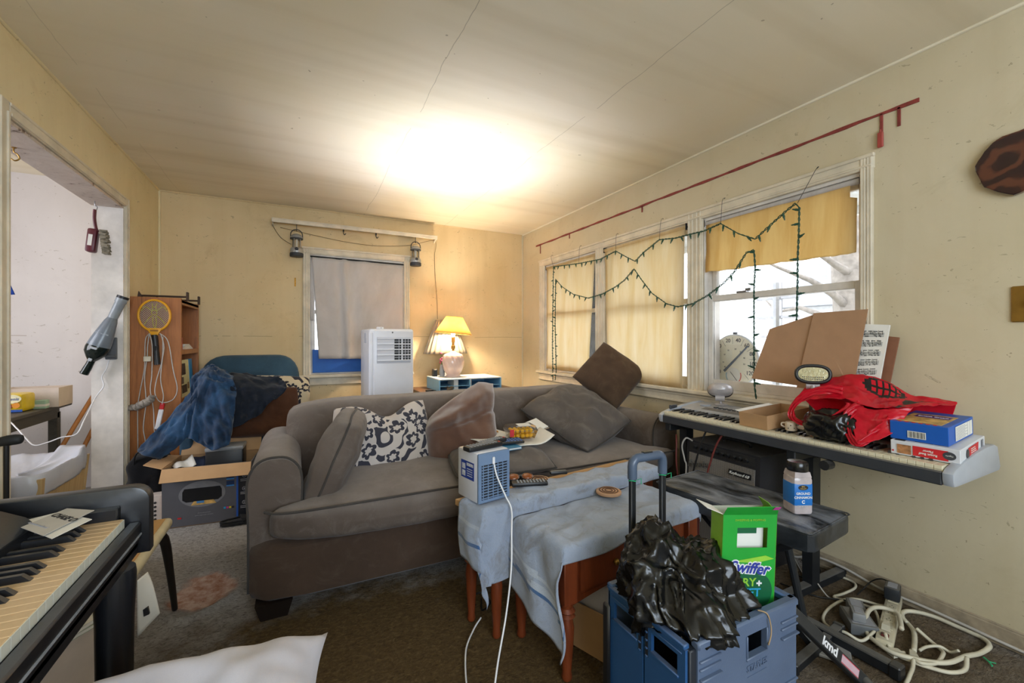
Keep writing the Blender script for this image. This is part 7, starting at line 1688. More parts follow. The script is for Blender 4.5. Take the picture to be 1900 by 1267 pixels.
e_ = Vector((-0.0012, -0.0004, 0)) + sgn
rr = random.Random(9)
for k in range(7):
    v0 = 0.09 + k * 0.125
    mb = MB()
    for j in range(5): mb.tube([pq(0.08, v0 + j * 0.012) + e_, pq(0.88, v0 + j * 0.012) + e_], 0.0006, 4)
    for j in range(16):
        u = 0.12 + j * 0.047; c = pq(u, v0 + rr.choice((0.0, 0.012, 0.024, 0.036))) + e_; mb.ball(tuple(c), 0.0025, 0.0025, 0.002, 6); mb.tube([c, c + Vector((0.002, 0, 0.016))], 0.0006, 4)
    for j in range(4): mb.tube([pq(0.12 + j * 0.19, v0 + 0.07) + e_, pq(0.25 + j * 0.19, v0 + 0.07) + e_], 0.0016, 4)
    mb.build('music_staff', M_ink, mbk)
t_ = thing('black_stand_post', 'dark upright post standing behind the flood lamp on the piano', 'post', (2.33, 1.225, 0.775))
mb = MB(); mb.box(-0.014, 0.014, -0.03, 0.03, 0, 0.165, 0.003); mb.build('post', mat('dark_green_grey', '#34403c', 0.6), t_)
mb = MB(); mb.box(-0.03, 0.03, -0.045, 0.045, 0, 0.008, 0.002); mb.build('foot', M_black, t_)
t_ = thing('dice_cup', 'small cream cup with dark spots standing on the piano keys', 'cup', (2.055, 1.19, ZK + 0.0005))
mb = MB(); mb.lathe([(0.022, 0), (0.024, 0.003), (0.024, 0.036), (0.021, 0.040), (0.019, 0.036), (0.019, 0.006)], 20, cap=False); mb.lathe([(0.019, 0.004), (0.019, 0.0065)], 20); mb.build('cup', mat('cream_plastic', '#d2c2ae', 0.4), t_, smooth='auto')
for a, z in ((3.2, 0.012), (3.6, 0.026), (4.2, 0.014), (4.6, 0.028), (5.0, 0.012)):
    mb = MB(); mb.ball((0.0238 * math.cos(a), 0.0238 * math.sin(a), z), 0.0026, seg=6); mb.build('spot', M_ink, t_)
mb = MB(); mb.tube(spline([(-0.008, 0.022, 0.032), (-0.01, 0.036, 0.03), (-0.01, 0.038, 0.018), (-0.008, 0.023, 0.012)], 4), 0.0035, 6); mb.build('handle', mat('cream_plastic', '#d2c2ae'), t_)
# boxes at the near end
def carton(name, label, loc, rz, w, d, h, m, tilt=(0, 0)):
    t_ = thing(name, label, 'box', loc, rot=(tilt[0], tilt[1], rz)); mb = MB(); mb.box(-w / 2, w / 2, -d / 2, d / 2, 0, h, 0.0015); mb.build('carton', m, t_); return t_
M_wb = mat('white_food_carton', '#d6d8de', 0.45, var=0.03)
cb = carton('food_carton', 'flat white and red roast beef carton under the blue carton on the piano', (2.165, 0.718, ZK + 0.001), 0.05, 0.26, 0.19, 0.052, M_wb, (0.0, -0.085))
fl_ = frame((-0.1312, 0, 0), (0, -1, 0), (0, 0, 1)); fn_ = frame((0, -0.0962, 0), (1, 0, 0), (0, 0, 1))
def dec(parent, fr, x0, x1, z0, z1, m, nm='print_panel', e=0.0008): mb = MB(); mb.box(x0, x1, z0, z1, 0, e, m=fr); return mb.build(nm, m, parent)
M_gpk = mat('dark_grey_oval', '#3f4248', 0.5)
dec(cb, fl_, -0.03, 0.065, 0.006, 0.042, M_red, 'red_panel'); dec(cb, fl_, -0.075, -0.035, 0.006, 0.04, mat('sandwich_print', '#a8764e', 0.5, var=0.5, scale=60), 'food_picture'); dec(cb, fl_, -0.09, -0.085, 0.010, 0.016, M_red, 'red_dot')
text('lettering', 'Roast Beef\nFlavor', 0.0115, M_paper, cb, fl_ @ T(0.012, 0.024, 0.001) @ RZ(PI), off=0.0002)
mb = MB(); mb.lathe([(0.015, 0), (0.015, 0.0014)], 20, fl_ @ T(0.068, 0.026, 0) @ Matrix.Diagonal((1.15, 0.95, 1, 1))); mb.build('oval_badge', M_gpk, cb)
text('lettering', 'Ogarlic', 0.007, M_paper, cb, fl_ @ T(0.068, 0.026, 0.0014) @ RZ(PI))
mb = MB(); mb.prism([(-0.06, 0.006), (0.045, 0.010), (0.052, 0.046), (-0.052, 0.044)], 0, 0.0008, m=fn_); mb.build('red_panel', M_red, cb)
mb = MB(); mb.lathe([(0.014, 0), (0.014, 0.0014)], 20, fn_ @ T(-0.062, 0.025, 0) @ Matrix.Diagonal((0.9, 1.2, 1, 1))); mb.build('oval_badge', M_gpk, cb)
for k in range(4): dec(cb, fn_, -0.03, 0.03 - 0.005 * k, 0.014 + 0.007 * k, 0.0165 + 0.007 * k, M_paper, 'text_line', 0.0012)
dec(cb, fn_, 0.085, 0.105, 0.012, 0.045, mat('grey_bar_print', '#7d8088', 0.5, var=0.6, scale=300), 'bar_panel')
dec(cb, frame((0, 0, 0.0522), (0, -1, 0), (1, 0, 0)), -0.03, 0.02, -0.11, -0.06, M_gpk, 'picture')
for k in range(5): dec(cb, frame((0, 0, 0.0522), (0, -1, 0), (1, 0, 0)), -0.085, -0.055, -0.125 + 0.006 * k, -0.122 + 0.006 * k, M_ink, 'text_line')
M_bb = mat('blue_food_carton', '#1c5cb8', 0.4, var=0.04)
c2 = carton('food_carton', 'blue dessert carton lying on top of the white and red carton', (2.165, 0.735, ZK + 0.055), 0.03, 0.235, 0.165, 0.068, M_bb, (0.0, -0.085))
fl2 = frame((-0.1187, 0, 0), (0, -1, 0), (0, 0, 1)); fn2 = frame((0, -0.0837, 0), (1, 0, 0), (0, 0, 1)); ft2 = frame((0, 0, 0.0682), (0, -1, 0), (1, 0, 0))
dec(c2, fl2, -0.03, 0.022, 0.012, 0.038, M_paper, 'barcode_panel')
for k in range(14): dec(c2, fl2, -0.027 + k * 0.0034, -0.027 + k * 0.0034 + (0.0018 if k % 3 else 0.0009), 0.014, 0.036, M_ink, 'bar', 0.0012)
dec(c2, fn2, -0.06, 0.10, 0.008, 0.060, M_paper, 'facts_panel')
for k in range(9): dec(c2, fn2, -0.055, (0.05 if k % 2 else 0.03), 0.012 + 0.0052 * k, 0.0134 + 0.0052 * k, M_gp, 'text_line', 0.0012)
for x in (0.052, 0.075): dec(c2, fn2, x, x + 0.0015, 0.009, 0.059, M_gp, 'rule_line', 0.0012)
dec(c2, ft2, -0.07, 0.06, -0.10, 0.06, mat('dessert_picture', '#c8a868', 0.4, var=0.5, scale=40), 'food_picture'); dec(c2, ft2, -0.05, 0.05, 0.0, 0.045, mat('purple_print', '#4a3a78', 0.4), 'title_band', 0.0012)
text('lettering', 'Banana Cream', 0.015, M_white, c2, ft2 @ T(0.0, 0.022, 0.0014), off=0.0002)
for k in range(6): dec(c2, ft2, -0.06 + 0.02 * k, -0.05 + 0.02 * k, -0.112, -0.104, M_red, 'red_square', 0.0012)

# red carrier bag: crumpled body with two handle loops
M_redbag = cloth_through('red_carrier_plastic', '#f02a40', '#dc1630', 0.40, False, 0.22, 1)
rb = thing('red_carrier_bag', 'crumpled red plastic carrier bag with black print lying over the piano', 'bag', (2.16, 0.96, ZK + 0.001))
def ridg(p, s, seed): return 1 - abs(noise.noise(p * s + Vector((seed, seed * 2, 0)))) * 2
mk = mat('bag_black_print', '#141417', 0.4)
def loft(name, ctrl, seed, wr=0.010, sub=12, mats=None, pick=None, solid=0.0008):
    """sheet through rows of control points with crinkles; pick(u, v) chooses the printed faces"""
    rows = [spline(r, sub) for r in ctrl]; cols = [spline([r[i] for r in rows], sub) for i in range(len(rows[0]))]
    n, m_ = len(cols), len(cols[0]); mb = MB(); V = []
    for i in range(n):
        V.append([])
        for j in range(m_):
            p = cols[i][j].copy(); q = Vector((p.x * 0.9, p.y * 0.8, p.z))
            h = ridg(q, 13, seed) * wr + ridg(q, 31, seed + 3) * wr * 0.5 + ridg(q, 70, seed + 5) * wr * 0.2
            p += Vector((-0.6, -0.2, 0.75)) * h; p.z = max(p.z, ZK + 0.001); V[-1].append(mb.bm.verts.new(p))
    for i in range(n - 1):
        for j in range(m_ - 1):
            f = mb.bm.faces.new((V[i][j], V[i + 1][j], V[i + 1][j + 1], V[i][j + 1]))
            if pick and pick(i / (n - 1), j / (m_ - 1)): f.material_index = 1
    return mb.build(name, mats or [M_redbag, mk], rb, smooth=True, world=True, solid=solid)
def printed(u, v):
    if 0.36 < u < 0.64 and 0.42 < v < 0.70:      # toothed oval
        r = ((u - 0.50) / 0.14) ** 2 + ((v - 0.56) / 0.14) ** 2
        return 0.55 < r < 1.0 or (r <= 0.55 and (int((u - 0.36) * 75) % 3 == 0 or abs(v - 0.55) < 0.018))
    return (0.64 < u < 0.78 and 0.62 < v < 0.80 and ((u - 0.71) / 0.07) ** 2 + ((v - 0.71) / 0.09) ** 2 < 1) or (0.66 < u < 0.72 and v > 0.86)
R0 = [(2.26, 1.19, 0.80), (2.32, 1.12, 0.79), (2.335, 1.03, 0.79), (2.335, 0.935, 0.79), (2.335, 0.86, 0.80), (2.345, 0.80, 0.85), (2.355, 0.735, 0.87)]
R1 = [(2.22, 1.205, 0.935), (2.28, 1.14, 0.972), (2.30, 1.039, 1.0), (2.30, 0.938, 0.984), (2.30, 0.855, 0.935), (2.32, 0.785, 0.925), (2.34, 0.719, 0.915)]
R2 = [(2.12, 1.198, 0.90), (2.17, 1.107, 0.945), (2.19, 0.989, 0.962), (2.20, 0.897, 0.938), (2.22, 0.825, 0.922), (2.26, 0.767, 0.92), (2.30, 0.714, 0.912)]
R3 = [(2.07, 1.193, 0.862), (2.09, 1.099, 0.904), (2.08, 0.988, 0.916), (2.07, 0.894, 0.896), (2.08, 0.822, 0.902), (2.12, 0.776, 0.91), (2.2, 0.757, 0.91)]
loft('bag_canopy', [R0, R1, R2, R3], 2.0, 0.011, pick=printed)
loft('bag_front', [[(2.09, 0.985, 0.905), (2.075, 0.894, 0.892), (2.085, 0.822, 0.90), (2.13, 0.775, 0.905)], [(2.045, 0.945, 0.83), (2.05, 0.88, 0.828), (2.055, 0.835, 0.85), (2.10, 0.787, 0.872)], [(1.99, 0.897, 0.757), (2.005, 0.86, 0.768), (2.03, 0.825, 0.79), (2.06, 0.795, 0.83)]], 6.0, 0.009)
loft('inner_layer', [[(2.16, 1.19, 0.89), (2.17, 1.107, 0.905), (2.17, 1.027, 0.9)], [(2.15, 1.154, 0.86), (2.15, 1.086, 0.865), (2.14, 1.027, 0.874)], [(2.12, 1.099, 0.833), (2.12, 1.06, 0.844), (2.12, 1.032, 0.856)]], 3.0, 0.006)
def ribbon(pts, w, name, seed, sub=9):
    S_ = spline(pts, sub); mb = MB(); V = []; L_ = len(S_)
    for i, p in enumerate(S_):
        d = (S_[min(i + 1, L_ - 1)] - S_[max(i - 1, 0)]).normalized(); n_ = Vector((0.95, 0.25, 0.15)); s_ = d.cross(n_).normalized(); t_ = i / (L_ - 1)
        ww = w * (1.0 + 0.9 * abs(2 * t_ - 1) ** 3 + 0.25 * noise.noise(p * 25 + Vector((seed, 0, 0))))
        V.append([mb.bm.verts.new(p + s_ * (k / 8 - 0.5) * ww - n_ * 0.008 * math.sin(k * 1.9 + i * 0.35 + seed)) for k in range(9)])
    for A, B in zip(V, V[1:]):
        for k in range(8): mb.bm.faces.new((A[k], A[k + 1], B[k + 1], B[k]))
    return mb.build(name, M_redbag, rb, smooth=True, world=True, solid=0.0008)
ribbon([(2.12, 1.01, 0.955), (2.10, 1.06, 0.955), (2.07, 1.123, 0.932), (2.05, 1.168, 0.883), (2.04, 1.181, 0.838), (2.035, 1.161, 0.808), (2.03, 1.101, 0.80), (2.03, 1.032, 0.818), (2.05, 0.98, 0.862), (2.07, 0.95, 0.895)], 0.026, 'handle_loop', 1.0)
ribbon([(2.08, 0.92, 0.905), (2.055, 0.947, 0.88), (2.03, 0.955, 0.84), (2.01, 0.94, 0.80), (1.993, 0.91, 0.768), (1.99, 0.888, 0.762), (2.015, 0.868, 0.79), (2.04, 0.845, 0.82), (2.06, 0.81, 0.86)], 0.026, 'handle_loop', 2.0)
sb = thing('stuffing_bag', 'crumpled dark bag bulging inside the red carrier bag mouth', 'bag', (2.17, 0.95, ZK + 0.001))
mb = softbox(-0.075, 0.10, -0.10, 0.09, 0.02, 0.125, 16, 3, lambda q, d: q + d.normalized() * (0.010 * ridg(q, 18, 3) + 0.005 * ridg(q, 40, 1)))
for v in mb.bm.verts: v.co.z = max(v.co.z, 0.024)
mb.build('bag', mat('glossy_black_plastic', '#070809', 0.24, var=0.1, spec=0.5), sb, smooth=True)
bb = thing('black_liner_bag', 'crumpled black plastic bag spilling from under the red carrier bag', 'bag', (2.055, 1.015, ZK + 0.0005))
mb = softbox(-0.05, 0.045, -0.075, 0.085, 0.0, 0.10, 18, 3, lambda q, d: q + d.normalized() * (0.020 * ridg(q, 18, 3) + 0.008 * ridg(q, 40, 1)))
for v in mb.bm.verts: v.co.z = max(v.co.z, 0.001)
M_blkbag = mat('glossy_black_plastic', '#070809', 0.24, var=0.1, spec=0.5); mb.build('bag', M_blkbag, bb, smooth=True)
# ================================================================ foreground left: black piano, stool, box, pillow, cane
M_pno = mat('worn_black_piano_paint', '#15161a', 0.32, var=0.2, bump=0.08, bscale=40, dust=0.35, dustc='#6a7078', spec=0.6)
M_ivl = mat('aged_ivory', '#d0b28a', 0.3, var=0.10, scale=25); M_ivf = mat('white_key_front', '#d6d8cf', 0.4, var=0.04)
pn = thing('upright_piano', 'worn black upright piano with yellowed keys in the near left corner', 'piano', (-0.60, 0.65, 0))
def B(name, m, *q, bev=0.003, par=None):
    mb = MB(); mb.box(*q, bev); return mb.build(name, m, par or pn, smooth='auto', world=True)
PX = -0.368; PYF = 1.312
B('keybed', M_pno, -0.90, PX + 0.022, -0.05, 1.36, 0.672, 0.722, bev=0.006)
B('key_slip', M_pno, PX + 0.002, PX + 0.027, -0.05, 1.335, 0.69, 0.7335, bev=0.004)
B('slip_groove', mat('pale_edge_line', '#8d929a', 0.5), PX + 0.0262, PX + 0.0285, -0.05, 1.33, 0.703, 0.7075, bev=0.0)
B('under_rail', M_pno, PX - 0.02, PX + 0.022, -0.05, 1.33, 0.655, 0.70, bev=0.006)
# far cheek with rounded top corner
r_ = 0.035; x0, x1, z0, z1 = -1.02, PX + 0.042, 0.655, 0.818
ck = [(x0, z0), (x1, z0)] + [(x1 - r_ + r_ * math.cos(a), z1 - r_ + r_ * math.sin(a)) for a in [PI / 2 * i / 6 for i in range(7)]] + [(x0, z1)]
mb = MB(); mb.prism(ck, 1.335, 1.372, 'y', bevel=0.004); mb.build('cheek', M_pno, pn, smooth='auto', world=True)
B('key_block', M_pno, -0.56, PX - 0.012, PYF + 0.001, 1.336, 0.725, 0.778)
B('back_rail', M_pno, -0.60, -0.50, -0.05, PYF + 0.01, 0.74, 0.782)
mb = MB(); mb.prism([(-0.62, 0.775), (-0.50, 0.782), (-0.515, 0.80), (-0.60, 0.845), (-0.72, 0.86), (-0.72, 0.845)], -0.05, 1.27, 'y', bevel=0.003); mb.build('fallboard', M_pno, pn, smooth='auto', world=True)
B('case_side', M_pno, -1.03, -0.62, 1.30, 1.335, 0.0, 0.84)
B('case_back', M_pno, -1.045, -1.015, -0.05, 1.33, 0.0, 0.84)
B('lower_panel', M_pno, -0.80, -0.775, -0.05, 1.30, 0.06, 0.672)
B('bottom_board', M_pno, -1.02, -0.70, -0.05, 1.33, 0.0, 0.06)
mb = MB(); mb.lathe([(0.026, 0.0), (0.030, 0.02), (0.031, 0.30), (0.034, 0.55), (0.038, 0.645), (0.036, 0.66)], 24, T(PX + 0.0, 1.255, 0)); mb.build('leg', M_pno, pn, smooth='auto', world=True)
wk2 = bk2 = None; KW2 = 0.0235
patb = [1, 1, 1, 0, 1, 1, 0]    # from the top note C downwards: black between B-A, A-G, G-F, (F-E none), E-D, D-C, (C-B none)
for i in range(54):
    y = PYF - (i + 0.5) * KW2
    if wk2 is None:
        mb = MB(); mb.box(PX - 0.148, PX - 0.0005, -KW2 / 2 + 0.0005, KW2 / 2 - 0.0005, 0.732, 0.752, 0.0012); wk2 = mb.build('white_key', M_ivl, pn, world=False)
        wk2.data.transform(T(0.60, 0, 0)); o = wk2
        mb = MB(); mb.box(PX - 0.0006, PX + 0.0012, -KW2 / 2 + 0.0007, KW2 / 2 - 0.0007, 0.7305, 0.7505, 0); f0 = mb.build('key_front', M_ivf, wk2); f0.data.transform(T(0.60, 0, 0)); f = f0
    else:
        o = wk2.copy(); COL.objects.link(o); f = f0.copy(); COL.objects.link(f); f.parent = o
    o.location = (0, y - 0.65, 0)
    # keys from the treble end: i=0 is C, then B A G F E D C ...
    n_ = (i - 1) % 7        # 0=B 1=A 2=G 3=F 4=E 5=D 6=C
    if i >= 1 and n_ in (0, 1, 2, 4, 5):
        if bk2 is None:
            h = 0.0058; mb = MB(); mb.hexa([(PX - 0.148, -h, 0.752), (PX - 0.052, -h, 0.752), (PX - 0.052, h, 0.752), (PX - 0.148, h, 0.752), (PX - 0.148, -h * 0.8, 0.765), (PX - 0.064, -h * 0.8, 0.764), (PX - 0.064, h * 0.8, 0.764), (PX - 0.148, h * 0.8, 0.765)])
            bk2 = mb.build('black_key', mat('black_piano_key', '#141519', 0.35, dust=0.3), pn); bk2.data.transform(T(0.60, 0, 0)); o = bk2
        else:
            o = bk2.copy(); COL.objects.link(o)
        o.location = (0, y - KW2 / 2 - 0.65, 0)
# envelopes on the keys
def env(label, pts, z, flap=False, txt=None):
    t_ = thing('envelope', label, 'envelope', (pts[0][0], pts[0][1], z), group='opened envelopes on the piano keys')
    o = Vector((pts[0][0], pts[0][1], z)); mb = MB()
    mb.panel([tuple(Vector((p[0], p[1], z + p[2])) - o) for p in pts], 0.0012); mb.build('paper', M_paper, t_); return t_
e1 = env('white envelope with a torn edge lying lowest on the treble keys of the piano', [(-0.537, 1.276, 0.0), (-0.429, 1.145, 0.0), (-0.398, 1.23, 0.0), (-0.482, 1.314, 0.0)], 0.787)
e2 = env('grey printed envelope lying across the other envelope on the piano keys', [(-0.507, 1.23, 0.004), (-0.446, 1.158, 0.004), (-0.41, 1.279, 0.004), (-0.47, 1.321, 0.004)], 0.787)
e2.children[0].data.materials[0] = mat('grey_paper', '#bdb9b4', 0.8, var=0.05)
fe = frame((0.049, 0.017, 0.0056), (-0.063, 0.07, 0), (-0.06, -0.06, 0)) @ RZ(PI)
text('lettering', 'CHASE O', 0.020, M_ink, e2, fe @ T(0.0, 0.01, 0), off=0.0006); text('lettering', 'statement enclosed', 0.009, M_gp, e2, fe @ T(0, -0.03, 0))
# stool with tan top
st = thing('kitchen_stool', 'tan topped stool with splayed dark metal legs behind the piano', 'stool', (-0.67, 1.96, 0))
mb = MB(); mb.box(-0.22, 0.212, -0.23, 0.23, 0.412, 0.45, 0.016, seg=3); mb.build('seat', mat('cream_seat_edge', '#cfc09c', 0.5, var=0.12), st, smooth='auto')
mb = MB(); mb.box(-0.20, 0.192, -0.21, 0.21, 0.4505, 0.4525, 0.001); mb.build('seat_top', wood('tan_seat_top', '#c79a5c', '#a97c42', (8, 1.1, 8), 0.4), st)
for sx in (-1, 1):
    for sy in (-1, 1):
        mb = MB(); mb.tube(spline([(sx * 0.155, sy * 0.17, 0.412), (sx * 0.178, sy * 0.24, 0.36), (sx * 0.185, sy * 0.30, 0.2), (sx * 0.19, sy * 0.36, 0.0)], 5), [0.018, 0.018, 0.018, 0.018, 0.018, 0.018, 0.017, 0.017, 0.016, 0.015, 0.014, 0.0135, 0.013, 0.012, 0.0115, 0.011], 10); mb.build('leg', mat('dark_brown_metal', '#1c1613', 0.4), st, smooth='auto')
# carton and magazines under the piano
bx = thing('cardboard_carton', 'pale pinkish cardboard carton standing under the keyboard end of the piano', 'box', (-0.655, 1.665, 0), 0.89)
mb = MB(); mb.box(-0.20, 0.10, 0.0, 0.005, 0, 0.35); mb.build('side_panel', M_cardw, bx); mb = MB(); mb.box(-0.20, 0.10, -0.12, -0.115, 0, 0.35); mb.build('side_panel', M_cardw, bx)
mb = MB(); mb.box(-0.20, -0.195, -0.115, 0.0, 0, 0.35); mb.build('end_panel', M_cardw, bx); mb = MB(); mb.box(0.095, 0.10, -0.115, 0.0, 0, 0.35); mb.build('end_panel', M_cardw, bx)
mb = MB(); mb.box(-0.195, 0.095, -0.115, 0.0, 0.338, 0.345); mb.build('top_flap', M_cardw, bx)
for k, (lb, dz, hx) in enumerate((('lower glossy magazine on the carton under the piano', 0.0, '#a8b4a0'), ('upper pale magazine on the carton under the piano', 0.012, '#c9c7c2'))):
    mg = thing('magazine', lb, 'magazine', (-0.60, 1.655, 0.351 + dz), 0.95 + 0.12 * k, 'magazines under the piano')
    mb = MB(); mb.box(-0.12, 0.10, -0.08, 0.05, 0, 0.0015); mb.box(-0.12, 0.10, -0.08, 0.05, 0.0095, 0.011); mb.build('cover', mat('cover_' + hx[1:], hx, 0.3, var=0.3, scale=20), mg)
    mb = MB(); mb.box(-0.119, 0.099, -0.079, 0.048, 0.0015, 0.0095); mb.build('pages', M_paper, mg)
lf = thing('leaflet', 'curled white leaflet with black print hanging from the tan stool beside the piano leg', 'leaflet', (-0.452, 1.735, 0.418))
mb = MB(); mb.grid(lambda u, v: (0.0 + 0.052 * u * (0.25 + 0.75 * v), -0.008 + 0.05 * u - 0.03 * v * u, -0.17 * v + 0.05 * u * v + 0.012 * math.sin(v * 4)), 8, 14); mb.build('sheet', M_paper, lf, smooth=True, solid=0.0012)
mb = MB(); mb.prism([(0.012, -0.10), (0.024, -0.095), (0.028, -0.118), (0.014, -0.122)], -0.002, 0.012, 'y'); mb.build('print_mark', M_ink, lf)
# ottoman and pillow at the bottom edge
ot = thing('footstool', 'tan upholstered footstool carrying the white pillow', 'footstool', (-0.19, 0.84, 0))
mb = softbox(-0.20, 0.19, -0.20, 0.20, 0.14, 0.44, 14, 8); mb.build('seat', fabric('tan_weave', '#b08c62', '#94724a', amt=0.15), ot, smooth=True)
for sx in (-0.16, 0.12):
    for sy in (-0.16, 0.12):
        mb = MB(); mb.box(sx, sx + 0.04, sy, sy + 0.04, 0, 0.145, 0.004); mb.build('leg', M_ws, ot)
M_pillow = fabric('white_cotton', '#d6d4de', '#c3c1cc', weave=700, stain='#c0bcc0', amt=0.15, bump=0.15)
put_cushion('white_pillow', 'white cotton pillow with a pointed corner in the bottom foreground', 0.50, 0.42, 0.17, (-0.195, 0.85, 0.495), (1.0, -0.03, 0.03), (0.03, 1.0, 0.02), M_pillow, 7.7, 0.014, pin=0.12, ex=0.5, rnd=0.0)
# walking cane
cn = thing('walking_cane', 'black walking cane with a crutch handle leaning on the near opening casing', 'cane', (-0.987, 2.30, 0.0))
mb = MB(); mb.rod((0.0, 0.0, 0.02), (-0.0, 0.0, 0.775), 0.008, 10); mb.build('shaft', M_black, cn, smooth='auto')
mb = MB(); mb.tube(spline([(-0.05, 0, 0.785), (-0.02, 0, 0.79), (0.02, 0, 0.795), (0.045, 0, 0.795)], 5), [0.006, 0.012, 0.016, 0.018, 0.018, 0.018, 0.018, 0.019, 0.02, 0.02, 0.02, 0.02, 0.019, 0.018, 0.016, 0.010], 12); mb.build('handle', mat('black_rubber', '#1d2024', 0.6), cn, smooth=True)
mb = MB(); mb.lathe([(0.014, 0), (0.014, 0.012), (0.009, 0.03)], 12); mb.build('rubber_tip', mat('black_rubber', '#1d2024'), cn)

# ================================================================ rolling crate with bag, carton and handle
M_cr = mat('slate_blue_plastic', '#56657f', 0.42, var=0.08, scale=8, bump=0.1, bscale=150); M_crb = mat('deep_blue_plastic', '#2a5486', 0.42, var=0.08, scale=8, dust=0.3)
cx0, cx1, cy0, cy1, ch_ = 0.862, 1.306, 0.742, 1.052, 0.42
cr = thing('rolling_crate', 'blue plastic folding crate on wheels with a pull handle in the foreground', 'crate', (1.084, 0.897, 0))
def BX(name, m, *q, bev=0.003, par=None): mb = MB(); mb.box(*q, bev); return mb.build(name, m, par or cr, smooth='auto', world=True)
hx0, hx1, hz0, hz1 = 1.085, 1.165, 0.315, 0.375
# front wall built around its hand hole
for q in ((cx0 + 0.03, hx0, 0.03, ch_ - 0.012), (hx1, cx1, 0.03, ch_ - 0.012), (hx0, hx1, 0.03, hz0), (hx0, hx1, hz1, ch_ - 0.012)):
    BX('front_wall', M_cr, q[0], q[1], cy0, cy0 + 0.014, q[2], q[3], bev=0.0)
BX('front_rim', M_cr, cx0 + 0.028, cx1 + 0.004, cy0 - 0.006, cy0 + 0.022, ch_ - 0.022, ch_, bev=0.005)
BX('hand_hole_rim', M_cr, hx0 - 0.006, hx1 + 0.006, cy0 - 0.004, cy0 + 0.002, hz0 - 0.008, hz0, bev=0.002)
for s_ in (hx0 - 0.006, hx1): BX('hand_hole_rim', M_cr, s_, s_ + 0.006, cy0 - 0.004, cy0 + 0.002, hz0, hz1, bev=0.002)
for z in (0.37, 0.35, 0.325, 0.19, 0.17, 0.145):
    BX('rib', M_cr, cx1 - 0.075, cx1 + 0.002, cy0 - 0.006 - (0.004 if z in (0.325, 0.145) else 0), cy0 + 0.002, z - 0.006, z, bev=0.002)
    BX('rib', M_cr, cx0 + 0.035, cx0 + 0.115, cy0 - 0.006 - (0.004 if z in (0.325, 0.145) else 0), cy0 + 0.002, z - 0.006, z, bev=0.002)
BX('corner_post', mat('dark_hinge', '#20242c', 0.5), cx0 + 0.008, cx0 + 0.032, cy0 + 0.004, cy0 + 0.03, 0.03, ch_ - 0.02)
text('embossed_lettering', 'STAPLES', 0.024, M_cr, cr, frame((1.125 - 1.084, cy0 - 0.897 - 0.0005, 0.285), (1, 0, 0), (0, 0, 1)), ext=0.0018, off=0.0006)
BX('embossed_rule', M_cr, 1.085, 1.165, cy0 - 0.0015, cy0, 0.262, 0.264, bev=0.0)
BX('right_wall', M_cr, cx1 - 0.014, cx1, cy0 + 0.014, cy1, 0.03, ch_ - 0.012); BX('right_rim', M_crb, cx1 - 0.022, cx1 + 0.006, cy0, cy1, ch_ - 0.022, ch_, bev=0.005)
BX('back_wall', M_cr, cx0, cx1, cy1 - 0.014, cy1, 0.03, ch_ - 0.012); BX('back_rim', M_crb, cx0, cx1, cy1 - 0.02, cy1 + 0.006, ch_ - 0.022, ch_, bev=0.005)
BX('floor_panel', M_cr, cx0, cx1, cy0, cy1, 0.03, 0.045)
ym = (cy0 + cy1) / 2 + 0.0
for ya, yb in ((cy0 + 0.012, ym - 0.004), (ym + 0.004, cy1 - 0.006)):
    h0, h1 = ya + 0.025, yb - 0.025
    for q in ((ya, h0, 0.03, ch_ - 0.02), (h1, yb, 0.03, ch_ - 0.02), (h0, h1, 0.03, 0.325), (h0, h1, 0.375, ch_ - 0.02)):
        BX('folding_side_panel', M_crb, cx0, cx0 + 0.010, q[0], q[1], q[2], q[3], bev=0.0)
    BX('panel_rim', M_crb, cx0 - 0.004, cx0 + 0.016, ya, yb, ch_ - 0.02, ch_ - 0.006, bev=0.003)
    for z in (0.385, 0.40): BX('rim_line', M_crb, cx0 - 0.003, cx0, ya + 0.01, yb - 0.01, z, z + 0.004, bev=0.001)
    BX('hole_rim', M_crb, cx0 - 0.004, cx0 + 0.002, h0 - 0.005, h1 + 0.005, 0.317, 0.325, bev=0.002)
for y in (ym - 0.016, ym + 0.010):
    for k in range(5): BX('hinge_rung', M_crb, cx0 - 0.004, cx0 + 0.002, y, y + 0.008, 0.30 + k * 0.022, 0.305 + k * 0.022, bev=0.001)
    BX('hinge_bar', mat('dark_hinge', '#20242c'), cx0 - 0.0015, cx0 + 0.001, y - 0.001, y + 0.009, 0.30, 0.41, bev=0.0)
for y in (0.80, 1.0): BX('panel_slot', mat('dark_hinge', '#20242c'), cx0 - 0.001, cx0 + 0.001, ym - 0.014, ym - 0.008, 0.14 + (0 if y < 0.9 else 0.06), 0.155 + (0 if y < 0.9 else 0.06), bev=0.0)
for x in (cx0 + 0.05, cx1 - 0.06):
    mb = MB(); mb.rod((x - 0.014, cy1 + 0.012, 0.035), (x + 0.014, cy1 + 0.012, 0.035), 0.035, 18); mb.build('wheel', M_black, cr, smooth='auto', world=True)
    BX('front_foot', M_black, x - 0.02, x + 0.02, cy0 + 0.02, cy0 + 0.06, 0.0, 0.03)
BX('side_latch', M_black, cx0 - 0.014, cx0 - 0.0, cy1 - 0.02, cy1 + 0.01, 0.10, 0.36, bev=0.006)
hy = 1.082
for x in (0.990, 1.126):
    BX('handle_tube', M_dark, x - 0.011, x + 0.011, hy - 0.008, hy + 0.008, 0.05, 0.735, bev=0.003)
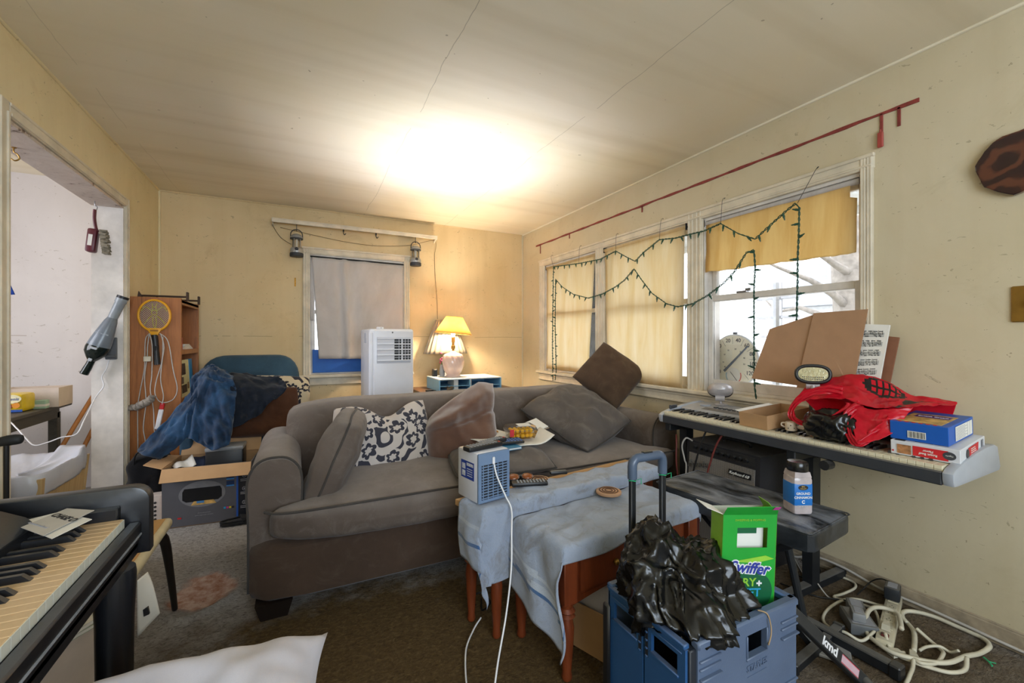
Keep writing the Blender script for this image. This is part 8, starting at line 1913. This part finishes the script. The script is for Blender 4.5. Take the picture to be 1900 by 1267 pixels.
mb = MB(); pth = [(0.990, hy, 0.715), (0.990, hy, 0.755)] + [(0.990 + 0.022 * (1 - math.cos(a)), hy, 0.755 + 0.026 * math.sin(a)) for a in [PI / 2 * i / 5 for i in range(1, 6)]] + [(1.126 - 0.022 * (1 - math.cos(a)), hy, 0.755 + 0.026 * math.sin(a)) for a in [PI / 2 * i / 5 for i in range(5, 0, -1)]] + [(1.126, hy, 0.755), (1.126, hy, 0.715)]
mb.tube(pth, 0.0155, 14, flat=1.0); mb.build('handle_grip', mat('grey_handle_plastic', '#4c5a70', 0.3), cr, smooth='auto', world=True)
BX('handle_button', M_dark, 1.035, 1.075, hy - 0.008, hy + 0.008, 0.792, 0.799, bev=0.002)
for x in (0.990, 1.126):
    mb = MB(); mb.tube([(x + 0.0125 * math.cos(a) * 1.05, hy + 0.0105 * math.sin(a), 0.71 + 0.002 * math.sin(a * 2)) for a in [2 * PI * i / 14 for i in range(14)]], 0.0016, 5, closed=True)
    mb.tube([(x + 0.012, hy - 0.010, 0.712), (x + 0.022, hy - 0.018, 0.718), (x + 0.02, hy - 0.02, 0.70)], 0.0014, 5); mb.build('green_tie', mat('green_twist_tie', '#2fae78', 0.5), cr, world=True)
BX('side_support', M_cr, 0.97, 1.146, cy1 + 0.001, hy - 0.009, 0.06, 0.40, bev=0.004)
# bin bag in the crate
bg_ = thing('black_bin_bag', 'glossy crumpled black bin bag bulging out of the blue crate', 'bag', (1.01, 0.905, 0.035))
bmb = MB(); bm_ = bmb.bm
bmesh.ops.create_icosphere(bm_, subdivisions=6, radius=1.0)
for v in bm_.verts:
    d = v.co.copy(); up = d.z
    p = Vector((d.x * 0.172, d.y * 0.145, 0.385 + d.z * 0.15))
    if up > 0: p.z += 0.05 * max(0, 1 - ((d.x + 0.35) / 0.55) ** 2) * up * max(0, 0.4 + d.y); p.y += 0.03 * up
    else: p.x *= 0.86; p.y *= 0.86; p.z = 0.385 + d.z * 0.32
    th = math.atan2(d.y, d.x)
    q = Vector((d.x * 1.5, d.y * 1.5, d.z * 0.7))
    w1 = noise.noise(q * 0.9 + Vector((1.5, 4, 2)))
    cr_ = lambda w_, k_=3.2: max(0.0, 1 - abs(w_) * k_) ** 2
    w2 = noise.noise(Vector((d.x * 2.6 + w1, d.y * 2.6, d.z * 1.1 + 7))); w3 = noise.noise(Vector((d.x * 5.5 + w2 * 0.6, d.y * 5.5, d.z * 2.2 + w1 * 2)))
    w4 = noise.noise(Vector((d.x * 11 + w3, d.y * 11 + w2, d.z * 5)))
    a = (0.042 * w1 + 0.030 * cr_(w1, 2.8) + 0.022 * cr_(w2) + 0.009 * cr_(w3, 3.5) + 0.003 * cr_(w4, 3.5) + 0.014 * w2) * (1.0 if up > -0.2 else 0.3)
    p += d * (a - 0.012)
    # the skirt folds over the front and side rim
    if -0.4 < up < 0.25 and d.y < -0.1: k = 1 - abs(up + 0.08) / 0.33; p.y -= 0.055 * k * -d.y; p.z = max(p.z, 0.36)
    v.co = p
me_o = bmb.build('bag_skin', M_blkbag, bg_, smooth=True)
# floor-mop carton
sw = thing('mop_refill_carton', 'green and white dry and wet mop carton standing open in the blue crate', 'box', (1.20, 0.845, 0.348), rot=(0.03, 0.02, -0.40))
M_gr1 = mat('bright_green_carton', '#1f9c34', 0.4, var=0.06); M_gr2 = mat('dark_green_print', '#0f5c38', 0.45); M_lime2 = mat('lime_print', '#8fc63c', 0.45)
w2, d2, h2 = 0.083, 0.032, 0.315
mb = MB(); wl, wr_, wb, wt = -0.038, 0.055, 0.215, 0.275
for q in ((-w2, wl, 0.0, h2), (wr_, w2, 0.0, h2), (wl, wr_, 0.0, wb), (wl, wr_, wt, h2)): mb.box(q[0], q[1], -d2, -d2 + 0.0015, q[2], q[3])
mb.build('front_panel', M_gr1, sw)
for nm, q in (('side_panel', (-w2, -w2 + 0.0015, -d2, d2)), ('side_panel', (w2 - 0.0015, w2, -d2, d2)), ('back_panel', (-w2, w2, d2 - 0.0015, d2))):
    mb = MB(); mb.box(q[0], q[1], q[2], q[3], 0, h2); mb.build(nm, M_paper if nm == 'back_panel' else M_lime2, sw)
mb = MB(); mb.panel([(-w2 - 0.0, -d2, h2), (w2, -d2, h2), (w2 - 0.022, -d2 - 0.035, h2 + 0.038), (-w2 - 0.006, -d2 - 0.03, h2 + 0.034)], 0.0012); mb.build('top_flap', M_gr1, sw)
mb = MB(); mb.panel([(-w2, -d2, h2), (-w2, d2, h2), (-w2 - 0.05, d2, h2 + 0.02), (-w2 - 0.05, -d2, h2 + 0.02)], 0.0012); mb.build('side_flap', M_paper, sw)
mb = MB(); mb.panel([(w2, -d2, h2), (w2, d2, h2), (w2 - 0.03, d2 * 0.4, h2 + 0.035), (w2 - 0.03, -d2, h2 + 0.035)], 0.0012); mb.build('side_flap', M_lime2, sw)
mb = MB(); mb.box(wl, wr_, -d2 + 0.02, -d2 + 0.0215, wb - 0.02, wt + 0.02); mb.build('inner_card', M_paper, sw)
mb = MB(); mb.box(wl, 0.032, -d2 + 0.017, -d2 + 0.0195, wb + 0.035, wt + 0.02); mb.build('inner_label', M_gr2, sw)
fs = frame((0, -d2 - 0.0006, 0), (1, 0, 0), (0, 0, 1))
mb = MB(); mb.lathe([(0.062, 0), (0.062, 0.0008)], 36, fs @ T(0.012, 0.085, 0)); mb.build('round_print', M_gr2, sw)
mb = MB(); mb.prism([(-0.05, 0.175), (0.05, 0.192), (0.076, 0.182), (0.02, 0.17)], 0, 0.001, m=fs); mb.build('swoosh_print', M_lime2, sw)
text('lettering', 'Swiffer', 0.046, M_white, sw, fs @ T(0.0, 0.155, 0.0008) @ RZ(-0.10), off=0.0042, shear=0.25, sx=0.95); text('lettering', 'Swiffer', 0.046, mat('purple_blue_print', '#2c3a98', 0.45), sw, fs @ T(0.0, 0.155, 0.0018) @ RZ(-0.10), off=0.0010, shear=0.25, sx=0.95)
text('lettering', 'DRY', 0.034, M_lime2, sw, fs @ T(-0.010, 0.112, 0.0014), off=0.0007); text('lettering', '+', 0.03, M_white, sw, fs @ T(0.033, 0.108, 0.0014), off=0.0012); text('lettering', 'WET', 0.034, mat('sky_print', '#2f9fd0', 0.45), sw, fs @ T(0.002, 0.081, 0.0014), off=0.0007)
text('lettering', 'SWEEPING & MOPPING', 0.009, M_lime2, sw, fs @ T(0, 0.298, 0.0008))
mb = MB(); mb.box(0.05, 0.068, -0.008, 0.008, 0, 0.0008, m=frame((0, -d2 - 0.03, h2 + 0.03), (1, 0, 0), (0, -0.65, 0.75))); mb.build('colour_spot', mat('magenta_print', '#c84a9c', 0.5), sw)
t_ = thing('white_roll', 'crumpled white paper tucked at the right end of the blue crate', 'paper', (1.265, 0.79, 0.36))
mb = softbox(-0.014, 0.014, -0.03, 0.03, -0.05, 0.035, 8, 3, lambda q, d: q + Vector((0.004 * fbm(q, 40, 2), 0.006 * fbm(q + Vector((1, 0, 0)), 40, 2), 0.005 * fbm(q, 30, 2)))); mb.build('paper', M_paper, t_, smooth=True)
cord('tie_string', [(1.165, 0.735, 0.33), (1.172, 0.732, 0.36), (1.17, 0.733, 0.39), (1.155, 0.734, 0.421), (1.14, 0.75, 0.425)], 0.002, mat('dirty_string', '#a58a6a', 0.8), 'short dirty string tied through the hand hole of the crate', 'string')

# ================================================================ power strip, plugs and cords on the carpet
ps_ = thing('power_strip', 'cream power strip with plugs lying on the carpet along the baseboard', 'power strip', (2.19, 0.873, 0.0), 0.30)
M_cre = mat('cream_plastic_strip', '#c9c0a6', 0.45, var=0.08, dust=0.3)
mb = MB(); mb.box(-0.21, 0.20, -0.026, 0.026, 0, 0.035, 0.005, seg=2); mb.build('housing', M_cre, ps_, smooth='auto')
for k in range(5):
    x = -0.10 + 0.06 * k; mb = MB(); mb.box(x - 0.018, x + 0.018, -0.018, 0.018, 0.0345, 0.037, 0.002); so = mb.build('outlet', M_cre, ps_)
    for dx_, dy_, s_ in ((-0.006, 0.006, 0.003), (-0.006, -0.006, 0.003), (0.008, 0.0, 0.0035)): mb = MB(); mb.box(x + dx_ - s_, x + dx_ + s_, dy_ - 0.001, dy_ + 0.001, 0.0368, 0.0376); mb.build('slot', M_ink, so)
mb = MB(); mb.box(-0.19, -0.165, -0.012, 0.012, 0.034, 0.042, 0.003); mb.build('rocker_switch', mat('dark_red_switch', '#5a1c18', 0.4), ps_)
for lb, loc, rz, q, hx in (('black wall adapter plugged into the far end of the power strip', (2.345, 0.925, 0.037), 0.30, (-0.036, 0.036, -0.026, 0.026, 0, 0.055), '#24282e'), ('dusty grey transformer brick on the carpet beside the power strip', (2.05, 0.925, 0.0), 0.75, (-0.07, 0.06, -0.05, 0.045, 0, 0.045), '#5e6164'), ('smaller grey adapter lying on the transformer brick', (2.03, 0.915, 0.046), 0.6, (-0.035, 0.03, -0.022, 0.022, 0, 0.035), '#8b8d90'), ('dark grey adapter behind the transformer brick', (2.14, 0.97, 0.0), 0.6, (-0.04, 0.04, -0.03, 0.03, 0, 0.045), '#6a6c70')):
    t_ = thing('power_adapter', lb, 'adapter', loc, rz, 'adapters around the power strip'); mb = MB(); mb.box(*q, 0.006, seg=2); mb.build('case', mat('adapter_' + hx[1:], hx, 0.45, dust=0.5), t_, smooth='auto')
    mb = MB(); mb.box(q[0] + 0.012, q[1] - 0.012, q[2] + 0.010, q[3] - 0.010, q[5], q[5] + 0.0012); mb.build('rating_label', M_gp, t_)
for lb, loc, rz in (('cream plug in the near end socket of the power strip', (2.075, 0.838, 0.0375), 0.3), ('second cream plug lying just off the near end of the power strip', (1.99, 0.775, 0.0), -0.4), ('cream plug at the end of the wide cord loop near the strip', (2.03, 0.74, 0.0), 0.5)):
    t_ = thing('cord_plug', lb, 'plug', loc, rz, 'cream plugs by the power strip')
    mb = MB(); mb.hexa([(-0.022, -0.014, 0), (0.016, -0.010, 0), (0.016, 0.010, 0), (-0.022, 0.014, 0), (-0.022, -0.012, 0.024), (0.016, -0.008, 0.02), (0.016, 0.008, 0.02), (-0.022, 0.012, 0.024)]); mb.build('body', M_cordw, t_)
    mb = MB(); mb.rod((0.014, 0, 0.01), (0.034, 0, 0.008), 0.006, 8); mb.build('strain_relief', M_cordw, t_)
def fcord(label, pts, r, m, name='floor_cord', z=None, grp='cords on the carpet by the power strip'):
    P = [(min(p[0], 2.398), p[1], (r + 0.001) if len(p) < 3 else p[2]) for p in pts]; return cord(name, P, r, m, label, 'cord', grp)
fcord('cream cord doubling back from the baseboard beside the stand foot', [(2.38, 1.20), (2.395, 1.107), (2.349, 1.068), (2.241, 1.066), (2.18, 1.073), (2.179, 1.051), (2.222, 1.007)], 0.006, M_cordw)
fcord('cream cord circling the transformer brick', [(2.224, 0.83, 0.02), (2.264, 0.894, 0.03), (2.285, 0.953), (2.252, 1.014), (2.186, 1.04), (2.063, 1.036), (1.967, 1.01), (1.932, 0.97), (1.93, 0.911, 0.02), (1.954, 0.868), (2.02, 0.855, 0.03), (2.117, 0.877), (2.198, 0.927, 0.02), (2.227, 0.982), (2.222, 1.014)], 0.006, M_cordw)
fcord('thick cream cord sweeping the widest loop along the baseboard', [(2.10, 0.80, 0.05), (2.197, 0.849, 0.05), (2.2, 0.893, 0.05), (2.152, 0.917, 0.05), (2.074, 0.905, 0.045), (2.007, 0.873, 0.02), (1.972, 0.823, 0.02), (1.963, 0.775, 0.02), (1.989, 0.732, 0.02), (2.031, 0.687, 0.02), (2.089, 0.658, 0.02), (2.166, 0.643, 0.025), (2.265, 0.634), (2.352, 0.632), (2.39, 0.66), (2.395, 0.70), (2.395, 0.747), (2.394, 0.803), (2.37, 0.85), (2.328, 0.875), (2.272, 0.863), (2.20, 0.80), (2.05, 0.745, 0.015)], 0.0085, M_cordw)
fcord('cream cord in a short bight at the front of the tangle', [(2.021, 0.82, 0.045), (1.986, 0.784, 0.01), (1.99, 0.722, 0.01), (2.008, 0.684, 0.01), (2.043, 0.643, 0.01), (2.106, 0.626, 0.01), (2.154, 0.635, 0.03)], 0.007, M_cordw)
fcord('cream cord running out of the tangle towards the crate', [(2.194, 0.79, 0.03), (2.191, 0.746), (2.163, 0.706), (2.119, 0.687, 0.02), (2.037, 0.679, 0.02), (1.991, 0.703, 0.02), (1.99, 0.722, 0.02), (1.951, 0.713), (1.889, 0.70), (1.814, 0.68), (1.745, 0.62)], 0.0065, M_cordw)
fcord('short cream cord end inside the wide loop', [(2.09, 0.743), (2.139, 0.739), (2.17, 0.713, 0.015), (2.181, 0.687), (2.176, 0.663, 0.03)], 0.0055, M_cordw)
fcord('long white cord lying tight along the baseboard', [(2.395, 1.45), (2.396, 1.364), (2.397, 1.277, 0.05), (2.397, 1.142, 0.055), (2.397, 1.0, 0.03), (2.398, 0.908, 0.03), (2.398, 0.786, 0.03), (2.398, 0.558, 0.02), (2.398, 0.3, 0.02)], 0.006, M_lc)
fcord('thin grey wire trailing over the stand foot', [(2.39, 1.372), (2.259, 1.249), (2.18, 1.165, 0.05), (2.162, 1.093), (2.168, 1.06)], 0.003, M_lc)
fcord('black wire curled behind the stand foot', [(2.21, 1.273), (2.232, 1.226), (2.315, 1.211), (2.38, 1.237), (2.395, 1.291), (2.39, 1.33)], 0.0035, M_cordk)
fcord('thin black wire arching from the black wall adapter', [(2.30, 1.036), (2.35, 1.04, 0.01), (2.385, 1.02, 0.05), (2.385, 0.985, 0.08), (2.365, 0.945, 0.092)], 0.003, M_cordk)
fcord('black wire lying between the stand foot and the tangle', [(2.073, 1.25), (2.103, 1.139), (2.132, 1.093), (2.168, 1.05, 0.01), (2.25, 0.99)], 0.0035, M_cordk)
mb = MB(); mb.tube([(2.26, 0.622, 0.004), (2.244, 0.605, 0.006), (2.228, 0.592, 0.004)], 0.003, 5); mb.tube([(2.244, 0.605, 0.006), (2.250, 0.588, 0.008)], 0.002, 5)
tag(mb.build('green_tie_scrap', mat('green_twist_tie', '#2fae78'), None), 'small scrap of green tie lying on the carpet near the wall', 'scrap')
